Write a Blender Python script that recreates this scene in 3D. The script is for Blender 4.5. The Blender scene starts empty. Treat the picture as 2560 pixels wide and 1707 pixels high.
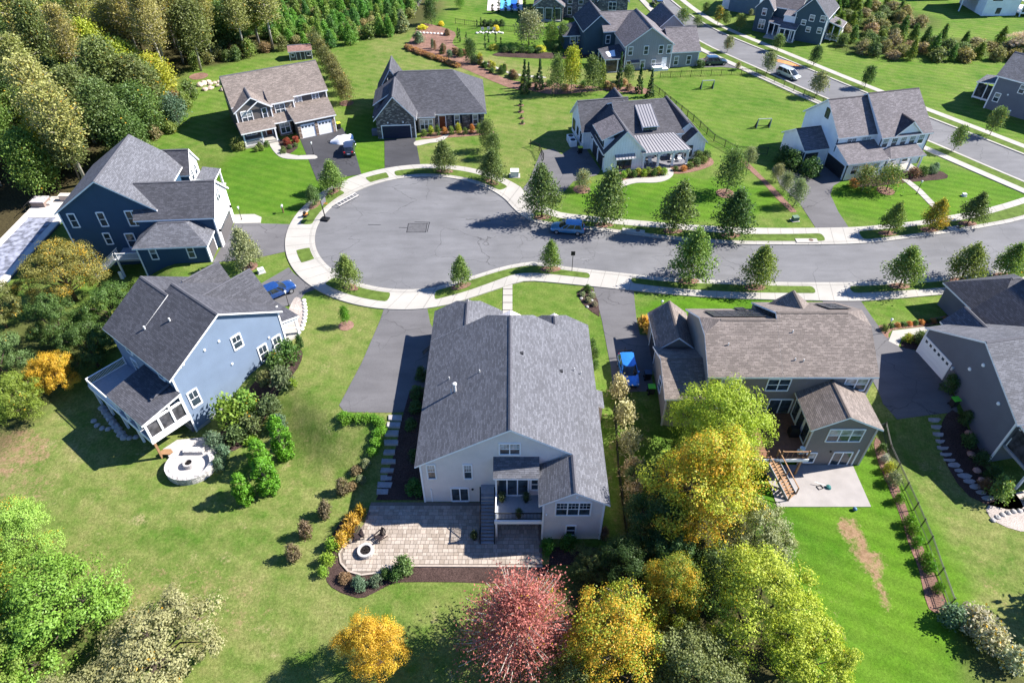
import bpy, bmesh, math, random
import numpy as np
from mathutils import Vector, Matrix
random.seed(7)
S = bpy.context.scene
COL = S.collection
rad = math.radians
# ---------------- camera, sky, sun, exposure ----------------
cam = bpy.data.cameras.new('camera'); camo = bpy.data.objects.new('camera', cam); COL.objects.link(camo)
camo.location = (0, 0, 52); camo.rotation_euler = (rad(90 - 42.42), 0, 0)
cam.sensor_width = 36; cam.lens = 24; cam.clip_end = 2000; S.camera = camo
SUN_AZ, SUN_EL = 10.8, 40.3            # azimuth counter-clockwise from +X, elevation
w = bpy.data.worlds.new('World'); S.world = w; w.use_nodes = True
wn = w.node_tree; sky = wn.nodes.new('ShaderNodeTexSky'); sky.sky_type = 'NISHITA'; sky.sun_disc = False
sky.sun_elevation = rad(SUN_EL); sky.sun_rotation = rad(90 - SUN_AZ); sky.air_density = 1.0; sky.dust_density = 0.0; sky.ozone_density = 3.5
bg = wn.nodes['Background']; tint = wn.nodes.new('ShaderNodeMix'); tint.data_type = 'RGBA'; tint.blend_type = 'MULTIPLY'; tint.inputs[0].default_value = 1; tint.inputs[7].default_value = (.72, .95, 1.3, 1); wn.links.new(sky.outputs[0], tint.inputs[6]); wn.links.new(tint.outputs[2], bg.inputs[0]); bg.inputs[1].default_value = 0.06
sl = bpy.data.lights.new('sun', 'SUN'); sl.energy = 5.0; sl.angle = rad(.53); sl.color = (1, .945, .87)
so = bpy.data.objects.new('sun', sl); COL.objects.link(so)
sd = Vector((math.cos(rad(SUN_EL)) * math.cos(rad(SUN_AZ)), math.cos(rad(SUN_EL)) * math.sin(rad(SUN_AZ)), math.sin(rad(SUN_EL))))
so.rotation_euler = sd.to_track_quat('Z', 'Y').to_euler(); so.location = (60, 20, 90)
S.view_settings.view_transform = 'Standard'; S.view_settings.look = 'None'; S.view_settings.gamma = 1
S.view_settings.exposure = 1.55; S.view_settings.use_curve_mapping = False
S.cycles.max_bounces = 6; S.cycles.transparent_max_bounces = 6
# ---------------- node helpers ----------------
def nd(nt, kind, props=None, **inp):
    n = nt.nodes.new(kind)
    for k, v in (props or {}).items(): setattr(n, k, v)
    for k, v in inp.items():
        s = n.inputs[int(k[1:])] if k[0] == 'i' and k[1:].isdigit() else n.inputs[k.replace('_', ' ')]
        if isinstance(v, bpy.types.NodeSocket): nt.links.new(v, s)
        else: s.default_value = v
    return n
def mth(nt, op, a, b=0.0, c=0.0, clamp=False): return nd(nt, 'ShaderNodeMath', {'operation': op, 'use_clamp': clamp}, i0=a, i1=b, i2=c).outputs[0]
def mix(nt, f, a, b, blend='MIX'):
    n = nd(nt, 'ShaderNodeMix', {'data_type': 'RGBA', 'blend_type': blend}); n.clamp_result = False
    for s, v in ((n.inputs[0], f), (n.inputs[6], a), (n.inputs[7], b)):
        if isinstance(v, bpy.types.NodeSocket): nt.links.new(v, s)
        else: s.default_value = v if not hasattr(v, '__len__') or len(v) == 4 else (*v, 1)
    return n.outputs[2]
def rng(nt, v, a, b, c, d): return nd(nt, 'ShaderNodeMapRange', None, i0=v, i1=a, i2=b, i3=c, i4=d).outputs[0]
def noise(nt, vec, scale, detail=3, rough=.55): return nd(nt, 'ShaderNodeTexNoise', None, Vector=vec, Scale=scale, Detail=detail, Roughness=rough).outputs[0]
def c4(c): return (*c[:3], 1)
def mul(c, k): return tuple(min(1, x * k) for x in c[:3])
MATS = {}
def newmat(name):
    m = bpy.data.materials.new(name); m.use_nodes = True; MATS[name] = m
    return m, m.node_tree, m.node_tree.nodes['Principled BSDF']
def setb(nt, b, col, rough=.8, spec=.25, metal=0.0, height=None, bstr=.3, bdist=.02):
    if isinstance(col, bpy.types.NodeSocket): nt.links.new(col, b.inputs['Base Color'])
    else: b.inputs['Base Color'].default_value = c4(col)
    if isinstance(rough, bpy.types.NodeSocket): nt.links.new(rough, b.inputs['Roughness'])
    else: b.inputs['Roughness'].default_value = rough
    b.inputs['Specular IOR Level'].default_value = spec; b.inputs['Metallic'].default_value = metal
    if height is not None:
        bm = nd(nt, 'ShaderNodeBump', None, Strength=bstr, Distance=bdist, Height=height); nt.links.new(bm.outputs[0], b.inputs['Normal'])
def M(name, col, rough=.75, var=.18, scale=2.5, spec=.25, metal=0.0, world=False, fine=0.0, bump=0.0):
    if name in MATS: return MATS[name]
    m, nt, b = newmat(name)
    vec = nd(nt, 'ShaderNodeNewGeometry').outputs['Position'] if world else nd(nt, 'ShaderNodeTexCoord').outputs['Object']
    f = noise(nt, vec, scale, 4)
    k = rng(nt, f, .25, .75, 1 - var, 1 + var)
    h = None
    if fine or bump:
        g = noise(nt, vec, 14, 2); h = g
        k = mth(nt, 'MULTIPLY', k, rng(nt, g, .25, .75, 1 - fine, 1 + fine))
    cc = mix(nt, 1.0, c4(col), nd(nt, 'ShaderNodeCombineColor', None, i0=k, i1=k, i2=k).outputs[0], 'MULTIPLY')
    setb(nt, b, cc, rough, spec, metal, h if bump else None, bump)
    return m
def siding(name, col, step=.16, vertical=False):
    if name in MATS: return MATS[name]
    m, nt, b = newmat(name)
    tc = nd(nt, 'ShaderNodeTexCoord'); xyz = nd(nt, 'ShaderNodeSeparateXYZ', None, Vector=tc.outputs['Object'])
    f1 = noise(nt, tc.outputs['Object'], .6, 4); f2 = noise(nt, tc.outputs['Object'], 9, 2)
    if vertical:
        nn = nd(nt, 'ShaderNodeSeparateXYZ', None, Vector=nd(nt, 'ShaderNodeTexCoord').outputs['Normal'])
        sel = mth(nt, 'GREATER_THAN', mth(nt, 'ABSOLUTE', nn.outputs[0]), .5)
        co = mth(nt, 'ADD', mth(nt, 'MULTIPLY', xyz.outputs[1], sel), mth(nt, 'MULTIPLY', xyz.outputs[0], mth(nt, 'SUBTRACT', 1, sel)))
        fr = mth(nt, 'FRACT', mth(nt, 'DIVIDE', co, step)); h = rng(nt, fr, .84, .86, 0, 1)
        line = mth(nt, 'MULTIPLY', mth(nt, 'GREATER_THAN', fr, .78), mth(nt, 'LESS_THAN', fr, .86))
    else:
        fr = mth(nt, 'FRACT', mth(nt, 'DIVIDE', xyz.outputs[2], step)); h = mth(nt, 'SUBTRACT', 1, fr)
        line = mth(nt, 'GREATER_THAN', fr, .9)  # shadow line under each lap, painted into the siding colour
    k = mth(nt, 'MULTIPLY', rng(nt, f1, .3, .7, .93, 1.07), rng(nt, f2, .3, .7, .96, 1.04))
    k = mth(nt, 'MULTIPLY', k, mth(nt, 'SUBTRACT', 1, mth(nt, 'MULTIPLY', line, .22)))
    cc = mix(nt, 1.0, c4(col), nd(nt, 'ShaderNodeCombineColor', None, i0=k, i1=k, i2=k).outputs[0], 'MULTIPLY')
    setb(nt, b, cc, .65, .25, 0, h, .5, .015)
    return m
def shingle(name, col, warm=1.0):
    if name in MATS: return MATS[name]
    m, nt, b = newmat(name)
    uv = nd(nt, 'ShaderNodeTexCoord').outputs['UV']
    br = nd(nt, 'ShaderNodeTexBrick', {'offset': .43, 'offset_frequency': 2, 'squash': 1.3, 'squash_frequency': 3}, Vector=uv, Color1=c4(mul(col, .74)), Color2=c4(mul(col, 1.26)), Mortar=c4(mul(col, .42)), Scale=1.0, i5=.014, i6=.25, i7=-.2, i8=.42, i9=.165)
    f = noise(nt, uv, 7, 3, .7); g = noise(nt, uv, .35, 3)
    k = mth(nt, 'MULTIPLY', rng(nt, f, .25, .75, .8, 1.2), rng(nt, g, .3, .7, .9, 1.1))
    cc = mix(nt, 1.0, br.outputs[0], nd(nt, 'ShaderNodeCombineColor', None, i0=k, i1=k, i2=k).outputs[0], 'MULTIPLY')
    vy = nd(nt, 'ShaderNodeSeparateXYZ', None, Vector=uv).outputs[1]
    saw = mth(nt, 'SUBTRACT', 1, mth(nt, 'FRACT', mth(nt, 'DIVIDE', vy, .165)))
    setb(nt, b, cc, .85, .2, 0, mth(nt, 'ADD', saw, mth(nt, 'MULTIPLY', f, .5)), .7, .02)
    return m
def stonemat(name, c1, c2, c3, scale=2.6):
    if name in MATS: return MATS[name]
    m, nt, b = newmat(name)
    tc = nd(nt, 'ShaderNodeTexCoord').outputs['Object']
    mp = nd(nt, 'ShaderNodeMapping', None, Vector=tc, Scale=(1, 1, 2.0)).outputs[0]
    v = nd(nt, 'ShaderNodeTexVoronoi', None, Vector=mp, Scale=scale); e = nd(nt, 'ShaderNodeTexVoronoi', {'feature': 'DISTANCE_TO_EDGE'}, Vector=mp, Scale=scale)
    sp = nd(nt, 'ShaderNodeSeparateColor', None, Color=v.outputs['Color'])
    cc = mix(nt, sp.outputs[0], c1, c2); cc = mix(nt, mth(nt, 'GREATER_THAN', sp.outputs[1], .72), cc, c3)
    ed = rng(nt, e.outputs[0], 0, .07, 0, 1); cc = mix(nt, ed, mul(c1, .5), cc)
    setb(nt, b, cc, .85, .2, 0, ed, .8, .03)
    return m
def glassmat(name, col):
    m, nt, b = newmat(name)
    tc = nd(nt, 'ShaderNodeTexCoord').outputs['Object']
    cc = mix(nt, rng(nt, noise(nt, tc, 1.3, 2), .35, .65, 0, 1), mul(col, .5), mul(col, 1.5))  # noise in the base colour imitates uneven reflections in the panes
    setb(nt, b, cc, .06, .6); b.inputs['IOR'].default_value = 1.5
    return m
def carpaint(name, col, metal=.35):
    m, nt, b = newmat(name)
    tc = nd(nt, 'ShaderNodeTexCoord').outputs['Object']
    cc = mix(nt, rng(nt, noise(nt, tc, 3, 3), .35, .65, 0, 1), mul(col, .88), mul(col, 1.08))
    setb(nt, b, cc, .28, .5, metal); b.inputs['Coat Weight'].default_value = 1; b.inputs['Coat Roughness'].default_value = .06
    return m
# ---------------- mesh helpers ----------------
class MB:
    def __init__(s): s.v = []; s.f = []; s.m = []; s.uv = []; s.hasuv = False
    def face(s, pts, mi=0, uv=None):
        i = len(s.v); s.v += [tuple(p) for p in pts]; s.f.append(list(range(i, i + len(pts)))); s.m.append(mi)
        if uv is not None: s.hasuv = True
        s.uv.append(uv)
    def box(s, x0, x1, y0, y1, z0, z1, mi=0):
        a = [(x0, y0, z0), (x1, y0, z0), (x1, y1, z0), (x0, y1, z0), (x0, y0, z1), (x1, y0, z1), (x1, y1, z1), (x0, y1, z1)]
        i = len(s.v); s.v += a
        for q in ((3, 2, 1, 0), (4, 5, 6, 7), (0, 1, 5, 4), (1, 2, 6, 5), (2, 3, 7, 6), (3, 0, 4, 7)):
            s.f.append([i + k for k in q]); s.m.append(mi); s.uv.append(None)
        return s
    def prism(s, poly, z0, z1, mi=0, mt=None, bottom=True):
        n = len(poly); i = len(s.v)
        s.v += [(p[0], p[1], z0) for p in poly] + [(p[0], p[1], z1) for p in poly]
        s.f.append([i + n + k for k in range(n)]); s.m.append(mi if mt is None else mt); s.uv.append(None)
        if bottom: s.f.append([i + k for k in reversed(range(n))]); s.m.append(mi); s.uv.append(None)
        for k in range(n):
            j = (k + 1) % n; s.f.append([i + k, i + j, i + n + j, i + n + k]); s.m.append(mi); s.uv.append(None)
        return s
    def beam(s, p, q, wd, ht=None, mi=0):
        p, q = Vector(p), Vector(q); d = (q - p).normalized(); ht = wd if ht is None else ht
        up = Vector((0, 0, 1)) if abs(d.z) < .95 else Vector((0, 1, 0))
        r = d.cross(up).normalized() * wd / 2; u = r.cross(d).normalized() * ht / 2
        i = len(s.v)
        for c in (p, q): s.v += [tuple(c - r - u), tuple(c + r - u), tuple(c + r + u), tuple(c - r + u)]
        for f in ((3, 2, 1, 0), (4, 5, 6, 7), (0, 1, 5, 4), (1, 2, 6, 5), (2, 3, 7, 6), (3, 0, 4, 7)):
            s.f.append([i + k for k in f]); s.m.append(mi); s.uv.append(None)
        return s
    def tube(s, pts, rs, n=7, mi=0, cap=True):
        i0 = len(s.v)
        for k, p in enumerate(pts):
            p = Vector(p); a = Vector(pts[max(0, k - 1)]); b = Vector(pts[min(len(pts) - 1, k + 1)]); d = (b - a).normalized()
            up = Vector((0, 0, 1)) if abs(d.z) < .9 else Vector((1, 0, 0))
            r = d.cross(up).normalized(); u = r.cross(d)
            for j in range(n):
                t = 2 * math.pi * j / n; s.v.append(tuple(p + (r * math.cos(t) + u * math.sin(t)) * rs[k]))
        for k in range(len(pts) - 1):
            for j in range(n):
                a = i0 + k * n + j; b = i0 + k * n + (j + 1) % n
                s.f.append([a, b, b + n, a + n]); s.m.append(mi); s.uv.append(None)
        if cap:
            s.f.append([i0 + j for j in reversed(range(n))]); s.m.append(mi); s.uv.append(None)
            s.f.append([i0 + (len(pts) - 1) * n + j for j in range(n)]); s.m.append(mi); s.uv.append(None)
        return s
    def lathe(s, prof, n=16, c=(0, 0), mi=0):
        i0 = len(s.v)
        for r, z in prof:
            for j in range(n):
                t = 2 * math.pi * j / n; s.v.append((c[0] + r * math.cos(t), c[1] + r * math.sin(t), z))
        for k in range(len(prof) - 1):
            for j in range(n):
                a = i0 + k * n + j; b = i0 + k * n + (j + 1) % n
                s.f.append([a, b, b + n, a + n]); s.m.append(mi); s.uv.append(None)
        s.f.append([i0 + (len(prof) - 1) * n + j for j in range(n)]); s.m.append(mi); s.uv.append(None)
        return s
    def mesh(s, name, mats, smooth=False):
        me = bpy.data.meshes.new(name); me.from_pydata(s.v, [], s.f)
        for m in (mats if isinstance(mats, (list, tuple)) else [mats]): me.materials.append(m)
        me.polygons.foreach_set('material_index', s.m)
        if s.hasuv:
            l = me.uv_layers.new(name='UVMap'); k = 0
            for fi, f in enumerate(s.f):
                u = s.uv[fi]
                for j in range(len(f)): l.data[k + j].uv = u[j] if u else (s.v[f[j]][0], s.v[f[j]][1])
                k += len(f)
        if smooth: me.polygons.foreach_set('use_smooth', [True] * len(s.f))
        me.update(); return me
    def obj(s, name, mats, parent=None, loc=(0, 0, 0), rz=0, smooth=False):
        return place(name, s.mesh(name, mats, smooth), parent, loc, rz)
def place(name, me, parent=None, loc=(0, 0, 0), rz=0.0, scale=None):
    o = bpy.data.objects.new(name, me); COL.objects.link(o); o.location = loc; o.rotation_euler = (0, 0, rz); o.parent = parent
    if scale: o.scale = scale
    return o
def tag(o, label, cat, group=None, kind=None):
    if label: o['label'] = label
    if cat: o['category'] = cat
    if group: o['group'] = group
    if kind: o['kind'] = kind
    return o
def thing(name, label, cat, loc=(0, 0, 0), rz=0.0, group=None):
    o = bpy.data.objects.new(name, None); COL.objects.link(o); o.location = loc; o.rotation_euler = (0, 0, rz); o.empty_display_size = .3
    return tag(o, label, cat, group)
def struct(o): o['kind'] = 'structure'; return o
def copy_tree(o, parent=None):
    c = o.copy(); COL.objects.link(c); c.parent = parent
    for ch in list(o.children): copy_tree(ch, c)
    return c
# ---------------- terrain ----------------
CX, CY = -12.96, 80.26
def sstep(a, b, t):
    t = np.clip((t - a) / (b - a), 0, 1); return t * t * (3 - 2 * t)
def zt(x, y):
    x = np.asarray(x, float); y = np.asarray(y, float)
    dx = np.where(x < CX, CX - x, 0); dy = np.where(y < CY, CY - y, 0)
    d = np.hypot(dx, dy); m = 1 - sstep(90, 104, y)
    f = sstep(-24, -17, x) * (1 - sstep(10, 17, x))
    z = -2.7 * sstep(31 + 3.6 * f, 38.3 + 2.6 * f, d) - np.clip(d - 48, 0, 60) * .035
    return z * m
def Z(x, y): return float(zt(x, y))
# ---------------- shared materials ----------------
TRIM = M('white_trim', (.78, .78, .78), .5, .05, 3)
CONC = M('concrete', (.315, .300, .272), .85, .12, .35, world=True, fine=.06)
def asphalt(name, c, var=.12):
    m, nt, b = newmat(name); p = nd(nt, 'ShaderNodeNewGeometry').outputs['Position']
    mp = nd(nt, 'ShaderNodeMapping', None, Vector=p, Scale=(.25, 1, 1)).outputs[0]
    k = mth(nt, 'MULTIPLY', rng(nt, noise(nt, p, .18, 4), .3, .7, 1 - var, 1 + var), rng(nt, noise(nt, mp, .9, 4), .3, .7, .90, 1.10))
    st_ = rng(nt, noise(nt, p, 1.1, 5, .75), .62, .74, 0, .22); k = mth(nt, 'MULTIPLY', k, mth(nt, 'SUBTRACT', 1, st_))
    g = noise(nt, p, 16, 2, .7); k = mth(nt, 'MULTIPLY', k, rng(nt, g, .25, .75, .86, 1.14))
    v = nd(nt, 'ShaderNodeTexVoronoi', {'feature': 'DISTANCE_TO_EDGE'}, Vector=nd(nt, 'ShaderNodeVectorMath', {'operation': 'ADD'}, i0=p, i1=nd(nt, 'ShaderNodeVectorMath', {'operation': 'SCALE'}, i0=nd(nt, 'ShaderNodeTexNoise', None, Vector=p, Scale=.35, Detail=4).outputs[1], Scale=3.0).outputs[0]).outputs[0], Scale=.16)
    crack = mth(nt, 'MULTIPLY', rng(nt, v.outputs[0], 0, .010, 1, 0), rng(nt, noise(nt, p, .09, 2), .45, .55, 0, .5))
    k = mth(nt, 'MULTIPLY', k, mth(nt, 'SUBTRACT', 1, crack))
    cc = mix(nt, 1.0, c4(c), nd(nt, 'ShaderNodeCombineColor', None, i0=k, i1=k, i2=k).outputs[0], 'MULTIPLY')
    setb(nt, b, cc, .85, .2, 0, g, .25, .01); return m
ROAD = asphalt('road_asphalt', (.128, .128, .134)); DRV = asphalt('driveway_asphalt', (.105, .102, .106)); DRVD = asphalt('fresh_asphalt', (.045, .045, .05), .2)
def mulchmat(name, c1, c2):
    m, nt, b = newmat(name); p = nd(nt, 'ShaderNodeNewGeometry').outputs['Position']
    g = noise(nt, p, 9, 3, .7); cc = mix(nt, rng(nt, g, .3, .7, 0, 1), c1, c2)
    k = rng(nt, noise(nt, p, .5, 3), .3, .7, .75, 1.25)
    cc = mix(nt, 1.0, cc, nd(nt, 'ShaderNodeCombineColor', None, i0=k, i1=k, i2=k).outputs[0], 'MULTIPLY')
    setb(nt, b, cc, .95, .1, 0, g, 1, .05); return m
MULCH = mulchmat('mulch_dark', (.02, .013, .012), (.085, .055, .048)); MULCHR = mulchmat('mulch_reddish', (.10, .055, .04), (.26, .155, .12)); GRAVEL = mulchmat('river_gravel', (.2, .17, .15), (.42, .37, .34))
# lawn: colours follow two vertex attributes (how dry, how lush) plus woodland floor
def grassmat():
    m, nt, b = newmat('lawn_grass'); p = nd(nt, 'ShaderNodeNewGeometry').outputs['Position']
    at = lambda n: nd(nt, 'ShaderNodeAttribute', {'attribute_name': n}).outputs['Fac']
    dry, lush, wood, bare_ = at('dry'), at('lush'), at('wood'), at('bare')
    big = noise(nt, p, .11, 4, .6); mid = noise(nt, p, .55, 4, .65); fin = noise(nt, p, 4.2, 4, .8); ff = noise(nt, p, 10, 3, .85)
    base = mix(nt, rng(nt, mid, .3, .7, 0, 1), (.042, .098, .010), (.088, .150, .018))
    base = mix(nt, lush, base, mix(nt, rng(nt, big, .35, .65, 0, 1), (.032, .105, .003), (.066, .155, .004)))
    straw = mix(nt, rng(nt, fin, .3, .7, 0, 1), (.135, .130, .045), (.205, .190, .080))
    d = mth(nt, 'MULTIPLY', dry, rng(nt, mth(nt, 'ADD', mth(nt, 'MULTIPLY', mid, .6), mth(nt, 'MULTIPLY', big, .4)), .36, .62, .15, 1.0), clamp=True)
    cc = mix(nt, d, base, straw)
    pt = mth(nt, 'MULTIPLY', rng(nt, noise(nt, p, .33, 5, .7), .60, .70, 0, 1), rng(nt, fin, .42, .6, 0, .8)); pt = mth(nt, 'MULTIPLY', pt, dry)
    cc = mix(nt, pt, cc, (.29, .225, .13))
    xy = nd(nt, 'ShaderNodeSeparateXYZ', None, Vector=p)
    st = mth(nt, 'SINE', mth(nt, 'MULTIPLY', mth(nt, 'ADD', mth(nt, 'ADD', xyz_(xy, 1), mth(nt, 'MULTIPLY', xyz_(xy, 0), .45)), mth(nt, 'MULTIPLY', mid, 1.2)), 3.6))
    k = mth(nt, 'ADD', 1, mth(nt, 'MULTIPLY', mth(nt, 'MULTIPLY', st, mth(nt, 'ADD', lush, .25)), .085))
    k = mth(nt, 'MULTIPLY', k, mth(nt, 'MULTIPLY', rng(nt, fin, .25, .75, .66, 1.34), rng(nt, ff, .25, .75, .66, 1.34)))
    cc = mix(nt, 1.0, cc, nd(nt, 'ShaderNodeCombineColor', None, i0=k, i1=k, i2=k).outputs[0], 'MULTIPLY')
    soil = mix(nt, rng(nt, fin, .3, .7, 0, 1), (.16, .085, .05), (.30, .19, .125))
    bf = rng(nt, mth(nt, 'ADD', bare_, mth(nt, 'MULTIPLY', mth(nt, 'SUBTRACT', mth(nt, 'ADD', mth(nt, 'MULTIPLY', fin, .7), mth(nt, 'MULTIPLY', noise(nt, p, 1.4, 4, .7), .9)), .8), 1.1)), .42, .75, 0, 1)
    cc = mix(nt, mth(nt, 'MULTIPLY', bf, rng(nt, bare_, 0, .25, 0, .9)), cc, soil)
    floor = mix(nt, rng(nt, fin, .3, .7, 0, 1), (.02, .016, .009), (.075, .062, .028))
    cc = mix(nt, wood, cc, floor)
    setb(nt, b, cc, .95, .1, 0, mth(nt, 'ADD', fin, ff), .55, .06); return m
def xyz_(n, i): return n.outputs[i]
GRASS = grassmat()
# ---------------- ground sheet ----------------
def axis(lo, hi, step, far):
    a = list(np.arange(lo, hi + 1e-6, step)); g = step; l, h = [], []
    v = lo
    while v > -far: g *= 1.6; v -= g; l.append(v)
    g = step; v = hi
    while v < far: g *= 1.6; v += g; h.append(v)
    return np.array(l[::-1] + a + h)
gx = axis(-105, 130, 1.1, 900); gy = axis(12, 195, 1.1, 900)
GX, GY = np.meshgrid(gx, gy); GZ = zt(GX, GY)
co = np.stack([GX, GY, GZ], -1).reshape(-1, 3); nx, ny = len(gx), len(gy)
i = np.arange(nx * ny).reshape(ny, nx); fa = np.stack([i[:-1, :-1], i[:-1, 1:], i[1:, 1:], i[1:, :-1]], -1).reshape(-1, 4)
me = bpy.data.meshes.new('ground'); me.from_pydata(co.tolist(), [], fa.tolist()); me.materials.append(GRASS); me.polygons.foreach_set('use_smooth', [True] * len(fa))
def blob(lst, base):
    v = np.full(GX.shape, base)
    for cx, cy, rx, ry, val in lst:
        t = np.clip(1.35 - np.hypot((GX - cx) / rx, (GY - cy) / ry), 0, .35) / .35; t = t * t * (3 - 2 * t); v = v * (1 - t) + val * t
    return v
DRY = blob([(-25, 32, 26, 18, .82), (-20, 22, 20, 10, .72), (-20, 55, 4.5, 9, .75), (-48, 42, 12, 8, .85), (9, 45, 4, 14, .35), (41, 33, 5, 16, .85), (46, 28, 10, 8, .75), (-10, 103, 6, 5, .8), (2, 106, 10, 14, .7), (-14, 128, 22, 14, .55), (8, 138, 20, 7, .95), (12, 150, 14, 10, .3), (38, 118, 10, 12, .35), (-22, 160, 8, 22, .7), (-6, 168, 20, 8, .35), (4, 63, 7, 4, .4), (-24, 104, 5, 12, .1), (-35, 95, 10, 10, .12), (24, 88, 14, 5, .15), (62, 88, 14, 8, .15), (54, 63, 16, 5, .5), (30, 33, 8, 12, .12), (26, 62, 9, 3, .05), (-42, 66, 8, 5, .4), (-36, 30, 14, 12, .8), (6, 47, 3, 14, .3)], .45)
LUSH = blob([(76, 130, 32, 26, 1.0), (95, 150, 34, 30, .95), (105, 165, 20, 20, 1.0), (38, 115, 13, 16, .65), (-35, 92, 12, 12, .65), (-24, 104, 5, 12, .85), (-14, 125, 20, 20, .55), (-58, 125, 8, 20, .7), (31, 30, 9, 13, .85), (24, 88, 14, 6, .8), (62, 88, 16, 8, .85), (54, 62, 16, 5, .8), (26, 62, 10, 3.5, .8), (5, 165, 22, 16, .8), (66, 150, 10, 10, .8), (20, 122, 12, 5, .6)], .3)
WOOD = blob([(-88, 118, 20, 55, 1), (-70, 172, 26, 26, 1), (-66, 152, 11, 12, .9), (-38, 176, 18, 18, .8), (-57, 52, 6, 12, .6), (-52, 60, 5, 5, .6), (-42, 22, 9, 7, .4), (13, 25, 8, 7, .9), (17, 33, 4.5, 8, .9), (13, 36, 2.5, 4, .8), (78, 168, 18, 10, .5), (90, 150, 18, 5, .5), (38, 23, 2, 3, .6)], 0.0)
BARE = blob([(30.9, 34.4, .9, 1.6, .75), (31.2, 31.5, .8, 2.4, .85), (31.5, 28.9, .6, 1.8, .7), (32.7, 31, .7, 1.0, .6), (-20.3, 50, 1.0, 6, .32), (-21.4, 40, 1.2, 5, .32), (40.2, 36, 1.0, 6, .34), (41.2, 29, 1.2, 3, .36), (-51, 43, 4, 3, .6), (-47, 38.5, 3, 3, .45), (-30, 27, 9, 4, .4), (-38, 29, 4, 4, .4), (22, 26, 5, 6, .35), (25.2, 29, 1.5, 5, .3), (-14, 127, 12, 7, .3), (3, 104, 5, 8, .32), (-19.3, 59.5, 3, 3, .32), (10.2, 40, 1.4, 8, .4), (12.5, 46, 2, 3, .4), (-6, 124, 6, 5, .34), (3, 117, 4, 4, .28)], 0.0)
for nme, arr in (('dry', DRY), ('lush', LUSH), ('wood', WOOD), ('bare', BARE)):
    a = me.attributes.new(nme, 'FLOAT', 'POINT'); a.data.foreach_set('value', arr.reshape(-1).astype(np.float32))
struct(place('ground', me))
# ---------------- draped sheets ----------------
def zg(x, y):
    i = min(max(int(np.searchsorted(gx, x)) - 1, 0), nx - 2); j = min(max(int(np.searchsorted(gy, y)) - 1, 0), ny - 2)
    u = (x - gx[i]) / (gx[i + 1] - gx[i]); v = (y - gy[j]) / (gy[j + 1] - gy[j])
    return float((GZ[j, i] * (1 - u) + GZ[j, i + 1] * u) * (1 - v) + (GZ[j + 1, i] * (1 - u) + GZ[j + 1, i + 1] * u) * v)
def drape(name, poly, off, mat, step=.55, thick=0.0, flat=None):
    bm = bmesh.new(); vs = [bm.verts.new((p[0], p[1], 0)) for p in poly]; bm.faces.new(vs); bmesh.ops.triangulate(bm, faces=bm.faces[:])
    xs = [p[0] for p in poly]; ys = [p[1] for p in poly]
    zz = [Z(x, y) for x in np.linspace(min(xs), max(xs), 6) for y in np.linspace(min(ys), max(ys), 6)]
    if flat is None and max(zz) - min(zz) > .01:
        for ax, lo, hi in ((0, min(xs), max(xs)), (1, min(ys), max(ys))):
            o0 = -105 if ax == 0 else 12
            for v in np.arange(math.ceil((lo - o0) / step) * step + o0, hi, step):
                no = [0, 0, 0]; no[ax] = 1; pc = [0, 0, 0]; pc[ax] = v
                bmesh.ops.bisect_plane(bm, geom=bm.verts[:] + bm.edges[:] + bm.faces[:], plane_co=pc, plane_no=no)
    for v in bm.verts: v.co.z = (flat if flat is not None else zg(v.co.x, v.co.y)) + off
    if thick:
        bound = [e for e in bm.edges if e.is_boundary]; r = bmesh.ops.extrude_edge_only(bm, edges=bound)
        for g in r['geom']:
            if isinstance(g, bmesh.types.BMVert): g.co.z -= thick
    bmesh.ops.recalc_face_normals(bm, faces=bm.faces[:])
    m2 = bpy.data.meshes.new(name); bm.to_mesh(m2); bm.free(); m2.materials.append(mat)
    if m2.polygons and sum(p.normal.z for p in m2.polygons if abs(p.normal.z) > .5) < 0: m2.flip_normals()
    o = place(name, m2); struct(o); return o
def smooth(pts, n=4, closed=False):
    out = []; N = len(pts); R_ = range(N if closed else N - 1)
    for k in R_:
        g = lambda j: np.array(pts[j % N] if closed else pts[min(max(j, 0), N - 1)], float)
        p0, p1, p2, p3 = g(k - 1), g(k), g(k + 1), g(k + 2)
        for t in np.linspace(0, 1, n, endpoint=False):
            out.append(tuple(.5 * (2 * p1 + (p2 - p0) * t + (2 * p0 - 5 * p1 + 4 * p2 - p3) * t * t + (3 * p1 - p0 - 3 * p2 + p3) * t ** 3)))
    if not closed: out.append(tuple(pts[-1]))
    return out
def arc(r, a0, a1, n): return [(CX + r * math.cos(rad(a)), CY + r * math.sin(rad(a))) for a in np.linspace(a0, a1, n)]
RR = 13.98
UP_R = smooth([(-.6, 86.7), (.8, 84.0), (2.5, 82.0), (5.3, 80.6), (12.8, 79.1), (22, 77.1), (29.8, 76.1), (34.2, 75.95), (41.4, 75.95), (47.4, 76.3), (53.8, 77.5), (60.3, 78.9), (65.4, 80.2), (71.7, 82.2), (86, 88.5), (100, 96)])
LO_R = smooth([(-9.3, 66.78), (-8.1, 67.35), (-5.5, 68.7), (-2.1, 70.5), (0, 71.4), (2.1, 71.95), (3.5, 71.9), (6.3, 71.1), (9.7, 70.4), (15.2, 69.4), (20.5, 68.5), (32, 67.8), (41.4, 67.7), (46.9, 68), (55.6, 69), (63, 70.6), (72, 73.6), (86, 79.5), (100, 87)])
UP_O = smooth([(1.2, 91.2), (3.0, 87.6), (6.2, 84.3), (10.5, 83.1), (19.7, 81.5), (27, 80.5), (35.2, 79.9), (46.4, 80.1), (52.2, 80.9), (57.9, 82), (62.4, 83.3), (67.8, 85), (74, 87.6), (86, 93.5), (100, 101)])
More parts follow.
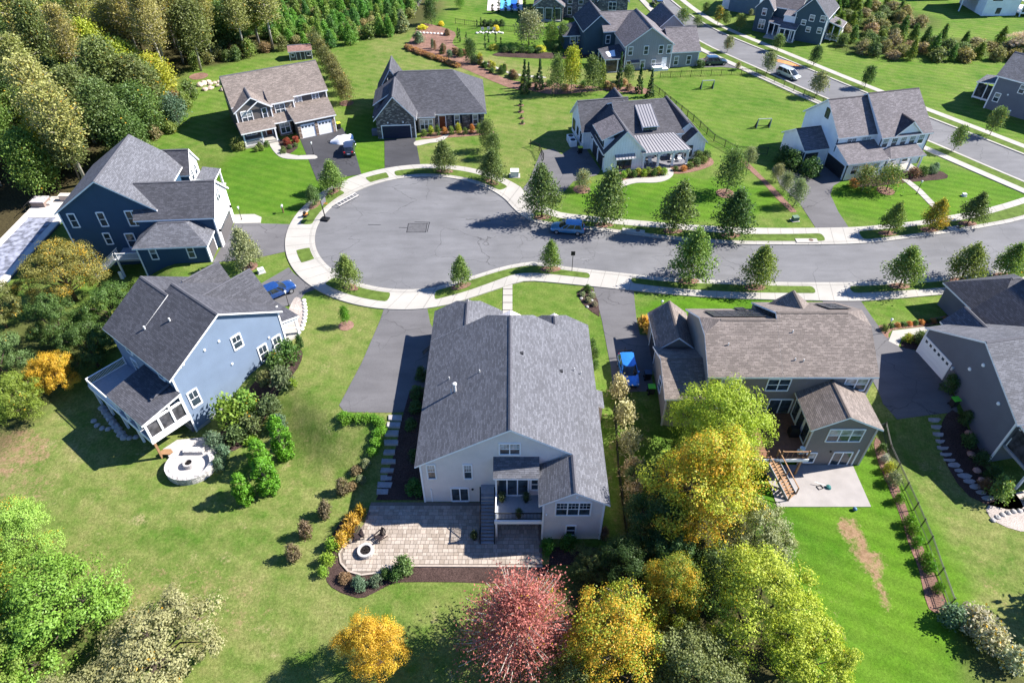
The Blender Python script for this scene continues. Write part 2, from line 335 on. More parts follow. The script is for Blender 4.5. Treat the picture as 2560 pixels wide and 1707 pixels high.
LO_O = smooth([(-10.6, 62.55), (-7.8, 63.3), (-5.3, 64.5), (-1.2, 66.7), (.8, 67.7), (2.7, 68.0), (8.1, 67.2), (13.4, 66.3), (22.5, 64.9), (30.9, 64.3), (36.2, 64.15), (40, 64), (44.1, 64.2), (51.1, 65.1), (58.1, 66), (62.7, 67.1), (72, 70), (86, 76), (100, 83.5)])
UP_I = smooth([(-.2, 89.4), (1.3, 86.6), (5.4, 83.0), (9, 81.9), (13.6, 81.0), (22.4, 79.6), (29.6, 78.6), (34.8, 78.4), (42.3, 78.6), (48.6, 79.3), (51.7, 79.7), (58.2, 80.9), (61.5, 81.6), (66, 82.9), (73.8, 86.2), (86, 92), (100, 99.5)])
LO_I = smooth([(-10.2, 63.9), (-6.2, 65.6), (-3, 67.4), (0, 69.2), (1.7, 69.6), (4, 69.5), (9.6, 68.5), (14.9, 67.5), (20.1, 66.5), (26.7, 65.8), (31.3, 65.6), (36.8, 65.5), (41.4, 65.5), (48.8, 66.1), (55.9, 67.1), (64.3, 68.8), (72, 71.4), (86, 77.4), (100, 85)])
a_lo = math.degrees(math.atan2(66.78 - CY, -9.3 - CX)) % 360; a_up = math.degrees(math.atan2(86.7 - CY, -.6 - CX))
edge_road = LO_R[::-1] + arc(RR, a_lo, a_up, 70)[1:-1][::-1][::-1] + UP_R
aol = math.degrees(math.atan2(62.55 - CY, -10.6 - CX)) % 360; aou = math.degrees(math.atan2(91.2 - CY, 1.2 - CX))
edge_out = LO_O[::-1] + arc(17.85, aol, aou, 70)[1:-1] + UP_O
def resample(pl, n):
    p = np.array(pl); s = np.r_[0, np.cumsum(np.hypot(*np.diff(p, axis=0).T))]; t = np.linspace(0, s[-1], n)
    return list(zip(np.interp(t, s, p[:, 0]), np.interp(t, s, p[:, 1])))
drape('road', edge_road, .02, ROAD)
def strip(name, inner, outer, zi, mat, curb=.13, parent=None):
    mb = MB(); n = len(inner)
    for k in range(n - 1):
        a, b, c, d = inner[k], inner[k + 1], outer[k + 1], outer[k]
        mb.face([(*a, zi), (*b, zi), (*c, zi), (*d, zi)])
        if curb:
            mb.face([(*b, zi), (*a, zi), (*a, zi - curb), (*b, zi - curb)]); mb.face([(*d, zi), (*c, zi), (*c, zi - curb), (*d, zi - curb)])
    return struct(mb.obj(name, mat, parent))
# sidewalk and aprons: one slab between the road edge and the outer edge, cut in three runs so that both edges stay matched
side = []
for nm, a, b in (('sidewalk', LO_R, LO_O), ('sidewalk', arc(RR, a_lo, a_up, 80), arc(17.85, aol, aou, 80)), ('sidewalk', UP_R, UP_O)):
    n = 80; ra, rb = resample(a, n), resample(b, n)
    if len(a) == 80: ra, rb = a, b
    else:
        # match by x
        xs_b = np.interp(np.linspace(0, 1, n), np.linspace(0, 1, n), [p[0] for p in ra]); pb = np.array(b)
    side.append(strip(nm, ra, rb, .13, CONC, .14))
jn = MB()
for a, b in ((LO_R, LO_O), (arc(RR, a_lo, a_up, 80), arc(17.85, aol, aou, 80)), (UP_R, UP_O)):
    La = sum(math.hypot(a[k + 1][0] - a[k][0], a[k + 1][1] - a[k][1]) for k in range(len(a) - 1)); n = int(La / 1.7); ra, rb = resample(a, n), resample(b, n)
    for k in range(n): jn.beam((*ra[k], .131), (*rb[k], .131), .035, .006)
    rc = resample(a, n * 2); rd = resample(b, n * 2)
    for f in (.13, .17):
        m_ = [(rc[k][0] + (rd[k][0] - rc[k][0]) * f, rc[k][1] + (rd[k][1] - rc[k][1]) * f) for k in range(n * 2)]
        for k in range(n * 2 - 1): jn.beam((*m_[k], .131), (*m_[k + 1], .131), .03, .006)
o = jn.obj('sidewalk_joint', M('concrete_joint', (.15, .14, .125), .9, .2, 2, world=True)); o['kind'] = 'structure'
# verge islands of grass with mulch rings
def yl(pl, x): p = np.array(pl); return float(np.interp(x, p[:, 0], p[:, 1]))
def verge_arc(a0, a1):
    n = 12; inn = arc(RR + .8, a0, a1, n); out = arc(16.5, a0, a1, n); return inn + out[::-1]
def verge_x(A, I, x0, x1, s):
    xs_ = np.linspace(x0, x1, 26); return [(x, yl(A, x) + s * .8) for x in xs_] + [(x, yl(I, x)) for x in xs_[::-1]]
def rounded(poly, n=1):
    for _ in range(n):
        q = []
        for k in range(len(poly)):
            a, b = np.array(poly[k]), np.array(poly[(k + 1) % len(poly)])
            L_ = np.hypot(*(b - a)); t = min(.3, .35 / max(L_, .01)); q += [tuple(a + (b - a) * t), tuple(b - (b - a) * t)]
        poly = q
    return poly
VERGE = M('verge_grass', (.075, .115, .022), .95, .35, 1.3, .1, world=True, fine=.3, bump=.5)
isl = [verge_arc(125, 113), verge_arc(109, 41), verge_arc(178, 142), verge_arc(200, 211), verge_arc(231, 263),
       verge_x(LO_R, LO_I, -9.4, 9.8, -1), verge_x(LO_R, LO_I, 14.9, 37.2, -1), verge_x(LO_R, LO_I, 41.6, 98, -1),
       verge_x(UP_R, UP_I, 3.2, 42.2, 1), verge_x(UP_R, UP_I, 47.3, 98, 1)]
for p in isl: drape('grass_verge', rounded(p, 2), .15, VERGE, flat=0.0)
# driveways, walks, beds
drape('driveway', [(-15.25, 62.7), (-10.1, 62.75), (-9.5, 60), (-8.3, 57.5), (-8.3, 50), (-10.6, 49.4), (-11, 46.3), (-12.7, 46.2), (-17.0, 46.3), (-17.7, 47.2), (-16.4, 53.5), (-15.4, 60.6)], .03, DRV)
drape('driveway', [(10.05, 67), (14.95, 66.2), (14.6, 61.2), (14.6, 58.0), (18.8, 57.6), (18.8, 55.5), (14.9, 52.0), (14.9, 49.2), (10.6, 49.0), (10.7, 53.1), (10.5, 60.6)], .03, DRV)
drape('driveway', [(37.6, 64.3), (42.1, 64.2), (42.3, 61), (42.5, 58.6), (43.3, 56.0), (45.2, 55.3), (46.0, 50.8), (45.8, 46.9), (42.7, 46.6), (39.4, 46.2), (38.3, 47.7), (38.3, 52), (36.6, 57), (36.6, 61.5)], .03, DRV)
drape('driveway', [(-33.5, 64.5), (-31.1, 67.7), (-28.6, 70.95), (-27.6, 69.6), (-24.2, 66.4), (-25.3, 65.7), (-25.6, 64.2), (-27.2, 63), (-29, 61.5)], .03, DRV)
drape('driveway', [(-38.6, 81.2), (-35.6, 81.25), (-30.7, 81.0), (-30.7, 77.5), (-29.9, 74.4), (-33.3, 72.95), (-38.7, 71.9)], .03, DRV)
drape('driveway', [(-35.4, 107), (-29.9, 110), (-29.2, 111.4), (-26.2, 104.9), (-23.2, 95.0), (-29.6, 93.0)], .03, DRVD)
drape('driveway', [(-21.3, 106.9), (-16.2, 107.4), (-14.4, 98), (-19.8, 96.4)], .03, DRVD)
drape('driveway', [(1.6, 90.6), (2.6, 93.2), (4.8, 103), (6.8, 103.4), (8, 101.5), (11.8, 106.5), (12.2, 103), (13.8, 96.3), (13.1, 94.8), (9.3, 92.8), (7.9, 90.1), (4.6, 86.3), (3.3, 87.5)], .03, DRV)
drape('driveway', [(41.9, 79.9), (46.5, 80.2), (46.5, 84.4), (47, 89), (48.3, 91.5), (50.2, 93.1), (49.2, 97.6), (45, 97.7), (40.6, 97), (40.4, 92), (41.7, 86.5)], .03, DRV)
drape('driveway', [(37.8, 138.4), (38.6, 143.2), (45.3, 145.6), (46.4, 137.6), (42, 138.8)], .03, DRV)
for p in ([(42.5, 56.9), (43.7, 58.7), (47.8, 59.4), (48.2, 58.4), (44.4, 57.7), (43.3, 56.1)], [(-39.4, 83.5), (-36.5, 83.6), (-35.3, 82.8), (-35.0, 81.3), (-38.6, 81.2)],
          smooth([(-40.2, 105.6), (-39.0, 106.2), (-37.1, 102.6), (-34.7, 101.2), (-31.8, 101.3), (-31.4, 100.0), (-35.8, 100.0), (-38, 101.6)], 3, True), smooth([(-16, 106.2), (-12.6, 107.2), (-11.2, 108.6), (-10.6, 108.4), (-11.8, 106.1), (-13.7, 105.5), (-15.8, 104.5)], 3, True),
          smooth([(15.0, 90.8), (16.7, 93), (19.1, 93.9), (21.7, 94.1), (23.4, 95.0), (23.4, 96.6), (24.8, 96.9), (24.9, 95.1), (23.7, 93.4), (21.8, 92.5), (18.8, 92.4), (16.6, 91.2), (15.6, 89.8)], 3, True),
          [(59.4, 93.6), (60.5, 93.2), (61.1, 90.5), (61.5, 83.4), (60.5, 83.2), (60.1, 89.9)], [(-1.1, 67.2), (.05, 67.6), (.05, 58.6), (-1.1, 58.6)], [(16.4, 59.6), (19, 60), (20.5, 60.2), (20.5, 58.2), (17.6, 58.0), (16.6, 57.9)]):
    drape('path', p, .05, CONC, thick=.05)
beds = [(smooth([(-16.2, 30.2), (-15.4, 28.9), (-13.6, 28.1), (-12.4, 28), (-10.7, 29), (-9.4, 29.35), (-4.7, 29.35), (2.8, 29.4), (3.4, 32.6), (8.6, 32.4), (8.6, 31.2), (3.4, 30.9), (0, 30.9), (-8.9, 30.9), (-13.1, 29.9), (-14.8, 30.7), (-15.5, 32), (-15.2, 33.6), (-14.2, 36.2), (-15.2, 36.2), (-16.4, 33.5)], 2, True), MULCH),
        ([(7.9, 65.5), (8.8, 66.8), (9.9, 66.6), (10.4, 64), (10.3, 61.2), (9.5, 62), (8.5, 63.6)], MULCH), ([(-11, 46), (-10.7, 49.2), (-8.3, 49.8), (-8.3, 37.6), (-12.9, 37.6), (-11.4, 43)], MULCH),
        (smooth([(-21.5, 164.3), (-18.7, 164.7), (-12.7, 159.2), (-12.9, 152.3), (-10.3, 147.7), (-6.8, 139.8), (0, 131.8), (7.1, 130.8), (17.6, 128.7), (24.5, 128.7), (26.3, 125.7), (22.4, 125.7), (17.5, 127), (8.1, 125.2), (3.1, 127.2), (-1, 128.7), (-9.8, 138), (-17.9, 145.2), (-22.3, 149.6), (-21.6, 159.2)], 3, True), MULCHR),
        (smooth([(24.7, 95.6), (25.8, 95.2), (28.9, 96.2), (31.7, 98.2), (31.8, 100.4), (30.8, 101.3), (27.9, 98.4), (24.9, 97.5)], 3, True), MULCHR), (smooth([(16.3, 95.6), (19.9, 96.4), (23.6, 96.5), (23.2, 95.2), (21.7, 94.2), (19, 94.0), (16.7, 93.2)], 3, True), MULCHR),
        ([(36.6, 101.0), (37.6, 97.9), (38.7, 93), (39.3, 90.8), (40.6, 84.2), (39.7, 84.1), (38.7, 88), (37.9, 93), (36.6, 97.5), (35.9, 100.5)], MULCHR),
        (smooth([(36.6, 44.0), (36.1, 36.5), (35.6, 33.1), (35.4, 30.4), (34.8, 27), (36.4, 27), (36.6, 30.1), (36.8, 34.8), (37.2, 38.7), (37.5, 43.5)], 3, True), MULCHR),
        (smooth([(-13, 109.6), (-4.2, 110.2), (-3.6, 108.8), (-10, 107.6), (-15.2, 107.2)], 3, True), MULCHR), (smooth([(-43.5, 104.4), (-39.8, 105.2), (-38, 102.2), (-36, 101.6), (-35.2, 104.8), (-39, 107), (-43.5, 106)], 3, True), MULCH),
        (smooth([(-26.4, 64.6), (-25.4, 64.2), (-24.4, 61), (-24.6, 58.4), (-26.4, 60.5)], 3, True), GRAVEL), (smooth([(44.8, 57.5), (47.5, 58.1), (46.9, 55.8), (45.2, 55.5), (43.6, 56.0)], 3, True), MULCH),
        (smooth([(42.4, 59.3), (43.2, 59.8), (48, 60.6), (52, 61.6), (52, 60.9), (47.8, 59.5), (43.7, 58.8), (42.6, 57.4)], 3, True), MULCHR), (smooth([(46, 46.6), (48, 39), (47.5, 36.5), (43.5, 38), (43.2, 43), (44, 46)], 3, True), MULCH),
        (smooth([(45, 37.2), (51, 39.0), (52, 36.6), (47.5, 34.2), (44.6, 35.2)], 3, True), GRAVEL),
        (smooth([(-30, 47), (-25.2, 54), (-23.4, 55.4), (-23.2, 52.5), (-25, 48.5), (-27.2, 44.2), (-29.6, 43.4)], 3, True), MULCH), (smooth([(54, 94.4), (60, 95.5), (66, 96.4), (66.5, 93.8), (60, 92.6), (54.2, 91.3), (51.2, 91.5)], 3, True), MULCH), (smooth([(-3, 146.6), (2, 147.6), (12, 146.4), (21, 148.2), (21, 145.6), (10, 143.2), (-3, 144.6)], 3, True), MULCH)]
for p, m in beds: drape('planting_bed', p, .035, m)
# far road with both sidewalks
fN = [(33.4, 200), (35.5, 182.2), (38, 167.4), (41.3, 153), (50.8, 136), (58.2, 123.6), (69.3, 106.4), (76, 95.6), (86, 80)]; fF = [(36.4, 200), (39.1, 184), (41.9, 171.3), (46.3, 159.4), (54.8, 145), (66, 126.2), (77.8, 108.2), (86, 95.8), (98, 79)]
def off(pl, d):
    p = np.array(pl); t = np.gradient(p, axis=0); t /= np.hypot(*t.T)[:, None]; return [tuple(a) for a in p + np.c_[-t[:, 1], t[:, 0]] * d]
fN, fF = smooth(fN, 5), smooth(fF, 5); drape('road', fN + fF[::-1], .012, ROAD)
for pl, s in ((fN, -1), (fF, 1)):
    strip('kerb', off(pl, s * .02), off(pl, s * .45), .13, CONC); drape('grass_verge', off(pl, s * .45) + off(pl, s * 2.3)[::-1], .1, VERGE, flat=0.0)
    strip('sidewalk', off(pl, s * 2.3), off(pl, s * 3.7), .12, CONC)
drape('path', smooth([(-7.6, 143.6), (-5.4, 141.6), (0, 135.7), (6, 133.8), (6, 133.0), (0, 134.7), (-5.8, 140.8), (-8.2, 142.6)], 3, True), .05, CONC)
# utility cut in the cul-de-sac and seams
cut = M('asphalt_patch', (.085, .085, .09), .9, .2, 2, world=True, fine=.2)
drape('road_patch', [(-14.4, 79), (-11.8, 79), (-11.8, 81.2), (-14.4, 81.2)], .026, cut); TAR = M('crack_sealer', (.02, .02, .022), .6, .1)
mb = MB()
for a, b in (((-14.45, 79), (-11.75, 79)), ((-14.4, 79), (-14.4, 81.2)), ((-14.4, 81.2), (-11.7, 81.2)), ((-11.8, 79), (-11.8, 81.3)), ((-11.6, 79.1), (-11.5, 81.5)), ((-13.6, 81.6), (-11.4, 81.5)), ((-20, 80.9), (-18.2, 80.8)), ((-15.6, 80.2), (-14.5, 80.1)), ((-3, 81.8), (-4.6, 81.9))):
    mb.beam((*a, .032), (*b, .032), .09, .01)
struct(mb.obj('tar_seam', TAR))
# ---------------- house kit ----------------
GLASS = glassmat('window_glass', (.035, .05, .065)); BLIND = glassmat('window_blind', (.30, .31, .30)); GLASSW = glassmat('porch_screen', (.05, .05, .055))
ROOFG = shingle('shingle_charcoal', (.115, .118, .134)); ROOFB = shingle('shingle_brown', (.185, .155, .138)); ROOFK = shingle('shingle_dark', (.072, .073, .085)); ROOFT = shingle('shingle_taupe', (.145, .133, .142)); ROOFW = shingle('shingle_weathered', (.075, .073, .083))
CAPG = M('ridge_cap_grey', (.08, .08, .092), .9, .25, 6)
METAL = M('standing_seam_metal', (.27, .26, .27), .45, .06, 1, .5, .3)
GUTTER = M('gutter_metal', (.7, .7, .7), .4, .05); PIPE = M('vent_pipe', (.55, .55, .55), .5, .1); DARKV = M('vent_dark', (.03, .03, .033), .6, .1)
WOODD = M('deck_wood', (.16, .075, .045), .7, .25, 3, fine=.15); CEDAR = M('cedar_rail', (.27, .155, .08), .65, .2, 4); COMPO = M('composite_deck', (.25, .27, .3), .6, .12, 4)
BLACKM = M('black_metal', (.012, .012, .013), .45, .1)
FOUND = M('foundation', (.32, .32, .31), .9, .12, 1.5, fine=.1)
def brickmat(name, col):
    m, nt, b = newmat(name); tc = nd(nt, 'ShaderNodeTexCoord').outputs['Object']; s = nd(nt, 'ShaderNodeSeparateXYZ', None, Vector=tc)
    v = nd(nt, 'ShaderNodeCombineXYZ', None, i0=mth(nt, 'ADD', s.outputs[0], s.outputs[1]), i1=s.outputs[2]).outputs[0]
    br = nd(nt, 'ShaderNodeTexBrick', None, Vector=v, Color1=c4(mul(col, .7)), Color2=c4(mul(col, 1.3)), Mortar=c4((.35, .32, .28)), Scale=1.0, i5=.01, i8=.4, i9=.14)
    setb(nt, b, br.outputs[0], .85, .2); return m
WIN_CACHE = {}
FROT = {'y-': 0.0, 'y+': math.pi, 'x+': math.pi / 2, 'x-': -math.pi / 2}
def facepos(face, pos, a): return (a, pos) if face[0] == 'y' else (pos, a)
class House:
    def __init__(s, name, label, O, deg, wall, roof, z=0.0, trim=None, cap=None, cat='house'):
        s.r = thing(name, label, cat, (O[0], O[1], z), rad(deg)); s.w = wall; s.rf = roof; s.t = trim or TRIM; s.cap = cap or CAPG
    def slab(s, polys, mat=None, t=.2, trim=None, name='roof'):
        mb = MB(); cnt = {}
        key = lambda p: tuple(round(c, 3) for c in p)
        for p in polys:
            p = [Vector(q) for q in p]; n = Vector((0, 0, 0))
            for k in range(len(p)): n += p[k].cross(p[(k + 1) % len(p)])
            if n.z < 0: p.reverse(); n = -n
            n.normalize(); u = Vector((0, 0, 1)).cross(n)
            u = u.normalized() if u.length > 1e-4 else Vector((1, 0, 0)); v = n.cross(u)
            mb.face(p, 0, [(q.dot(u), q.dot(v)) for q in p]); mb.face([q - Vector((0, 0, t)) for q in reversed(p)], 1)
            for k in range(len(p)):
                a, b = key(p[k]), key(p[(k + 1) % len(p)]); e = (min(a, b), max(a, b)); cnt.setdefault(e, []).append((p[k], p[(k + 1) % len(p)]))
        for e, l in cnt.items():
            if len(l) == 1:
                a, b = l[0]; dz = Vector((0, 0, t)); mb.face([b, a, a - dz, b - dz], 1)
        return mb.obj(name, [mat or s.rf, trim or s.t], s.r)
    def ridge(s, roof, a, b, up=.035, wd=.17, drop=.09, mat=None):
        a, b = Vector(a), Vector(b); d = (b - a).normalized(); r = Vector((d.y, -d.x, 0)).normalized() * wd; z = Vector((0, 0, up)); dn = Vector((0, 0, drop))
        mb = MB(); mb.face([a + z, b + z, b + z + r - dn, a + z + r - dn]); mb.face([b + z, a + z, a + z - r - dn, b + z - r - dn])
        mb.face([a + z, a + z + r - dn, a - dn, a + z - r - dn]); mb.face([b + z, b + z - r - dn, b - dn, b + z + r - dn])
        return mb.obj('ridge_cap', mat or s.cap, roof)
    def wallbox(s, x0, x1, y0, y1, z0, z1, mat=None, name='wall'): return MB().box(x0, x1, y0, y1, z0, z1).obj(name, mat or s.w, s.r)
    def vol(s, x0, x1, y0, y1, z0, ze, kind, zr=0.0, oh=.42, rk=.35, wall=None, roof=None, rp=None, ends=(1, 1), trim=None, t=.2, gable=None, walls=True):
        """walled volume with its roof; ze wall top, zr ridge top; g=gable h=hip, last letter = ridge axis; s? = shed rising that way"""
        W, Rf = wall or s.w, roof or s.rf
        sw = kind[-1] == 'y' if kind[0] in 'gh' else kind[1] == 'x'
        f = (lambda a, b, z: (b, a, z)) if (kind[0] in 'gh' and sw) or (kind[0] == 's' and sw) else (lambda a, b, z: (a, b, z))
        a0, a1, b0, b1 = (y0, y1, x0, x1) if sw else (x0, x1, y0, y1)
        if kind[0] in 'gh':
            br = rp if rp is not None else (b0 + b1) / 2
            s0 = (zr - ze - t) / (br - b0); s1 = (zr - ze - t) / (b1 - br)
            e0, e1 = ze + t - s0 * oh, ze + t - s1 * oh
            B0, B1 = b0 - oh, b1 + oh
            if kind[0] == 'g':
                A0, A1 = a0 - rk, a1 + rk
                polys = [[f(A0, B0, e0), f(A1, B0, e0), f(A1, br, zr), f(A0, br, zr)], [f(A0, br, zr), f(A1, br, zr), f(A1, B1, e1), f(A0, B1, e1)]]
                ra, rb = A0, A1
            else:
                A0, A1 = (a0 - oh if ends[0] else a0 - rk), (a1 + oh if ends[1] else a1 + rk)
                ra = A0 + (zr - e0) / ((s0 + s1) / 2) if ends[0] else A0; rb = A1 - (zr - e1) / ((s0 + s1) / 2) if ends[1] else A1
                polys = [[f(A0, B0, e0), f(A1, B0, e0), f(rb, br, zr), f(ra, br, zr)], [f(ra, br, zr), f(rb, br, zr), f(A1, B1, e1), f(A0, B1, e1)]]
                if ends[0]: polys.append([f(A0, B0, e0), f(ra, br, zr), f(A0, B1, e1)])
                if ends[1]: polys.append([f(A1, B1, e1), f(rb, br, zr), f(A1, B0, e0)])
            ro = s.slab(polys, Rf, t, trim); s.ridge(ro, f(ra + .05, br, zr), f(rb - .05, br, zr))
            if walls:
                mb = MB(); zz = zr - t - .03; pr = [(b0, z0), (b1, z0), (b1, ze - .02), (br, zz), (b0, ze - .02)]
                if kind[0] == 'h': mb.box(x0, x1, y0, y1, z0, ze)
                else:
                    lo = [f(a0, b, z) for b, z in pr]; hi = [f(a1, b, z) for b, z in pr]
                    mb.face(lo); mb.face(hi[::-1])
                    for k in range(5): j = (k + 1) % 5; mb.face([lo[k], hi[k], hi[j], lo[j]])
                o = mb.obj('wall', W, s.r); fixn(o)
        else:
            up = kind[2] == '+'; zl = ze; zh = zr
            lo_b, hi_b = (b0, b1) if up else (b1, b0)
            # for sheds: kind 'sy+' rises towards +y (b axis = y), 'sx+' towards +x
            sl_ = (zh - zl) / abs(hi_b - lo_b); sg = 1 if up else -1
            p0 = (lo_b - sg * oh, zl + t - sl_ * oh); p1 = (hi_b, zh + t)
            ro = s.slab([[f(a0 - rk, p0[0], p0[1]), f(a1 + rk, p0[0], p0[1]), f(a1 + rk, p1[0], p1[1]), f(a0 - rk, p1[0], p1[1])]], Rf, t, trim)
            if walls:
                mb = MB(); pr = [(lo_b, z0), (hi_b, z0), (hi_b, zh - .03), (lo_b, zl - .03)]; lo = [f(a0, b, z) for b, z in pr]; hi = [f(a1, b, z) for b, z in pr]
                mb.face(lo); mb.face(hi[::-1])
                for k in range(4): j = (k + 1) % 4; mb.face([lo[k], hi[k], hi[j], lo[j]])
                fixn(mb.obj('wall', W, s.r))
        return ro
    def win(s, face, pos, a0, a1, z0, z1, n=1, style='dh', grid=True, frame=None, blind=.3, casing=.1):
        w, h = round(abs(a1 - a0), 2), round(z1 - z0, 2); fm = frame or s.t; key = (w, h, n, style, grid, fm.name)
        if key not in WIN_CACHE:
            mb = MB(); c = casing; D = .08
            mb.box(-w / 2 - c, -w / 2, -D, 0, -c, h + c); mb.box(w / 2, w / 2 + c, -D, 0, -c, h + c); mb.box(-w / 2, w / 2, -D, 0, h, h + c * 1.3); mb.box(-w / 2, w / 2, -D - .03, 0, -c, 0)
            panes = []; uw = w / n
            for k in range(n):
                u0, u1 = -w / 2 + k * uw, -w / 2 + (k + 1) * uw
                if k: mb.box(u0 - .05, u0 + .05, -D + .01, 0, 0, h)
                g0, g1 = u0 + .04, u1 - .04
                if style == 'dh':
                    mb.box(g0, g1, -.055, 0, h * .5 - .035, h * .5 + .035); panes += [(g0, g1, .03, h * .5 - .03), (g0, g1, h * .5 + .03, h - .03)]
                    if grid:
                        zz = h * .76; mb.box(g0, g1, -.045, 0, zz - .012, zz + .012)
                        for q in (1, 2): xx = g0 + (g1 - g0) * q / 3; mb.box(xx - .012, xx + .012, -.044, 0, h * .5, h - .02)
                else: panes.append((g0, g1, .05, h - .04))
            WIN_CACHE[key] = (mb.mesh('window', fm), [(p, MB().box(p[0], p[1], -.03, .0, p[2], p[3])) for p in panes], {})
        me, pl, pc = WIN_CACHE[key]; px, py = facepos(face, pos, (a0 + a1) / 2)
        o = place('window', me, s.r, (px, py, z0), FROT[face]); bl = random.random() < blind
        for idx, (p, pm) in enumerate(pl):
            mt = BLIND if (bl and style == 'dh' and idx % 2 == 1) else GLASS
            if (idx, mt.name) not in pc: pc[(idx, mt.name)] = pm.mesh('pane', mt)
            place('pane', pc[(idx, mt.name)], o)
        return o
    def garage(s, face, pos, a0, a1, z0, z1, mat, frame=None, lights=True):
        w, h = abs(a1 - a0), z1 - z0; mb = MB(); px, py = facepos(face, pos, (a0 + a1) / 2)
        fr = MB(); fr.box(-w / 2 - .14, -w / 2, -.07, 0, 0, h + .16); fr.box(w / 2, w / 2 + .14, -.07, 0, 0, h + .16); fr.box(-w / 2, w / 2, -.07, 0, h, h + .16)
        fo = fr.obj('garage_door_frame', frame or s.t, s.r, (px, py, z0), FROT[face])
        for k in range(4): mb.box(-w / 2, w / 2, -.04, 0, h * k / 4 + .015, h * (k + 1) / 4 - .015)
        mb.box(-w / 2, w / 2, -.02, 0, 0, h)
        d = mb.obj('garage_door', mat, s.r, (px, py, z0), FROT[face])
        if lights:
            n = max(4, int(w / .6))
            for k in range(n):
                u = -w / 2 + (k + .5) * w / n; pb = MB(); pb.box(u - .17, u + .17, -.05, 0, h * .8, h * .94); pb.obj('pane', GLASS, d)
    def door(s, face, pos, a0, a1, z0, z1, mat, glass=False):
        w, h = abs(a1 - a0), z1 - z0; px, py = facepos(face, pos, (a0 + a1) / 2); mb = MB()
        mb.box(-w / 2 - .12, -w / 2, -.07, 0, 0, h + .12, 1); mb.box(w / 2, w / 2 + .12, -.07, 0, 0, h + .12, 1); mb.box(-w / 2, w / 2, -.07, 0, h, h + .12, 1)
        mb.box(-w / 2, w / 2, -.03, 0, 0, h)
        for q in (0, 1): mb.box(-w * .36 + q * w * .4, -w * .04 + q * w * .4, -.045, 0, h * .12, h * .48); mb.box(-w * .36 + q * w * .4, -w * .04 + q * w * .4, -.045, 0, h * .55, h * .92)
        d = mb.obj('door', [mat, s.t], s.r, (px, py, z0), FROT[face])
        MB().box(w * .38, w * .43, -.09, 0, h * .45, h * .5).obj('door_handle', PIPE, d)
    def post(s, x, y, z0, z1, wd=.2, mat=None, name='post'): return MB().box(x - wd / 2, x + wd / 2, y - wd / 2, y + wd / 2, z0, z1).box(x - wd * .65, x + wd * .65, y - wd * .65, y + wd * .65, z0, z0 + .12).box(x - wd * .65, x + wd * .65, y - wd * .65, y + wd * .65, z1 - .12, z1).obj(name, mat or s.t, s.r)
    def trimv(s, pts, wd=.16, mat=None):
        """corner boards: vertical strips standing proud of the walls"""
        for x, y, z0, z1 in pts: MB().box(x - wd / 2, x + wd / 2, y - wd / 2, y + wd / 2, z0, z1).obj('corner_board', mat or s.t, s.r)
    def rail(s, p, q, h=1.0, mat=None, bal=.14, posts=True):
        p, q = Vector(p), Vector(q); m = mat or s.t; L_ = (q - p).length; mb = MB(); u = Vector((0, 0, 1))
        mb.beam(p + u * h, q + u * h, .09, .06); mb.beam(p + u * .1, q + u * .1, .06, .06); n = max(1, int(L_ / bal))
        for k in range(1, n): a = p.lerp(q, k / n); mb.beam(a + u * .1, a + u * h, .035)
        if posts:
            for a in (p, q): mb.beam(a, a + u * (h + .1), .11)
        return mb.obj('railing', m, s.r)
    def steps(s, p, q, wd, n, mat, side=None):
        """flight from p (top) to q (bottom) centre lines; treads are parts of it"""
        p, q = Vector(p), Vector(q); d = q - p; hd = Vector((d.x, d.y, 0)).normalized(); r = Vector((hd.y, -hd.x, 0)) * wd / 2; mb = MB()
        for sgn in (-1, 1): mb.beam(p + r * sgn, q + r * sgn, .06, .3)
        st = mb.obj('staircase', side or mat, s.r); run = Vector((d.x, d.y, 0)).length / n
        for k in range(n):
            c = p + d * ((k + .5) / n); t = MB(); t.beam(c - r * .96, c + r * .96, run * .95, .05); t.obj('step', mat, st)
        return st
    def pipe(s, x, y, z, h=.35, r=.05, mat=None): return MB().tube([(x, y, z - .1), (x, y, z + h)], [r, r], 8).obj('vent_pipe', mat or PIPE, s.r)
    def boxvent(s, x, y, z, mat=None): return MB().box(x - .16, x + .16, y - .16, y + .16, z - .05, z + .12).obj('roof_vent', mat or DARKV, s.r)
    def disc(s, face, pos, a, z, r=.12, mat=None):
        px, py = facepos(face, pos, a); mb = MB(); mb.tube([(0, 0, 0), (0, -.1, 0)], [r, r * .8], 10); return mb.obj('wall_vent', mat or s.t, s.r, (px, py, z), FROT[face])
    def seams(s, roof, p00, p10, p01, p11, n, mat=None):
        """standing seams: ribs running up the slope between two edges"""
        a0, a1, b0, b1 = map(Vector, (p00, p10, p01, p11))
        for k in range(n + 1):
            t = k / n; MB().beam(a0.lerp(a1, t) + Vector((0, 0, .02)), b0.lerp(b1, t) + Vector((0, 0, .02)), .05, .07).obj('seam', mat or DARKSEAM, roof)
def fixn(o):
    bm = bmesh.new(); bm.from_mesh(o.data); bmesh.ops.remove_doubles(bm, verts=bm.verts, dist=1e-4); bmesh.ops.recalc_face_normals(bm, faces=bm.faces[:]); bm.to_mesh(o.data); bm.free()
DARKSEAM = M('metal_seam', (.16, .155, .165), .5, .05)
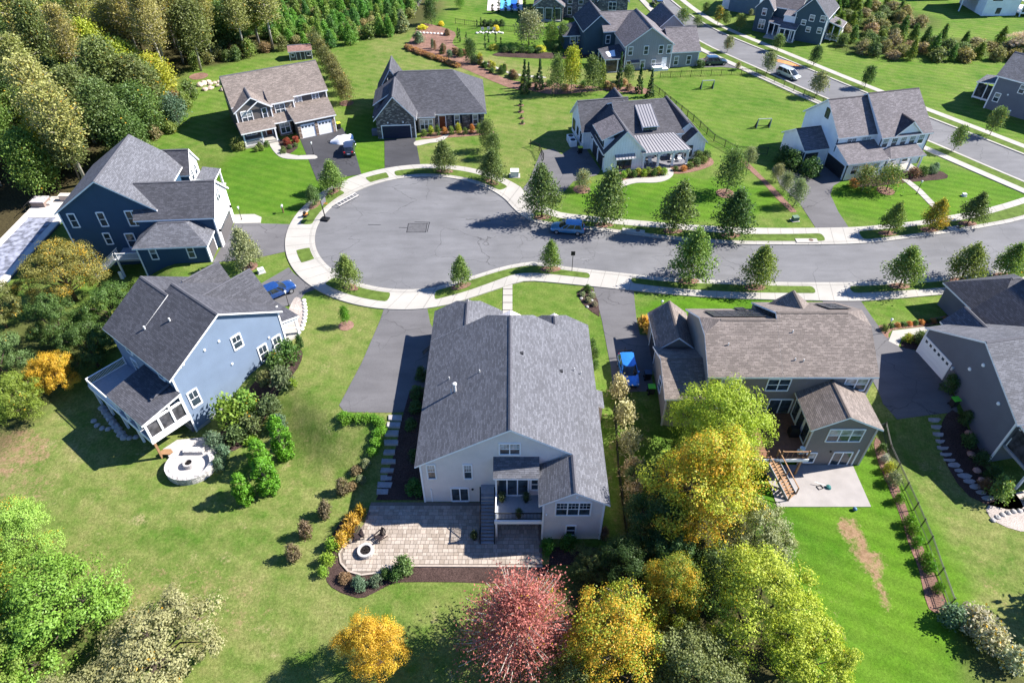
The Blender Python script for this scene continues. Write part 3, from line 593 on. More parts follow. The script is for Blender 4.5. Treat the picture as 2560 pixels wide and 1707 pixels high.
# ---------------- houses ----------------
def facade(h, face, pos, prof, mat, th=.04):
    """thin outer skin on one wall in another cladding; prof = (along, z) outline"""
    sg = 1 if face[1] == '+' else -1
    f = (lambda a, z, o: (pos + sg * o, a, z)) if face[0] == 'x' else (lambda a, z, o: (a, pos + sg * o, z))
    mb = MB(); A = [f(a, z, 0) for a, z in prof]; B = [f(a, z, th) for a, z in prof]; mb.face(A); mb.face(B)
    for k in range(len(A)): j = (k + 1) % len(A); mb.face([A[k], A[j], B[j], B[k]])
    o = mb.obj('cladding', mat, h.r); fixn(o); return o
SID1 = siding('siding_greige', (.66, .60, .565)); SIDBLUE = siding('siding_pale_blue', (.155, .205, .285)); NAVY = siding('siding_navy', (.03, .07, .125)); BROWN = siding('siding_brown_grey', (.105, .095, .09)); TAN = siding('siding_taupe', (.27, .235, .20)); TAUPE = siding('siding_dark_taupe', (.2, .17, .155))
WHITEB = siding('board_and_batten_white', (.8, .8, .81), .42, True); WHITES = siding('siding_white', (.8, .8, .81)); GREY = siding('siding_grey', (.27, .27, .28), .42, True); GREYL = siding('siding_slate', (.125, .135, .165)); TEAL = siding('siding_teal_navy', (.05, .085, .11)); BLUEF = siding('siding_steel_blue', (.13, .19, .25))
STONE = stonemat('stone_veneer_grey', (.08, .075, .075), (.16, .145, .135), (.27, .25, .23)); STONEB = stonemat('stone_veneer_brown', (.16, .11, .085), (.30, .22, .17), (.42, .36, .30), 3.2); STONEG = stonemat('stone_veneer_slate', (.11, .11, .12), (.2, .19, .19), (.3, .28, .26), 2.2)
GDARK = M('garage_door_dark', (.03, .03, .034), .5, .1); GWHITE = M('garage_door_white', (.8, .8, .8), .5, .03); GGREY = M('garage_door_grey', (.085, .08, .08), .6, .15, 4); REDDOOR = M('door_mahogany', (.13, .035, .015), .5, .15); SHUT = M('shutter_navy', (.012, .02, .035), .6, .1)
# 1 -- large greige house in the middle
h = House('house', 'large greige house with charcoal gable roof behind the paver patio, in the middle', (0, 0), 0, SID1, ROOFG)
r = h.slab([[(-8.65, 37.1, 3.05), (-.15, 37.1, 8.1), (-.15, 51.9, 8.1), (-2.5, 53.6, 6.7), (-4.8, 53.6, 5.337), (-8.65, 53.6, 3.05)], [(8.3, 37.1, 3.08), (8.3, 53.6, 3.08), (4.5, 53.6, 5.34), (2.2, 53.6, 6.7), (-.15, 51.9, 8.1), (-.15, 37.1, 8.1)], [(-2.5, 53.6, 6.7), (-.15, 51.9, 8.1), (2.2, 53.6, 6.7)]]); h.ridge(r, (-.15, 37.12, 8.1), (-.15, 51.9, 8.1))
r = h.slab([[(-8.65, 53.62, 3.05), (-4.8, 53.62, 5.337), (-4.8, 57.4, 5.337), (-6.1, 58.55, 4.565), (-8.65, 58.6, 3.05)], [(-4.8, 53.62, 5.337), (-1.0, 53.62, 3.08), (-1.0, 58.6, 3.08), (-3.5, 58.55, 4.565), (-4.8, 57.4, 5.337)], [(-6.1, 58.55, 4.565), (-4.8, 57.4, 5.337), (-3.5, 58.55, 4.565)]]); h.ridge(r, (-4.8, 53.7, 5.337), (-4.8, 57.4, 5.337))
r = h.slab([[(4.5, 53.62, 5.34), (4.5, 55.1, 5.34), (5.8, 56.1, 4.565), (8.3, 56.2, 3.08), (8.3, 53.62, 3.08)], [(4.5, 53.62, 5.34), (.8, 53.62, 3.14), (.8, 56.2, 3.14), (3.2, 56.1, 4.565), (4.5, 55.1, 5.34)], [(3.2, 56.1, 4.565), (4.5, 55.1, 5.34), (5.8, 56.1, 4.565)]]); h.ridge(r, (4.5, 53.7, 5.34), (4.5, 55.1, 5.34))
def penta(h, x0, x1, y0, y1, z0, ze, xr, zr, mat=None):
    pr = [(x0, z0), (x1, z0), (x1, ze), (xr, zr), (x0, ze)]; mb = MB(); A = [(x, y0, z) for x, z in pr]; B = [(x, y1, z) for x, z in pr]; mb.face(A); mb.face(B[::-1])
    for k in range(5): j = (k + 1) % 5; mb.face([A[k], B[k], B[j], A[j]])
    o = mb.obj('wall', mat or h.w, h.r); fixn(o); return o
penta(h, -8.2, 7.85, 37.45, 53.0, -3.2, 3.08, -.15, 7.85); penta(h, -8.2, -1.45, 53.0, 58.2, -.6, 3.08, -4.8, 5.1, STONEG); penta(h, 1.2, 7.85, 53.0, 55.8, -.6, 3.08, 4.5, 5.1)
r = h.slab([[(2.25, 33.1, 3.0), (5.27, 33.1, 4.88), (5.27, 37.09, 4.88), (2.25, 37.4, 3.0)], [(8.3, 33.1, 3.06), (8.3, 37.09, 3.06), (5.27, 37.09, 4.88), (5.27, 33.1, 4.88)]]); h.ridge(r, (5.27, 33.12, 4.88), (5.27, 37.0, 4.88))
penta(h, 2.7, 7.85, 33.5, 37.4, -3.2, 3.0, 5.27, 4.65)
h.wallbox(-1.5, 2.69, 36.3, 37.44, -.25, 3.0); h.slab([[(-1.65, 35.85, 3.05), (2.4, 35.85, 3.05), (2.4, 37.44, 4.1), (-1.65, 37.44, 4.1)]], ROOFG)
for a, b, z0, z1, n, st in ((-7.58, -6.92, .98, 2.9, 1, 'dh'), (-4.3, -3.64, .98, 2.9, 1, 'dh'), (-5.62, -4.08, -2.5, -.6, 2, 'sl'), (-1.06, .66, 4.5, 5.85, 2, 'dh')): h.win('y-', 37.45, a, b, z0, z1, n, st, blind=.5)
h.win('y-', 33.5, 3.78, 6.7, 1.12, 2.9, 3, 'dh', blind=0); h.win('y-', 33.5, 4.83, 5.6, -2.0, -.6, 1, 'dh', False)
h.win('y-', 36.3, -1.38, 1.42, .06, 2.5, 3, 'sl'); h.win('y-', 36.3, 1.72, 2.35, .9, 2.4, 1, 'dh', False)
h.trimv([(-8.2, 37.45, -2.7, 3.0), (7.85, 33.5, -2.9, 2.95), (2.7, 33.5, -2.9, 2.95), (-8.2, 58.2, -.2, 3.0)]); h.disc('y-', 33.5, 5.45, 3.7, .13); h.disc('y-', 37.45, -3.65, -.7, .12, DARKV); h.disc('y-', 33.5, 2.95, 1.15, .08)
MB().box(-7.55, -7.45, 37.36, 37.45, -2.6, -.7).obj('downspout', h.t, h.r)
MB().box(-1.5, 2.69, 33.7, 36.3, -.22, 0).obj('deck_floor', COMPO, h.r); MB().box(-1.55, 2.69, 33.55, 33.7, -.42, .03).obj('deck_rim', TRIM, h.r)
h.post(-1.4, 33.75, -2.8, -.2, .18); h.post(-1.4, 33.72, 0, 1.0, .12); h.post(.6, 36.1, -2.8, -.2, .16); h.rail((-1.4, 33.72, 0), (2.6, 33.72, 0), .98, BLACKM, .12); h.rail((-1.42, 33.8, 0), (-1.42, 36.2, 0), .98, TRIM, .14)
h.post(-1.4, 35.95, 0, 3.0, .14)
MB().box(-2.85, -1.55, 36.4, 37.44, -.12, 0).obj('landing', COMPO, h.r); st = h.steps((-2.2, 36.4, 0), (-2.2, 32.95, -2.7), 1.28, 14, COMPO, BLACKM)
for x in (-2.86, -1.56):
    mb = MB(); mb.beam((x, 36.4, 1.0), (x, 33.0, -1.72), .07, .06); mb.beam((x, 36.4, .2), (x, 33.0, -2.5), .05, .05); mb.beam((x, 33.0, -2.72), (x, 33.0, -1.65), .1); mb.beam((x, 36.4, -.1), (x, 36.4, 1.05), .1)
    for k in range(1, 22): t = k / 22; y = 36.4 - 3.4 * t; mb.beam((x, y, .2 - 2.7 * t), (x, y, 1.0 - 2.72 * t), .03)
    mb.obj('stair_rail', BLACKM, st)
h.wallbox(7.85, 8.85, 44.9, 46.75, -1.5, 2.35, TAN); h.slab([[(7.86, 44.75, 2.9), (9.0, 44.75, 2.4), (9.0, 46.9, 2.4), (7.86, 46.9, 2.9)]])
h.wallbox(-8.6, -8.21, 52.5, 53.4, 0, 2.4, TRIM, 'garage_trim'); h.garage('x-', -8.2, 50.6, 55.4, 0, 2.2, GWHITE)
for x, y in ((-3.06, 45.65), (-6.09, 46.5)): h.pipe(x, y, 8.1 - .594 * (-.15 - x), .3)
zr1 = 8.1 - .594 * 5.2
mb = MB(); mb.tube([(-5.36, 44.46, zr1 - .1), (-5.36, 44.46, zr1 + .9)], [.12, .12], 10); mb.lathe([(.02, zr1 + .85), (.2, zr1 + .9), (.2, zr1 + 1.05), (.02, zr1 + 1.12)], 12, (-5.36, 44.46)); mb.obj('flue_cap', PIPE, h.r); h.pipe(-5.75, 44.35, zr1 - .2, .6)
for x, y in ((.92, 47.06), (4.78, 46.97)): h.boxvent(x, y, 8.1 - .594 * (x + .15))
for x, y in ((6.15, 47.84), (6.82, 47.75)): h.pipe(x, y, 8.1 - .594 * (x + .15), .4)
H1 = h
# 2 -- pale blue house with screened porch
h = House('house', 'pale blue house with dark grey roof and screened back porch above the stone terrace', (-32.73, 46.05), 52, SIDBLUE, ROOFK)
h.vol(0, 12.5, 0, 7.3, -3.4, 5.28, 'gy', 9.22, .4, .35, rp=6.26); h.vol(0, 10.4, 7.3, 11.8, -3.4, 5.26, 'gy', 8.66, .4, .35); h.vol(7, 12.9, 1.3, 7.5, 0, 5.28, 'gx', 8.5, .35, .35); h.vol(8.4, 12.4, 8.2, 11.6, 0, 5.1, 'gx', 7.3, .35, .3)
h.trimv([(0, 0, -2.9, 5.2), (12.5, 0, -.1, 5.2)]); facade(h, 'y-', 0, [(12.5, -.5), (12.5, .02), (3, -2.0), (0, -2.45), (0, -3.2)], FOUND, .03)
for a, b, z0, z1 in ((6.8, 7.72, 3.9, 5.4), (9.12, 10.04, .4, 2.32), (11.0, 11.9, .4, 2.32), (.72, 1.62, .42, 2.32)):
    h.win('y-', 0, a, b, z0, z1, 1, 'dh', False, blind=0, casing=.13); MB().box((a + b) / 2 - .02, (a + b) / 2 + .02, -.06, 0, z0 + (z1 - z0) / 2, z1).obj('muntin', TRIM, h.r)
for a, z in ((5.53, 5.97), (3.9, 5.98), (5.96, 2.51), (1.5, 5.85), (1.16, 5.75), (10.68, 2.81), (12.2, .5), (11.9, .3)): h.disc('y-', 0, a, z, .13)
h.slab([[(12.5, .3, 3.5), (15.0, .3, 2.85), (15.0, 6.5, 2.85), (12.5, 6.5, 3.5)]], t=.25); MB().box(12.52, 14.7, .6, 6.2, -.1, .3).obj('porch_floor', CONC, h.r); MB().box(14.55, 14.85, .5, 6.3, 2.35, 2.6).box(12.5, 14.55, .5, .75, 2.35, 2.75).obj('porch_beam', TRIM, h.r)
for y in (.65, 3.4, 6.1): h.post(14.65, y, .3, 2.4, .26)
mb = MB(); mb.beam((12.6, .62, .3), (12.6, .62, 2.5), .2); mb.beam((12.7, .62, 2.4), (14.6, .62, 1.2), .12); mb.obj('porch_brace', TRIM, h.r); MB().box(14.8, 15.5, 2.4, 4.4, -.1, .15).obj('step', CONC, h.r)
h.slab([[(-4.45, -.6, 2.6), (-4.45, 5.95, 2.6), (-.02, 5.95, 3.45), (-.02, -.6, 3.45)]], t=.22); h.ridge(h.r.children[-1], (-3.4, 1.2, 2.86), (-.6, 1.2, 3.38), .02)
MB().box(-4.25, -.02, -.45, 11.6, -.1, .2).obj('deck_floor', COMPO, h.r); MB().box(-4.3, -.02, -.5, -.44, -.3, .3).box(-4.32, -4.26, -.5, 11.65, -.3, .25).obj('deck_rim', TRIM, h.r)
for x in (-4.15, -2.85, -1.5, -.2): h.post(x, -.38, .2, 2.55 + .19 * (x + 4.4), .2)
for y in (1.6, 3.6, 5.6): h.post(-4.15, y, .2, 2.5, .2)
MB().box(-4.25, -.05, -.42, -.34, .2, .45).obj('porch_rail', TRIM, h.r); MB().box(-4.25, -.05, -.46, -.3, 2.2, 2.4).obj('porch_beam', TRIM, h.r)
for k, x in enumerate((-4.05, -2.75, -1.4)): MB().box(x, x + 1.1, -.38, -.36, .45, 2.2).obj('screen', GLASSW, h.r)
for y in (-.3, 3, 6, 9, 11.4): h.post(-4.1, y, -3.5, -.1, .22, CEDAR if y < 0 else TRIM)
h.rail((-4.2, 6.1, .2), (-4.2, 11.5, .2), 1.0, TRIM); h.rail((-4.2, 11.5, .2), (-.1, 11.5, .2), 1.0, TRIM); h.wallbox(-.3, -.02, .2, 11.5, -3.3, -.15, STONEG, 'basement_wall')
h.win('x-', 0, 2, 4.6, .3, 2.3, 2, 'sl'); h.win('x-', 0, 8.2, 9.2, .6, 2.4); h.win('x-', 0, 2, 3, 3.6, 5); h.win('x-', 0, 8, 9, 3.6, 5)
s2 = .594
for x, y in ((1.77, 6.77), (3.55, 4.52)): h.pipe(x, y, 9.22 - s2 * (6.26 - x), .35, .09)
h.garage('x+', 12.9, 1.8, 6.9, 0, 2.3, GWHITE); h.win('x+', 12.9, 3.6, 5.2, 5.2, 6.6, 2)
H2 = h
# 3 -- navy house with white garage fronts
h = House('house', 'navy house with grey roof and white garage fronts beside the raised pool', (-38.4, 75.1), 4.2, NAVY, ROOFG)
h.vol(-19.1, -7.2, 1.2, 13.4, -3.6, 5.72, 'gy', 10.0, .38, .35, rp=-12.95); h.vol(-9.5, 0, .4, 7.3, -.8, 4.85, 'gx', 8.0, .38, .35, rp=3.9, roof=ROOFK); h.vol(-11, -6.2, 11.9, 16, -.2, 4.9, 'gx', 7.5, .35, .35, roof=ROOFK)
facade(h, 'x+', 0, [(.4, -.2), (7.3, -.2), (7.3, 4.7), (3.9, 7.65), (.4, 4.7)], WHITEB); facade(h, 'x+', -6.2, [(11.9, 0), (16, 0), (16, 4.8), (13.95, 7.2), (11.9, 4.8)], WHITEB)
h.vol(-9.3, -.7, -2.9, 2.2, -3.0, 2.75, 'hx', 4.62, .38, .3, rp=-.35, ends=(1, 1)); facade(h, 'x+', -.7, [(-2.9, -.2), (.38, -.2), (.38, 2.6), (-2.9, 2.6)], WHITEB)
h.garage('x+', .04, 1.1, 6.2, 0, 2.3, GGREY); h.garage('x+', -.66, -2.4, -.1, 0, 2.2, GGREY); h.win('x+', .04, 3.2, 4.6, 5.0, 6.5, 2); h.win('x+', -6.16, 12.6, 13.5, 3.2, 4.7); h.win('x+', -6.16, 14.2, 15.1, 3.2, 4.7)
for y in (.8, 6.7): MB().box(.05, .3, y - .1, y + .1, 2.2, 2.55).obj('wall_lamp', BLACKM, h.r)
for a, b, z0, z1, n in ((-18.1, -17.35, 3.5, 5.35, 1), (-14.5, -13.75, 3.5, 5.4, 1), (-10.95, -9.5, 3.4, 5.45, 2), (-14.9, -14.2, .75, 2.3, 1), (-18.2, -17.2, -2.3, -.6, 1), (-12.2, -11.2, .1, 2.1, 1)): h.win('y-', 1.2, a, b, z0, z1, n, 'dh', False, blind=0, casing=.13)
for a in (-7.8, -3.15): h.win('y-', -2.9, a, a + .72, .85, 2.5, 1, 'dh', False, blind=.6, casing=.12)
h.trimv([(-19.1, 1.2, -3, 5.6), (0, .4, 0, 4.8), (-.7, -2.9, 0, 2.7), (-9.3, -2.9, -2.4, 2.7)]); facade(h, 'y-', -2.9, [(-.7, -.4), (-.7, 0), (-6, -1.6), (-9.3, -2.4), (-9.3, -3)], FOUND)
h.slab([[(-6.1, 13.6, 3.0), (-6.1, 17.3, 3.0), (-3.6, 17.3, 2.6), (-3.6, 13.6, 2.6)]]); h.post(-3.8, 13.9, 0, 2.5, .25); h.post(-3.8, 17, 0, 2.5, .25); MB().box(-6.1, -3.5, 13.5, 17.4, -.1, .2).obj('porch_floor', CONC, h.r)
MB().box(-13.2, -9.32, -1.7, 1.18, -.2, 0).obj('deck_floor', COMPO, h.r); h.rail((-12.9, -1.65, 0), (-9.5, -1.65, 0), 1.0, TRIM); h.post(-13, -1.6, -3, 0, .2); h.post(-10, -1.6, -3, 0, .2); h.steps((-13.2, -.9, 0), (-16.6, -.9, -2.8), 1.3, 14, COMPO, TRIM)
for y in (-1.6, -.25):
    mb = MB(); mb.beam((-13.2, y, 1.0), (-16.6, y, -1.8), .09, .06); mb.beam((-16.6, y, -2.8), (-16.6, y, -1.7), .11)
    for k in range(1, 24): t = k / 24; mb.beam((-13.2 - 3.4 * t, y, -2.8 * t + .1), (-13.2 - 3.4 * t, y, 1 - 2.8 * t), .035)
    mb.obj('stair_rail', TRIM, h.r)
MB().box(-13.4, -13.0, -2.1, -1.9, -3, -1.6).obj('downspout', TRIM, h.r)
H3 = h
# 4 -- brown two-storey house
h = House('house', 'brown two-storey house with stone centre and white double garage, near the garden shed', (-35.39, 106.97), 27.5, BROWN, ROOFB)
h.vol(-8.6, 6.8, 5.2, 15.2, -.3, 5.32, 'gx', 8.55, .38, .3); h.vol(-8.55, -3.0, 3.4, 9.5, -.3, 5.05, 'gy', 7.05, .35, .3); h.wallbox(-2.98, .9, 4.0, 5.6, -.3, 5.2, STONEB)
h.slab([[(-3.1, 3.62, 5.2), (1.05, 3.62, 5.2), (1.05, 6.6, 6.5), (-3.1, 6.6, 6.5)]]); h.vol(-6.6, -3.1, 3.2, 6, 5.0, 5.0, 'gy', 6.35, .25, .2)
h.wallbox(0, 6.25, 0, 5.19, -.3, 2.9, BROWN); h.slab([[(-.35, -.35, 3.05), (6.6, -.35, 3.05), (6.9, 5.18, 4.0), (-.6, 5.18, 4.0)]]); h.wallbox(-2.6, -.5, 2.5, 3.99, -.3, 2.9, STONEB); h.slab([[(-3.3, 1.7, 2.75), (-.1, 1.7, 2.75), (-.1, 4.0, 3.4), (-3.3, 4.0, 3.4)]])
for a in (-.0, 2.82, 5.72): h.wallbox(a, a + .5, -.1, -.001, -.2, 2.3, STONEB, 'stone_pier')
h.garage('y-', 0, .52, 2.78, 0, 2.2, GWHITE); h.garage('y-', 0, 3.4, 5.66, 0, 2.2, GWHITE)
h.slab([[(-8.9, .25, 2.7), (-3.3, .25, 2.7), (-3.3, 3.4, 3.3), (-8.9, 3.4, 3.3)]]); MB().box(-8.8, -3.2, .6, 3.4, -.1, .3).obj('porch_floor', CONC, h.r)
for x in (-8.55, -5.7, -3.5): h.post(x, .8, .3, 2.55, .22)
h.rail((-8.5, .8, .3), (-5.8, .8, .3), .9, TRIM)
for a, b, z0, z1, n, y in ((-7.75, -6.15, 3.0, 4.8, 2, 3.4), (-4.45, -3.8, 3.1, 4.85, 1, 3.4), (-2.2, -.75, 3.0, 4.75, 2, 4.0), (1.45, 2.45, 3.45, 4.85, 2, 5.2), (4.4, 5.4, 3.5, 4.9, 2, 5.2), (-2.3, -.85, .5, 2.4, 2, 2.5), (-7.8, -6.2, .9, 2.3, 2, 3.4)): h.win('y-', y, a, b, z0, z1, n, 'dh', n > 1, blind=.4, casing=.13)
h.door('y-', 3.4, -4.6, -3.7, .3, 2.4, REDDOOR); facade(h, 'x+', -3.0, [(3.4, 2.6), (4.0, 2.6), (4.0, 5), (3.4, 5)], STONEB)
h.trimv([(-8.55, 3.4, 2.8, 5.1), (-3.0, 3.4, 2.8, 5.1), (6.8, 5.2, 3.9, 5.3), (.9, 4.0, 3.3, 5.2), (6.25, 0, 0, 2.9)], .18)
H4 = h
# 5 -- stone ranch
h = House('house', 'grey stone ranch house with dark hip roof and navy garage door', (-22.34, 107.05), 4.4, STONE, ROOFK)
def hipx(h, X0, X1, ra, rb, Y0, Y1, yr, ze, zr, mat=None):
    r = h.slab([[(X0, Y0, ze), (X1, Y0, ze), (rb, yr, zr), (ra, yr, zr)], [(ra, yr, zr), (rb, yr, zr), (X1, Y1, ze), (X0, Y1, ze)], [(X0, Y0, ze), (ra, yr, zr), (X0, Y1, ze)], [(X1, Y1, ze), (rb, yr, zr), (X1, Y0, ze)]], mat)
    h.ridge(r, (ra, yr, zr), (rb, yr, zr)); return r
hipx(h, -.75, 18.3, 3.8, 12.9, 2.3, 16.6, 9.6, 2.9, 7.55); h.wallbox(-.35, 17.9, 2.7, 16.2, -.3, 3.1)
h.vol(0, 6.3, 0, 7.5, -.2, 3.55, 'gy', 7.25, .38, .4); h.vol(-.5, 4.8, 11, 16.8, 2.2, 3.0, 'gy', 7.45, .35, .3, roof=ROOFK)
h.slab([[(-.55, 3.0, 4.55), (-.55, 9.2, 4.55), (3.0, 9.2, 6.75), (3.0, 3.0, 6.75)]]); h.wallbox(-.2, 2.8, 3.4, 8.8, 2.8, 4.55, GREYL, 'dormer_wall')
h.wallbox(6.7, 9.5, 1.9, 2.69, -.2, 2.75, TAN); h.slab([[(6.6, 1.45, 2.85), (9.65, 1.45, 2.85), (9.65, 2.9, 3.3), (6.6, 2.9, 3.3)]])
h.garage('y-', 0, .85, 5.5, 0, 2.2, M('garage_door_navy', (.014, .022, .045), .5, .1), lights=False); h.win('y-', 1.9, 7.1, 9.1, .6, 2.2, 3, 'dh', False, blind=.4); h.door('y-', 2.7, 10.25, 11.3, .2, 2.4, REDDOOR)
for a in (12.9, 16.0):
    h.win('y-', 2.7, a, a + .75, .8, 2.45, 1, 'dh', False, blind=1)
    for q in (a - .5, a + .87): MB().box(q, q + .38, 2.62, 2.7, .75, 2.5).obj('shutter', SHUT, h.r)
h.trimv([(6.3, 0, 0, 3.5)]); h.disc('y-', 0, 1.9, 2.75, .13); h.disc('y-', 0, 4.4, 2.75, .13); h.pipe(1.6, 10.6, 5.6, .4); h.pipe(.2, 9.8, 4.0, .4)
MB().box(-1.1, -.1, 1.2, 2.2, -.1, .9).obj('utility_box', GREYL, h.r)
H5 = h
# 6 -- white modern farmhouse
h = House('house', 'white board-and-batten farmhouse with metal porch roof and dormers', (13.9, 96.2), 10, WHITEB, ROOFW)
h.vol(.2, 6.2, -.5, 8.4, -.2, 3.3, 'gy', 6.6, .38, .4, roof=ROOFK); h.vol(-1.2, 6.5, 7.4, 14.6, -.2, 3.2, 'gx', 6.7, .38, .4, roof=ROOFK); h.vol(3.0, 9, 9, 15.5, .5, 3.3, 'gy', 6.4, .35, .3, roof=ROOFK)
r = h.slab([[(3.2, 2.0, 4.15), (13.6, 2.0, 4.15), (12.0, 8.0, 7.35), (3.2, 8.0, 7.35)], [(3.2, 8.0, 7.35), (12.0, 8.0, 7.35), (13.6, 14, 4.15), (3.2, 14, 4.15)], [(13.6, 2.0, 4.15), (13.6, 14, 4.15), (12.0, 8, 7.35)]], ROOFW); h.ridge(r, (3.2, 8, 7.35), (12, 8, 7.35))
h.wallbox(3.4, 13.4, 2.4, 13.6, -.2, 4.0); h.vol(11.7, 16.9, 3.0, 13, -.2, 3.0, 'gy', 5.4, .35, .35, rp=14.4, roof=ROOFK); h.vol(13.7, 16.95, 1.3, 5, -.2, 2.95, 'gy', 4.75, .35, .35, roof=ROOFK)
r = h.slab([[(5.9, -.95, 2.85), (13.9, -.95, 2.85), (11.9, 2.2, 4.3), (5.3, 2.2, 4.3)]], METAL, .14); h.seams(r, (5.95, -.95, 2.85), (13.8, -.95, 2.85), (5.35, 2.2, 4.3), (11.9, 2.2, 4.3), 15)
MB().box(6.2, 13.7, -.9, 2.4, -.1, .28).obj('porch_floor', M('porch_floor_grey', (.16, .16, .18), .6, .1), h.r); MB().box(6.1, 13.75, -.8, -.6, 2.4, 2.7).obj('porch_beam', TRIM, h.r)
for x in (6.35, 8.75, 11.1, 13.45):
    h.post(x, -.7, .28, 2.5, .32)
for x0 in (6.5, 8.9, 11.25):
    mb = MB()
    for sx, x in ((1, x0), (-1, x0 + 2.05)):
        for k in range(5): a0, a1 = k * .314, (k + 1) * .314; mb.beam((x + sx * .6 * (1 - math.cos(a0)), -.7, 1.8 + .6 * math.sin(a0)), (x + sx * .6 * (1 - math.cos(a1)), -.7, 1.8 + .6 * math.sin(a1)), .12)
    mb.obj('porch_bracket', TRIM, h.r)
r = h.slab([[(6.75, 2.55, 5.4), (9.5, 2.55, 5.4), (9.5, 7.2, 6.95), (6.75, 7.2, 6.95)]], METAL, .14); h.seams(r, (6.8, 2.55, 5.4), (9.45, 2.55, 5.4), (6.8, 7.2, 6.95), (9.45, 7.2, 6.95), 6); h.wallbox(6.95, 9.3, 2.85, 7, 4.0, 5.32, WHITES, 'dormer_wall'); h.win('y-', 2.85, 7.15, 9.1, 4.72, 5.2, 2, 'fix', False, BLACKM)
r = h.slab([[(-.35, -.0, 5.05), (-.35, 5.5, 5.05), (2.9, 5.5, 6.45), (2.9, -.0, 6.45)]], ROOFT, .16); h.wallbox(.1, 2.8, .25, 5.3, 3.1, 5.05, WHITES, 'dormer_wall')
for k in range(4): h.win('x-', .1, .5 + k * 1.2, 1.5 + k * 1.2, 3.75, 4.85, 1, 'fix', False, BLACKM, 0)
r = h.slab([[(1.7, -1.2, 2.25), (4.9, -1.2, 2.25), (4.9, -.5, 2.75), (1.7, -.5, 2.75)]], METAL, .1); h.seams(r, (1.8, -1.2, 2.25), (4.8, -1.2, 2.25), (1.8, -.5, 2.75), (4.8, -.5, 2.75), 6); h.win('y-', -.5, 2.3, 4.4, .35, 2.05, 2, 'fix', False, BLACKM)
h.garage('x-', .2, .3, 2.9, 0, 2.25, GDARK); h.garage('x-', .2, 3.5, 6.1, 0, 2.25, GDARK); h.win('x-', -1.2, 8.2, 9, .9, 2.3, 1, 'dh', False, BLACKM); h.win('x-', -1.2, 10.3, 11.1, 1.2, 2.2, 1, 'fix', False, BLACKM); h.win('x-', -1.2, 12.6, 13.8, .9, 2.4, 2, 'fix', False, BLACKM)
h.win('y-', 1.3, 13.95, 14.95, .6, 2.2, 1, 'dh', False, BLACKM); h.win('y-', 2.4, 6.7, 7.9, .5, 2.4, 1, 'fix', False, BLACKM); h.door('y-', 2.4, 9.3, 10.3, .28, 2.4, GDARK); h.win('y-', 2.4, 11.6, 12.8, .5, 2.4, 1, 'fix', False, BLACKM)
for y in (-.1, 3.2, 6.5): MB().box(-.05, .2, y - .1, y + .1, 2.3, 2.7).obj('wall_lamp', BLACKM, h.r)
h.trimv([(.2, -.5, 0, 3.2), (6.2, -.5, 0, 3.2), (16.95, 1.3, 0, 2.9)])
H6 = h
# 7 -- white house by the corner
h = House('house', 'white two-storey house with taupe roof and dark garage doors at the street corner', (50.2, 93.0), 13, WHITES, ROOFT, cap=M('ridge_cap_dark', (.05, .045, .05), .9, .2, 5))
DT = M('gutter_dark', (.035, .035, .045), .5, .1)
h.vol(0, 6.4, 3.9, 13.2, -.2, 5.35, 'gx', 9.25, .38, .3, rp=8.5); h.vol(6.4, 14.7, 2.4, 13.8, -.2, 5.35, 'gx', 9.75, .38, .3, rp=8.2); h.vol(8.55, 12.95, 2.35, 7, 4.8, 5.3, 'gy', 7.45, .35, .3, roof=shingle('shingle_umber', (.085, .075, .08)))
h.vol(0, 6.5, .1, 3.89, -.2, 2.8, 'sy+', 4.05, .35, .25); h.vol(-4.0, -.01, 5.4, 11.6, -.2, 2.9, 'gx', 4.95, .38, .3, rp=8.6)
h.slab([[(7.2, 0, 2.75), (13.4, 0, 2.75), (12.8, 2.39, 3.7), (8.4, 2.39, 3.7)], [(7.2, 0, 2.75), (8.4, 2.39, 3.7), (6.9, 2.39, 3.0)]]); MB().box(7.2, 13.3, .2, 2.4, -.1, .25).obj('porch_floor', CONC, h.r)
for x in (7.5, 9.5, 11.3, 13.1): h.post(x, .4, .25, 2.6, .22)
h.garage('x-', 0, .5, 5.0, 0, 2.2, GDARK, lights=False); h.garage('y-', 5.4, -3.75, -1.5, 0, 2.25, GDARK, lights=False)
for a in (1.7, 4.2): h.win('y-', 3.9, a, a + 1.5, 3.5, 4.75, 2, 'dh', blind=.9)
for a in (6.8, 8.35, 9.9, 11.45, 13.0): h.win('y-', 2.4, a, a + .95, 3.5, 4.9, 1, 'dh', blind=.5)
for a in (.95, 2.75, 4.55): h.win('y-', .1, a, a + 1.0, .95, 2.3, 1, 'dh', blind=.8)
h.door('y-', 2.4, 8.0, 8.9, .25, 2.4, GDARK); h.win('y-', 2.4, 9.6, 10.5, .9, 2.3); h.win('y-', 2.4, 11.6, 12.6, .6, 2.4, 1, 'dh'); h.win('x-', 0, 7.6, 8.4, 6.6, 7.9, 1, 'dh', False, BLACKM, 0)
h.trimv([(0, 3.9, 2.9, 5.3), (6.4, 2.4, 3, 5.3), (14.7, 2.4, 0, 5.3), (0, .1, 0, 2.8), (-4, 5.4, 0, 2.9)], .12, DT); MB().box(-.06, .1, .0, .2, 2.2, 2.6).obj('wall_lamp', BLACKM, h.r)
H7 = h
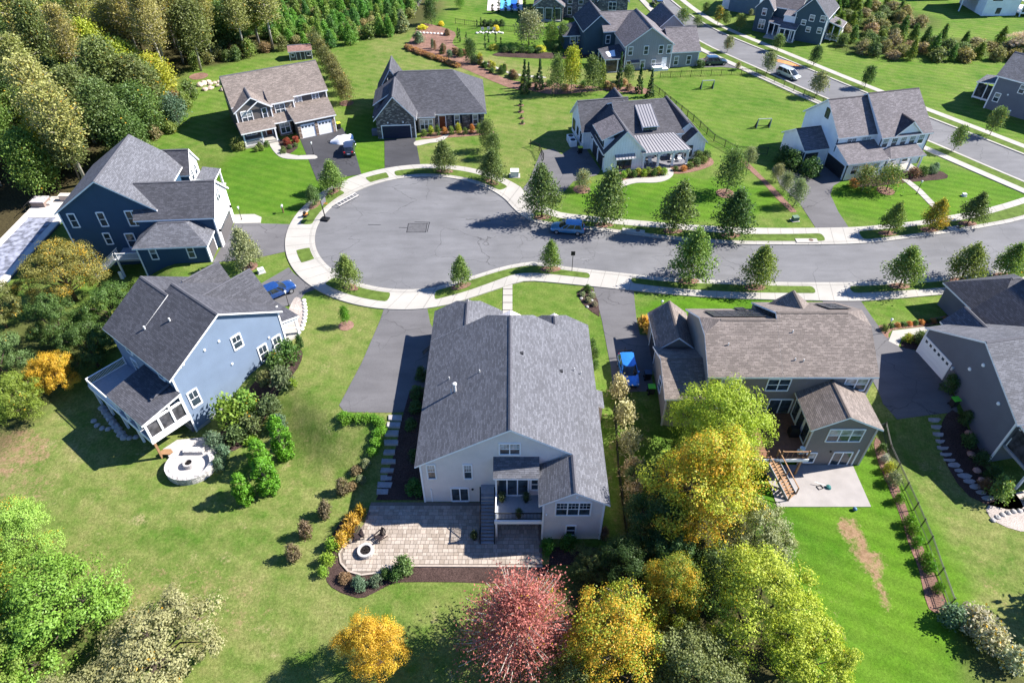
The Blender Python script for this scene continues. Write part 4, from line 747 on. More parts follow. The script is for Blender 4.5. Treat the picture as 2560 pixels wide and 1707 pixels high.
# 8 -- taupe house with solar panels and timber deck
h = House('house', 'taupe house with brown roof, solar panels and timber deck, right of the large greige house', (0, 0), 0, TAUPE, ROOFB, cap=M('ridge_cap_brown', (.12, .1, .088), .9, .25, 6))
zf = lambda y: 8.78 - .605 * (y - 51.6)
r = h.slab([[(26, 45.95, 5.37), (35.2, 45.95, 5.37), (35.2, 50.35, 8.03), (33.1, 51.6, 8.78), (26, 51.6, 8.78)], [(26, 51.6, 8.78), (33.1, 51.6, 8.78), (35.2, 52.85, 8.03), (35.2, 57.6, 5.15), (26, 57.6, 5.15)], [(35.2, 50.35, 8.03), (35.2, 52.85, 8.03), (33.1, 51.6, 8.78)]]); h.ridge(r, (26.1, 51.6, 8.78), (33.1, 51.6, 8.78))
r = h.slab([[(18.8, 45.95, 5.37), (25.99, 45.95, 5.37), (25.99, 50.95, 8.385), (20.5, 50.95, 8.385), (18.8, 49.65, 7.6)], [(20.5, 50.95, 8.385), (25.99, 50.95, 8.385), (25.99, 57, 4.73), (18.8, 57, 4.73), (18.8, 52.25, 7.6)], [(18.8, 49.65, 7.6), (20.5, 50.95, 8.385), (18.8, 52.25, 7.6)]]); h.ridge(r, (20.5, 50.95, 8.385), (25.9, 50.95, 8.385))
h.wallbox(26.0, 34.9, 46.3, 57.2, -2.9, 5.4); h.wallbox(19.1, 25.99, 46.3, 56.6, -2.9, 4.8); penta(h, 19.08, 19.12, 46.4, 56.4, 0, 5, 19.1, 5.1)
facade(h, 'x-', 19.1, [(46.3, -2.5), (56.6, -.1), (56.6, 4.8), (52.2, 7.35), (50.95, 7.5), (49.7, 7.35), (46.3, 5.4)], TAN); facade(h, 'x+', 34.9, [(46.3, -2.5), (57.2, -.1), (57.2, 5.2), (52.8, 7.8), (50.4, 7.8), (46.3, 5.4)], TAUPE)
r = h.vol(26.6, 32.2, 52.5, 56.1, 0, 5.2, 'gy', 7.75, .35, .3, rp=29.5)
h.vol(15.2, 19.09, 45.55, 52.4, -2.6, 3.1, 'gx', 4.75, .4, .35, wall=TAN, rp=49.2); h.vol(15.4, 19.08, 52.41, 57.9, -.2, 3.2, 'gy', 4.9, .3, .3, wall=TAN)
h.garage('x-', 15.4, 53.4, 56.2, 0, 2.2, GDARK); h.win('x-', 15.2, 48.2, 49.2, .8, 2.2, 1, 'dh', False)
PANEL = M('solar_panel', (.014, .014, .022), .22, .12, 1, .5); PFR = M('solar_frame', (.05, .05, .055), .4, .05)
for x0, y0, nn, rows, zz in ((20.2, 52.0, 5, 2, lambda y: 8.385 - .604 * (y - 50.95)), (32.0, 52.9, 2, 2, zf), (24.0, 55.6, 1, 1, lambda y: 8.385 - .604 * (y - 50.95))):
    for i_ in range(nn):
        for j_ in range(rows):
            x, y = x0 + i_ * 1.06, y0 + j_ * 1.55; a, b = zz(y) + .14, zz(y + 1.5) + .14; mb = MB()
            mb.face([(x, y, a), (x + 1.02, y, a), (x + 1.02, y + 1.5, b), (x, y + 1.5, b)]); o = mb.obj('solar_panel', PANEL, h.r)
            fr = MB()
            for p_, q_ in (((x, y, a), (x + 1.02, y, a)), ((x, y + 1.5, b), (x + 1.02, y + 1.5, b)), ((x, y, a), (x, y + 1.5, b)), ((x + 1.02, y, a), (x + 1.02, y + 1.5, b))): fr.beam(p_, q_, .04, .05)
            fr.obj('panel_frame', PFR, o)
h.vol(28.3, 34.3, 41.75, 46.28, -2.95, 2.95, 'gy', 4.75, .4, .35, rp=31.0)
h.win('y-', 41.75, 29.95, 33.15, 1.0, 2.65, 3, 'dh', False, blind=.9); h.win('y-', 41.75, 31.4, 33.1, -2.65, -.75, 2, 'sl'); h.win('y-', 41.75, 28.75, 29.65, -2.2, -.85, 1, 'dh', False, blind=1)
h.win('y-', 46.3, 24.9, 27.0, 3.25, 4.75, 2, 'dh', False); h.win('y-', 46.3, 32.4, 34.5, 3.3, 4.8, 2, 'dh', False, blind=.7); h.win('y-', 46.3, 25.75, 27.95, -.08, 1.85, 2, 'sl'); h.win('y-', 46.3, 20.4, 22.2, 3.25, 4.75, 2, 'dh', False); h.win('y-', 46.3, 20.6, 22.4, .7, 2.2, 2, 'dh', False)
for y0 in (42.2, 43.6, 45.0): h.win('x-', 28.3, y0, y0 + 1.1, -.02, 2.3, 1, 'sl')
h.trimv([(34.9, 46.3, -2.7, 5.3), (28.3, 41.75, -2.8, 2.9), (19.1, 46.3, -2.5, 5.3), (15.2, 45.55, -2.6, 3.0), (34.3, 41.75, -2.8, 2.9)], .16, M('trim_sand', (.5, .46, .41), .6, .06))
MB().box(33.55, 33.67, 41.66, 41.75, -2.7, -.3).obj('downspout', TRIM, h.r); h.disc('y-', 41.75, 30.95, -.6, .12, BLACKM)
dk = MB(); dk.box(21.5, 28.2, 40.45, 46.28, -.3, -.08); dk.obj('deck_floor', WOODD, h.r); MB().box(21.4, 28.25, 40.35, 40.45, -.42, -.06).obj('deck_rim', TRIM, h.r)
for x in (21.7, 24.6, 27.6): MB().box(x, x + .18, 40.5, 40.68, -2.9, -.3).obj('post', CEDAR, h.r)
h.rail((25.6, 40.5, -.08), (28.1, 40.5, -.08), 1.0, CEDAR, .5); h.rail((21.6, 40.5, -.08), (24.2, 40.5, -.08), 1.0, CEDAR, .5); h.rail((21.6, 40.5, -.08), (21.6, 46.1, -.08), 1.0, CEDAR, .5)
st = h.steps((24.75, 40.3, -.1), (26.6, 37.9, -2.72), 1.25, 13, CEDAR, COMPO)
for s_ in (-1, 1):
    ox, oy = .5 * s_, .385 * s_; mb = MB(); mb.beam((24.75 + ox, 40.3 + oy, .9), (26.6 + ox, 37.9 + oy, -1.72), .09, .07)
    for t in (0, .5, 1): mb.beam((24.75 + 1.85 * t + ox, 40.3 - 2.4 * t + oy, -.1 - 2.62 * t), (24.75 + 1.85 * t + ox, 40.3 - 2.4 * t + oy, .95 - 2.62 * t), .1)
    mb.obj('stair_rail', CEDAR, st)
for x, y in ((21.0, 48.7), (27.4, 49.8), (27.3, 47.4), (28.1, 47.3)): h.pipe(x, y, 5.37 + .603 * (y - 45.95), .28)
H8 = h
# 9 -- slate house at the right edge
h = House('house', 'slate grey house with white garage door on its shaded gable, at the right edge', (45.75, 50.8), 10, GREYL, ROOFG)
h.vol(0, 9, -8.9, 4.5, -3.0, 3.35, 'gx', 7.4, .35, .25, rp=-2.04); h.vol(4.5, 15.5, -7, 5.5, -2.5, 3.2, 'gy', 8.2, .4, .3, rp=10.5, roof=ROOFK); h.vol(2.6, 6.6, 2.0, 5.4, 0, 3.2, 'gy', 4.95, .35, .3, rp=4.4)  # right wing gets the darker shingle as painted shade for its left slope
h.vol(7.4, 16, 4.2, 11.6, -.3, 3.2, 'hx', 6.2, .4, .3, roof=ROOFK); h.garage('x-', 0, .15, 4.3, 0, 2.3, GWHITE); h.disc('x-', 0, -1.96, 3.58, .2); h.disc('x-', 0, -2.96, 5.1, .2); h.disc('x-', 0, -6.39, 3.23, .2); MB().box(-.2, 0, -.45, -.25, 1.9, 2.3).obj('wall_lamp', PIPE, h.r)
h.trimv([(0, -8.9, -2.7, 3.3), (0, 4.5, 0, 3.3)]); MB().box(.3, 7, -12.4, -8.92, -.2, .1).obj('deck_floor', COMPO, h.r)
for x in (.5, 3.2, 6.4): h.post(x, -12.2, -3.2, 2.6, .2); h.post(x, -9.2, .1, 2.6, .14)
h.slab([[(.1, -12.7, 2.75), (7.2, -12.7, 2.75), (7.2, -8.92, 3.3), (.1, -8.92, 3.3)]]); MB().box(.4, .46, -12.1, -9.1, .15, 2.5).obj('screen', GLASSW, h.r); MB().box(.6, 6.4, -12.25, -12.2, .15, 2.5).obj('screen', GLASSW, h.r)
h.rail((.45, -12.2, .1), (.45, -9.1, .1), 1.0, TRIM); h.rail((.5, -12.25, .1), (6.4, -12.25, .1), 1.0, TRIM)
h.pipe(4.0, -4.5, 5.9, .3, mat=DARKV)
H9 = h
# 10 -- grey house by the soccer lawn
h = House('house', 'grey board-sided house with brown roof facing the fenced soccer lawn', (22.27, 136.9), 8, GREY, ROOFB)
h.vol(0, 9.4, 0, 11, -.2, 4.75, 'gy', 8.15, .38, .35, roof=ROOFT); h.vol(9.3, 15.2, .3, 9, -.2, 3.1, 'gx', 6.4, .35, .3, roof=ROOFT); h.vol(-6.2, 0, 9.5, 19, -.2, 4.9, 'gy', 7.8, .38, .3, wall=TEAL, roof=ROOFK); h.vol(-2.4, 5, 8.2, 16, -.2, 5.0, 'gx', 7.6, .35, .3, wall=TEAL, roof=ROOFT)
h.vol(-9.5, -2.6, 13.4, 19, -.2, 2.8, 'hx', 4.6, .38, .3, wall=TEAL, roof=ROOFK, rp=16.2); h.vol(9, 15, 9, 17, -.2, 4.6, 'gy', 7.4, .38, .3, roof=ROOFT)
for a, b, z0, z1, y in ((.55, 1.35, 3.0, 4.5, 0), (3.7, 4.5, 3.0, 4.5, 0), (6.7, 7.5, 3.0, 4.5, 0), (8.35, 9.15, 3.0, 4.5, 0), (.4, 1.2, .4, 1.8, 0), (3.3, 4.1, .4, 1.8, 0), (5.55, 6.3, .4, 1.8, 0), (10.3, 11.1, .5, 2.1, .3), (12.9, 13.7, .5, 2.1, .3)): h.win('y-', y, a, b, z0, z1, 1, 'dh', False)
for a in (-8.2, -6.6, -5.0): h.win('y-', 13.4, a, a + 1.0, 1.2, 2.4, 1, 'dh', False, blind=1)
h.win('y-', 8.2, -1.9, -1.1, 2.6, 4.1, 1, 'dh', False); h.door('y-', 0, 7.7, 8.5, .1, 2.1, GWHITE); MB().box(5.6, 7.6, -1.2, -.02, -.1, .7).box(7.6, 8.8, -1.2, -.02, -.1, .35).obj('stoop', TRIM, h.r); MB().beam((5.6, -1.2, 1.5), (7.6, -1.2, 1.5), .08).beam((5.6, -1.2, .7), (5.6, -1.2, 1.5), .08).beam((7.6, -1.2, .7), (7.6, -1.2, 1.5), .08).obj('railing', TRIM, h.r)
h.slab([[(-4.3, -.9, 2.7), (-1.0, -.9, 2.7), (-.02, .5, 3.5), (-.02, 5, 3.5), (-4.3, 5, 2.7)]], ROOFK); h.slab([[(1.2, -.6, 1.6), (2.9, -.6, 1.6), (2.9, -.01, 2.0), (1.2, -.01, 2.0)]], ROOFT, .1)
for x, y in ((-4.1, -.7), (-1.6, -.7), (-4.1, 2.2), (-4.1, 4.8)): h.post(x, y, 0, 2.6, .18)
MB().box(-4.3, -.02, -.9, 5, -.2, .2).obj('porch_floor', COMPO, h.r); h.trimv([(0, 0, 0, 4.7), (9.4, 0, 0, 4.7), (15.2, .3, 0, 3.1)]); MB().box(-4.05, -1.7, -.68, -.66, .2, 2.5).obj('screen', GLASSW, h.r); MB().box(-4.08, -4.05, -.6, 4.7, .2, 2.5).obj('screen', GLASSW, h.r)
# 11 -- stone house beyond it
h = House('house', 'grey stone house with twin gables beside the far swimming pool', (5.2, 167.2), -6, STONEG, ROOFT)
h.vol(0, 20, 3, 13, 0, 5.4, 'gx', 9, .4, .3); h.vol(0, 6.5, 0, 6, 0, 3.4, 'gy', 5.8, .4, .3); h.vol(14.5, 21, -1, 8, 0, 5.2, 'gy', 8.6, .4, .3, roof=ROOFK); h.wallbox(.4, 6.1, -.6, -.02, 0, .4, FOUND, 'terrace')
for a in (.5, 2.5, 4.5): h.win('y-', 0, a, a + 1.5, .3, 2.8, 1, 'fix')
for a in (7.5, 10, 12.5): h.win('y-', 3, a, a + .9, 3.1, 4.7, 1, 'dh', False); h.win('y-', 3, a, a + .9, .7, 2.3, 1, 'dh', False)
h.win('y-', -1, 16.8, 18.4, 3.2, 4.8, 2, 'dh', False); h.win('y-', -1, 16.8, 18.4, .7, 2.3, 2, 'dh', False)
# 12 -- navy house across the far road
h = House('house', 'dark navy two-storey house with white porch across the far road', (60.73, 154.7), -32, TEAL, ROOFT)
h.vol(0, 6.4, 0, 9, -.3, 5.6, 'gy', 9.0, .38, .35, rp=2.9, roof=ROOFK); h.vol(-8, 0, 3, 11, -.2, 5.3, 'gx', 8.4, .38, .3); h.vol(-8.8, -5.2, 1.2, 6, -.2, 5.2, 'gy', 7.6, .35, .3); h.slab([[(-5.4, .2, 2.8), (1.0, -1.8, 2.8), (1.0, 0, 3.3), (-5.4, 3, 3.3)]]); h.slab([[(-2.4, -2.2, 2.7), (1.2, -2.2, 2.7), (1.2, -.02, 3.4), (-2.4, -.02, 3.4)]])
for x in (-2.2, -1.1, 0, 1.0): h.post(x, -2.0, .2, 2.6, .2)
for x in (-5.2, -4, -3): h.post(x, .3, .2, 2.6, .2)
MB().box(-5.3, 1.1, -2.1, 2.9, -.1, .2).obj('porch_floor', CONC, h.r); h.vol(-2.4, .3, .2, 3, 3.3, 4.5, 'sy+', 5.0, .2, .15, wall=WHITES)
for a, b, z0, z1 in ((1.5, 2.3, 3.4, 4.3), (2.9, 3.8, 4.4, 5.5), (5.1, 6.0, 4.6, 5.7), (2.8, 3.6, 2.2, 3.1), (5.1, 5.9, 2.3, 3.3)): h.win('y-', 0, a, b, z0, z1, 1, 'dh', False, blind=1)
h.win('x-', -8.8, 1.9, 3.4, 1.0, 2.6, 2); h.win('y-', 1.2, -7.6, -6.4, .8, 2.6, 2); h.win('y-', 1.2, -7.4, -6.6, 3.6, 4.9)
h.slab([[(6.41, 3.5, 3.9), (9.4, 3.5, 3.1), (9.4, 8, 3.1), (6.41, 8, 3.9)]], ROOFT); MB().box(6.41, 9.2, 3.6, 7.9, .2, .45).obj('deck_floor', TRIM, h.r)
for x, y in ((9, 3.8), (9, 5.8), (9, 7.7), (7.6, 3.8)): h.post(x, y, -.2, 3.1, .2)
h.rail((6.5, 3.7, .45), (9.1, 3.7, .45), .9); h.rail((9.1, 3.7, .45), (9.1, 7.8, .45), .9); h.trimv([(0, 0, 0, 5.5), (6.4, 0, -.2, 5.5)], .2)
# 13 -- steel blue house
h = House('house', 'steel blue house with white side bay at the top edge beyond the far road', (57.8, 170.9), -32, BLUEF, ROOFG)
h.vol(-7, 0, 0, 10, 0, 5.6, 'gy', 9, .4, .3); h.vol(-9, -7.01, 1, 5, 0, 3.4, 'sx+', 4.4, .3, .2, wall=WHITES); h.win('x-', -9, 2, 3.6, 1, 2.6, 2); h.win('y-', 0, -2.6, -1.8, 3.4, 4.8)
# 14 -- grey house at the right edge
h = House('house', 'blue-grey house with corner screen porch at the upper right edge', (85.1, 119.3), -47.4, GREYL, ROOFG)
h.vol(0, 15, 0, 9, -.3, 5.9, 'gx', 8.8, .4, .35); h.win('y-', 0, .75, 1.55, 1.6, 3.0, 1, 'dh', False, blind=1); h.win('y-', 0, 3.85, 4.6, 4.0, 5.3, 1, 'dh', False, blind=1); h.disc('y-', 0, 2.6, 3.2, .15); h.disc('y-', 0, 4.1, .8, .15); h.trimv([(0, 0, 0, 5.8)], .2)
h.slab([[(-3.6, 2.9, 2.95), (-.02, 2.9, 3.6), (-.02, 7.8, 3.6), (-3.6, 7.8, 2.95)]]); MB().box(-3.4, -.02, 3.1, 7.6, .1, .4).obj('porch_floor', TRIM, h.r)
for x, y in ((-3.3, 3.2), (-1.7, 3.2), (-3.3, 5.4), (-3.3, 7.5)): h.post(x, y, -.2, 2.9, .18)
MB().box(-3.3, -.02, 3.18, 3.22, .4, 2.8).obj('screen', GLASSW, h.r); MB().box(-3.32, -3.28, 3.2, 7.5, .4, 2.8).obj('screen', GLASSW, h.r)
# 15/16 -- top right
h = House('house', 'white house with dark windows at the upper right corner', (110.6, 170.6), 2, WHITES, ROOFG)
h.vol(0, 8.2, 0, 10, 0, 7, 'gy', 10.5, .4, .3); h.vol(-.0, 7, 3, 10, 0, 7, 'gx', 10, .4, .3)
for a, z0, z1 in ((1.4, 3.4, 5), (2.6, 3.4, 5), (5.6, 3.6, 4.6), (3.2, .6, 1.6)): h.win('y-', 0, a, a + .9, z0, z1, 1, 'dh', False, BLACKM, 0)
for a in (1, 2, 3, 4): h.win('x-', 0, a, a + .6, 3.4, 5, 1, 'dh', False, BLACKM, 0)
h.slab([[(8.4, -1, 3.3), (13.5, -1, 3.3), (13.5, 5, 4), (8.4, 5, 4)]], TRIM); MB().box(8.5, 13.3, -.8, 5, .6, .9).obj('deck_floor', TRIM, h.r)
for x in (8.8, 11, 13.1): h.post(x, -.6, 0, 3.3, .2); MB().box(x, x + 2, -.62, -.6, .9, 3.1).obj('screen', GLASSW, h.r)
h.wallbox(-3.6, -.01, 3.5, 7, 2.6, 2.9, TRIM, 'deck_floor'); h.rail((-3.5, 3.6, 2.9), (-.1, 3.6, 2.9), 1.0, BLACKM); h.post(-3.4, 3.7, 0, 2.6, .2)
h = House('house', 'pale blue-grey house cut by the top edge above the thicket', (103.5, 183.2), 4, BLUEF, ROOFG); h.vol(0, 11, 0, 9, 0, 5.5, 'gx', 8.5, .4, .3); h.win('y-', 0, 2, 3, 1, 2.5); h.win('y-', 0, 6, 7, 1, 2.5)
# garden shed
h = House('garden_shed', 'brown garden shed with white doors and reddish roof at the wood edge', (-45.4, 142.2), 14.4, BROWN, shingle('shingle_rust', (.24, .14, .12)), cat='shed')
h.vol(0, 4.4, 0, 2.9, -.1, 1.75, 'gx', 2.6, .25, .2); h.win('y-', 0, .35, .9, .75, 1.35, 1, 'fix'); h.win('y-', 0, 3.5, 4.05, .75, 1.35, 1, 'fix'); h.trimv([(0, 0, 0, 1.7), (4.4, 0, 0, 1.7)], .14)
for a in (1.35, 2.2): h.door('y-', 0, a, a + .75, .05, 1.6, BROWN)
# ---------------- vegetation ----------------
ORD = 'first second third fourth fifth sixth seventh eighth ninth tenth eleventh twelfth thirteenth fourteenth fifteenth sixteenth seventeenth eighteenth'.split()
RN = np.random.default_rng(11)
def leafmat():
    m = bpy.data.materials.new('leaves'); m.use_nodes = True; nt = m.node_tree; nt.nodes.clear()
    oi = nd(nt, 'ShaderNodeObjectInfo'); at = nd(nt, 'ShaderNodeAttribute', {'attribute_name': 'tint'}); r1 = nd(nt, 'ShaderNodeAttribute', {'attribute_name': 'rnd'})
    k = rng(nt, at.outputs['Fac'], 0, 1, .85, 1.95)
    base = mix(nt, 1.0, oi.outputs['Color'], nd(nt, 'ShaderNodeCombineColor', None, i0=k, i1=k, i2=mth(nt, 'MULTIPLY', k, .9)).outputs[0], 'MULTIPLY')
    aut = mix(nt, at.outputs['Fac'], (.50, .26, .025), (.62, .46, .05))
    cc = mix(nt, mth(nt, 'LESS_THAN', r1.outputs['Fac'], oi.outputs['Alpha']), base, aut)
    d = nd(nt, 'ShaderNodeBsdfDiffuse', None, Color=cc); t = nd(nt, 'ShaderNodeBsdfTranslucent', None, Color=mix(nt, 1.0, cc, (1.15, 1.2, .7), 'MULTIPLY'))
    g = nd(nt, 'ShaderNodeBsdfGlossy', None, Color=(.8, .85, .8, 1), Roughness=.5)
    a = nd(nt, 'ShaderNodeMixShader', None, i0=.36, i1=d.outputs[0], i2=t.outputs[0]); b = nd(nt, 'ShaderNodeMixShader', None, i0=.018, i1=a.outputs[0], i2=g.outputs[0])
    o = nd(nt, 'ShaderNodeOutputMaterial', None, Surface=b.outputs[0]); return m
LEAF = leafmat()
BARK = M('bark_grey', (.16, .13, .105), .9, .3, 5); BARKL = M('bark_pale', (.36, .33, .28), .85, .3, 4); BARKD = M('bark_dark', (.06, .045, .035), .9, .3, 5)
def cloud(name, P_, size, up=.35, aspect=.6, rs=None, spread=.5, axis=None, clump=None, nrm=None):
    rs = rs or np.random.default_rng(1); n = len(P_); N_ = rs.normal(size=(n, 3)); N_[:, 2] = np.abs(N_[:, 2]) * .6 + up
    if nrm is not None: N_ = nrm * 1.15 + rs.normal(size=(n, 3)) * .5 + np.array([0, 0, .25])
    N_ /= np.linalg.norm(N_, axis=1)[:, None]
    U = rs.normal(size=(n, 3)) if axis is None else axis + rs.normal(size=(n, 3)) * spread
    U -= N_ * (U * N_).sum(1)[:, None]; U /= np.linalg.norm(U, axis=1)[:, None] + 1e-9; V = np.cross(N_, U)
    s = (size * rs.uniform(.65, 1.35, n))[:, None]
    U = U * s * .5; V = V * s * .5 * aspect; bend = N_ * s * .12
    q = np.stack([P_ - U, P_ + V * 1.0 + U * .05 - bend * 0, P_ + U - bend, P_ - V + U * .05], 1).reshape(-1, 3)
    me = bpy.data.meshes.new(name); me.vertices.add(4 * n); me.vertices.foreach_set('co', q.astype(np.float32).ravel())
    me.loops.add(4 * n); me.loops.foreach_set('vertex_index', np.arange(4 * n, dtype=np.int32)); me.polygons.add(n); me.polygons.foreach_set('loop_start', np.arange(0, 4 * n, 4, dtype=np.int32))
    try: me.polygons.foreach_set('loop_total', np.full(n, 4, dtype=np.int32))
    except Exception: pass
    t = rs.uniform(0, 1, n) * .65 + (rs.uniform(0, .35, n) if clump is None else clump * .35)
    rr = rs.uniform(0, 1, n) if clump is None else np.clip(.45 * rs.uniform(0, 1, n) + .55 * clump, 0, 1)
    for nm, v in (('tint', t), ('rnd', rr)):
        a = me.attributes.new(nm, 'FLOAT', 'POINT'); a.data.foreach_set('value', np.repeat(v, 4).astype(np.float32))
    me.materials.append(LEAF); me.update(calc_edges=True); me.validate(); return me
def branchy(seed, H, R, th, nb, nl, size, prof='cone', el=(15, 65), jit=.11, sub=5, trunk_r=.1, droop=0.0, inner=.2, bark=BARK, vis=.35, twig=.02):
    """trunk, limbs and leaves growing on the limbs; returns (trunk mesh, crown mesh)"""
    rs = np.random.default_rng(seed); pts = []; cl = []; tb = MB(); lean = rs.normal(0, .02 * H, 2)
    top = np.array([lean[0], lean[1], H * .97]); ax = lambda z: np.array([lean[0] * z / H, lean[1] * z / H, z])
    tb.tube([ax(-.3), ax(th), ax(H * .6), tuple(top)], [trunk_r * 1.25, trunk_r, trunk_r * .6, trunk_r * .12], 7)
    for b in range(nb):
        f = (b + rs.uniform(0, 1)) / nb; zb = th + (H * .94 - th) * f
        if prof == 'cone': L = R * (1 - f ** 1.25) ** .9 * (1 if f > .12 else .72 + 2.3 * f)
        elif prof == 'oval': L = R * math.sqrt(max(.02, 1 - (2 * f - .85) ** 2 / 1.35))
        else: L = R * math.sqrt(max(.03, 1 - (1.55 * f - .55) ** 2))
        L *= rs.uniform(.72, 1.12); a = b * 2.399 + rs.uniform(-.5, .5); e = rad(el[0] + (el[1] - el[0]) * f + rs.uniform(-9, 9))
        d = np.array([math.cos(a) * math.cos(e), math.sin(a) * math.cos(e), math.sin(e)]); p0 = ax(zb); L = max(L, .12 * R)
        end = p0 + d * L + np.array([0, 0, -droop * L]); mid = p0 + d * L * .55 + np.array([0, 0, .05 * L])
        if rs.uniform() < vis or b % 3 == 0: tb.tube([tuple(p0), tuple(mid), tuple(end)], [trunk_r * .42 * (1 - f * .6), trunk_r * .22, twig * .4], 4, cap=False)
        nn = max(4, int(nl / nb * (L / R) * 1.7)); c0 = rs.uniform()
        for s_ in range(sub):
            ns = nn // sub + 1; t = rs.uniform(inner, 1.0, ns) ** .8; base = p0[None] * (1 - t)[:, None] + end[None] * t[:, None] + np.array([0, 0, .06 * L])[None] * (np.sin(t * 3.14))[:, None]
            side = rs.normal(size=3); side -= d * side.dot(d); side /= np.linalg.norm(side); off = rs.uniform(-1, 1, ns)
            w_ = jit * L * (1.25 - .75 * t) + .10 * R * jit / .11
            P2 = base + side[None] * (off * w_ * 1.7)[:, None] + rs.normal(size=(ns, 3)) * (w_ * .55)[:, None]
            pts.append(P2); cl.append(np.full(ns, np.clip(c0 + rs.normal() * .2, 0, 1)))
    P_ = np.concatenate(pts); C = np.concatenate(cl); P_[:, 2] = np.maximum(P_[:, 2], .15)
    return tb.mesh('trunk', bark, True), cloud('crown', P_, size, rs=rs, clump=C)
def lumps(seed, R, H, n, size, nl, z0=0.0, taper=0.0, th=0.0, fill=.55, aspect=.6, bark=BARK, axis=None, rough=.28, up=.35):
    """dense foliage as overlapping uneven clumps (shrubs, cedars, hedging conifers, big round crowns)"""
    rs = np.random.default_rng(seed); tb = MB(); tb.tube([(0, 0, -.3), (0, 0, H * .35), (0, 0, H * .8)], [max(.04, R * .055), max(.03, R * .04), .015], 6)
    P_, C, E_ = [], [], []
    for k in range(n):
        f = rs.uniform(); z = z0 + (H - z0) * (f ** (1.0 if taper < .5 else 1.25)); prof = (1 - f) ** .8 if taper > .5 else math.sqrt(max(.04, 1 - (2 * f - .72) ** 2 / 1.75))
        r = R * prof * (rs.uniform(.35, 1) ** .5); a = rs.uniform(0, 6.283); cr = rough * R * (.55 if taper > .5 else 1) * rs.uniform(.7, 1.35)
        c = np.array([math.cos(a) * max(0, r - cr * .6), math.sin(a) * max(0, r - cr * .6), z]); m = nl // n; d = rs.normal(size=(m, 3)); d /= np.linalg.norm(d, axis=1)[:, None]
        rr = cr * rs.uniform(fill, 1.05, m) ; P_.append(c + d * rr[:, None] * np.array([1, 1, .85])); C.append(np.full(m, rs.uniform())); E_.append(d)
        if k % 3 == 0: tb.tube([(0, 0, max(.05, z * .4)), tuple(c)], [.03 * R, .008 * R], 4, cap=False)
    P_ = np.concatenate(P_); P_[:, 2] = np.maximum(P_[:, 2], .04)
    return tb.mesh('trunk', bark, True), cloud('crown', P_, size, rs=rs, clump=np.concatenate(C), aspect=aspect, axis=axis, up=up, nrm=np.concatenate(E_))
def lobed(seed, R, H, z0, nM, nm, nl, size, bark=BARKD):
    """big uneven crown: a few limbs, each carrying a lobe made of many leaf clumps, with gaps between lobes"""
    rs = np.random.default_rng(seed); tb = MB(); tb.tube([(0, 0, -.4), (0, 0, H * .3), (.1, .1, H * .62)], [.06 * R, .045 * R, .02 * R], 7); P_, C, E_ = [], [], []
    for k in range(nM):
        f = (k + .5) / nM; z = z0 + (H - z0) * (.18 + .72 * f); a = k * 2.399 + rs.uniform(-.5, .5); pr = math.sqrt(max(.05, 1 - (1.7 * f - .62) ** 2)); r = R * pr * rs.uniform(.45, .78) * (0.25 if k == nM - 1 else 1)
        c = np.array([math.cos(a) * r, math.sin(a) * r, z]); lr = R * rs.uniform(.30, .46); tone = rs.uniform(); p1 = np.array([0, 0, max(.3, z * .45)])
        tb.tube([tuple(p1), tuple((p1 + c) / 2 + rs.normal(0, .05 * R, 3)), tuple(c)], [.026 * R, .016 * R, .006 * R], 5, cap=False)
        for j in range(nm):
            d = rs.normal(size=3); d[2] = d[2] * .8 + .25; d /= np.linalg.norm(d); cc = c + d * lr * rs.uniform(.55, 1.0) * np.array([1, 1, .8]); cr = lr * rs.uniform(.26, .46); m = max(6, nl // (nM * nm)); e = rs.normal(size=(m, 3)); e /= np.linalg.norm(e, axis=1)[:, None]
            P_.append(cc + e * (cr * rs.uniform(.35, 1.1, m))[:, None] * np.array([1.1, 1.1, .75])); C.append(np.full(m, np.clip(.5 * tone + .5 * rs.uniform(), 0, 1))); E_.append(e * .7 + d[None] * .5)
            if j % 3 == 0: tb.tube([tuple(c), tuple(cc)], [.007 * R, .003 * R], 4, cap=False)
    P_ = np.concatenate(P_); P_[:, 2] = np.maximum(P_[:, 2], .1)
    return tb.mesh('trunk', bark, True), cloud('crown', P_, size, rs=rs, clump=np.concatenate(C), nrm=np.concatenate(E_))
def tufts(seed, R, H, nb, ln, wd=.05):
    """ornamental grass: arching blades"""
    rs = np.random.default_rng(seed); n = nb; a = rs.uniform(0, 6.283, n); t = rs.uniform(.1, 1, n); P_ = np.stack([np.cos(a) * R * t * .8, np.sin(a) * R * t * .8, H * rs.uniform(.25, .95, n) * (1 - .45 * t)], 1)
    ax_ = np.stack([np.cos(a) * t, np.sin(a) * t, np.full(n, .9)], 1); tb = MB(); tb.lathe([(R * .2, -.1), (R * .12, H * .3)], 7)
    return tb.mesh('trunk', BARKL), cloud('crown', P_, ln, rs=rs, axis=ax_, aspect=.16, up=-.1, spread=.25)
def bare(seed, H, R, levels=4):
    rs = np.random.default_rng(seed); tb = MB(); tw = MB()
    def grow(p, d, L, r, lv):
        q = p + d * L; (tb if lv > 2 else tw).tube([tuple(p), tuple(p * .5 + q * .5 + rs.normal(0, .04 * L, 3)), tuple(q)], [r, r * .8, r * .62], 5 if lv > 2 else 3, cap=False)
        if lv == 0: return
        for _ in range(4 if lv > 1 else 5):
            e = d + rs.normal(0, .42, 3); e[2] += .25; e /= np.linalg.norm(e); grow(p + d * L * rs.uniform(.55, 1), e, L * rs.uniform(.55, .8), r * .6, lv - 1)
    grow(np.array([0, 0, -.2]), np.array([0, 0, 1.0]), H * .36, .13, levels); return tb.mesh('trunk', BARKL, True), tw.mesh('twigs', BARKL, True)
PR = {}
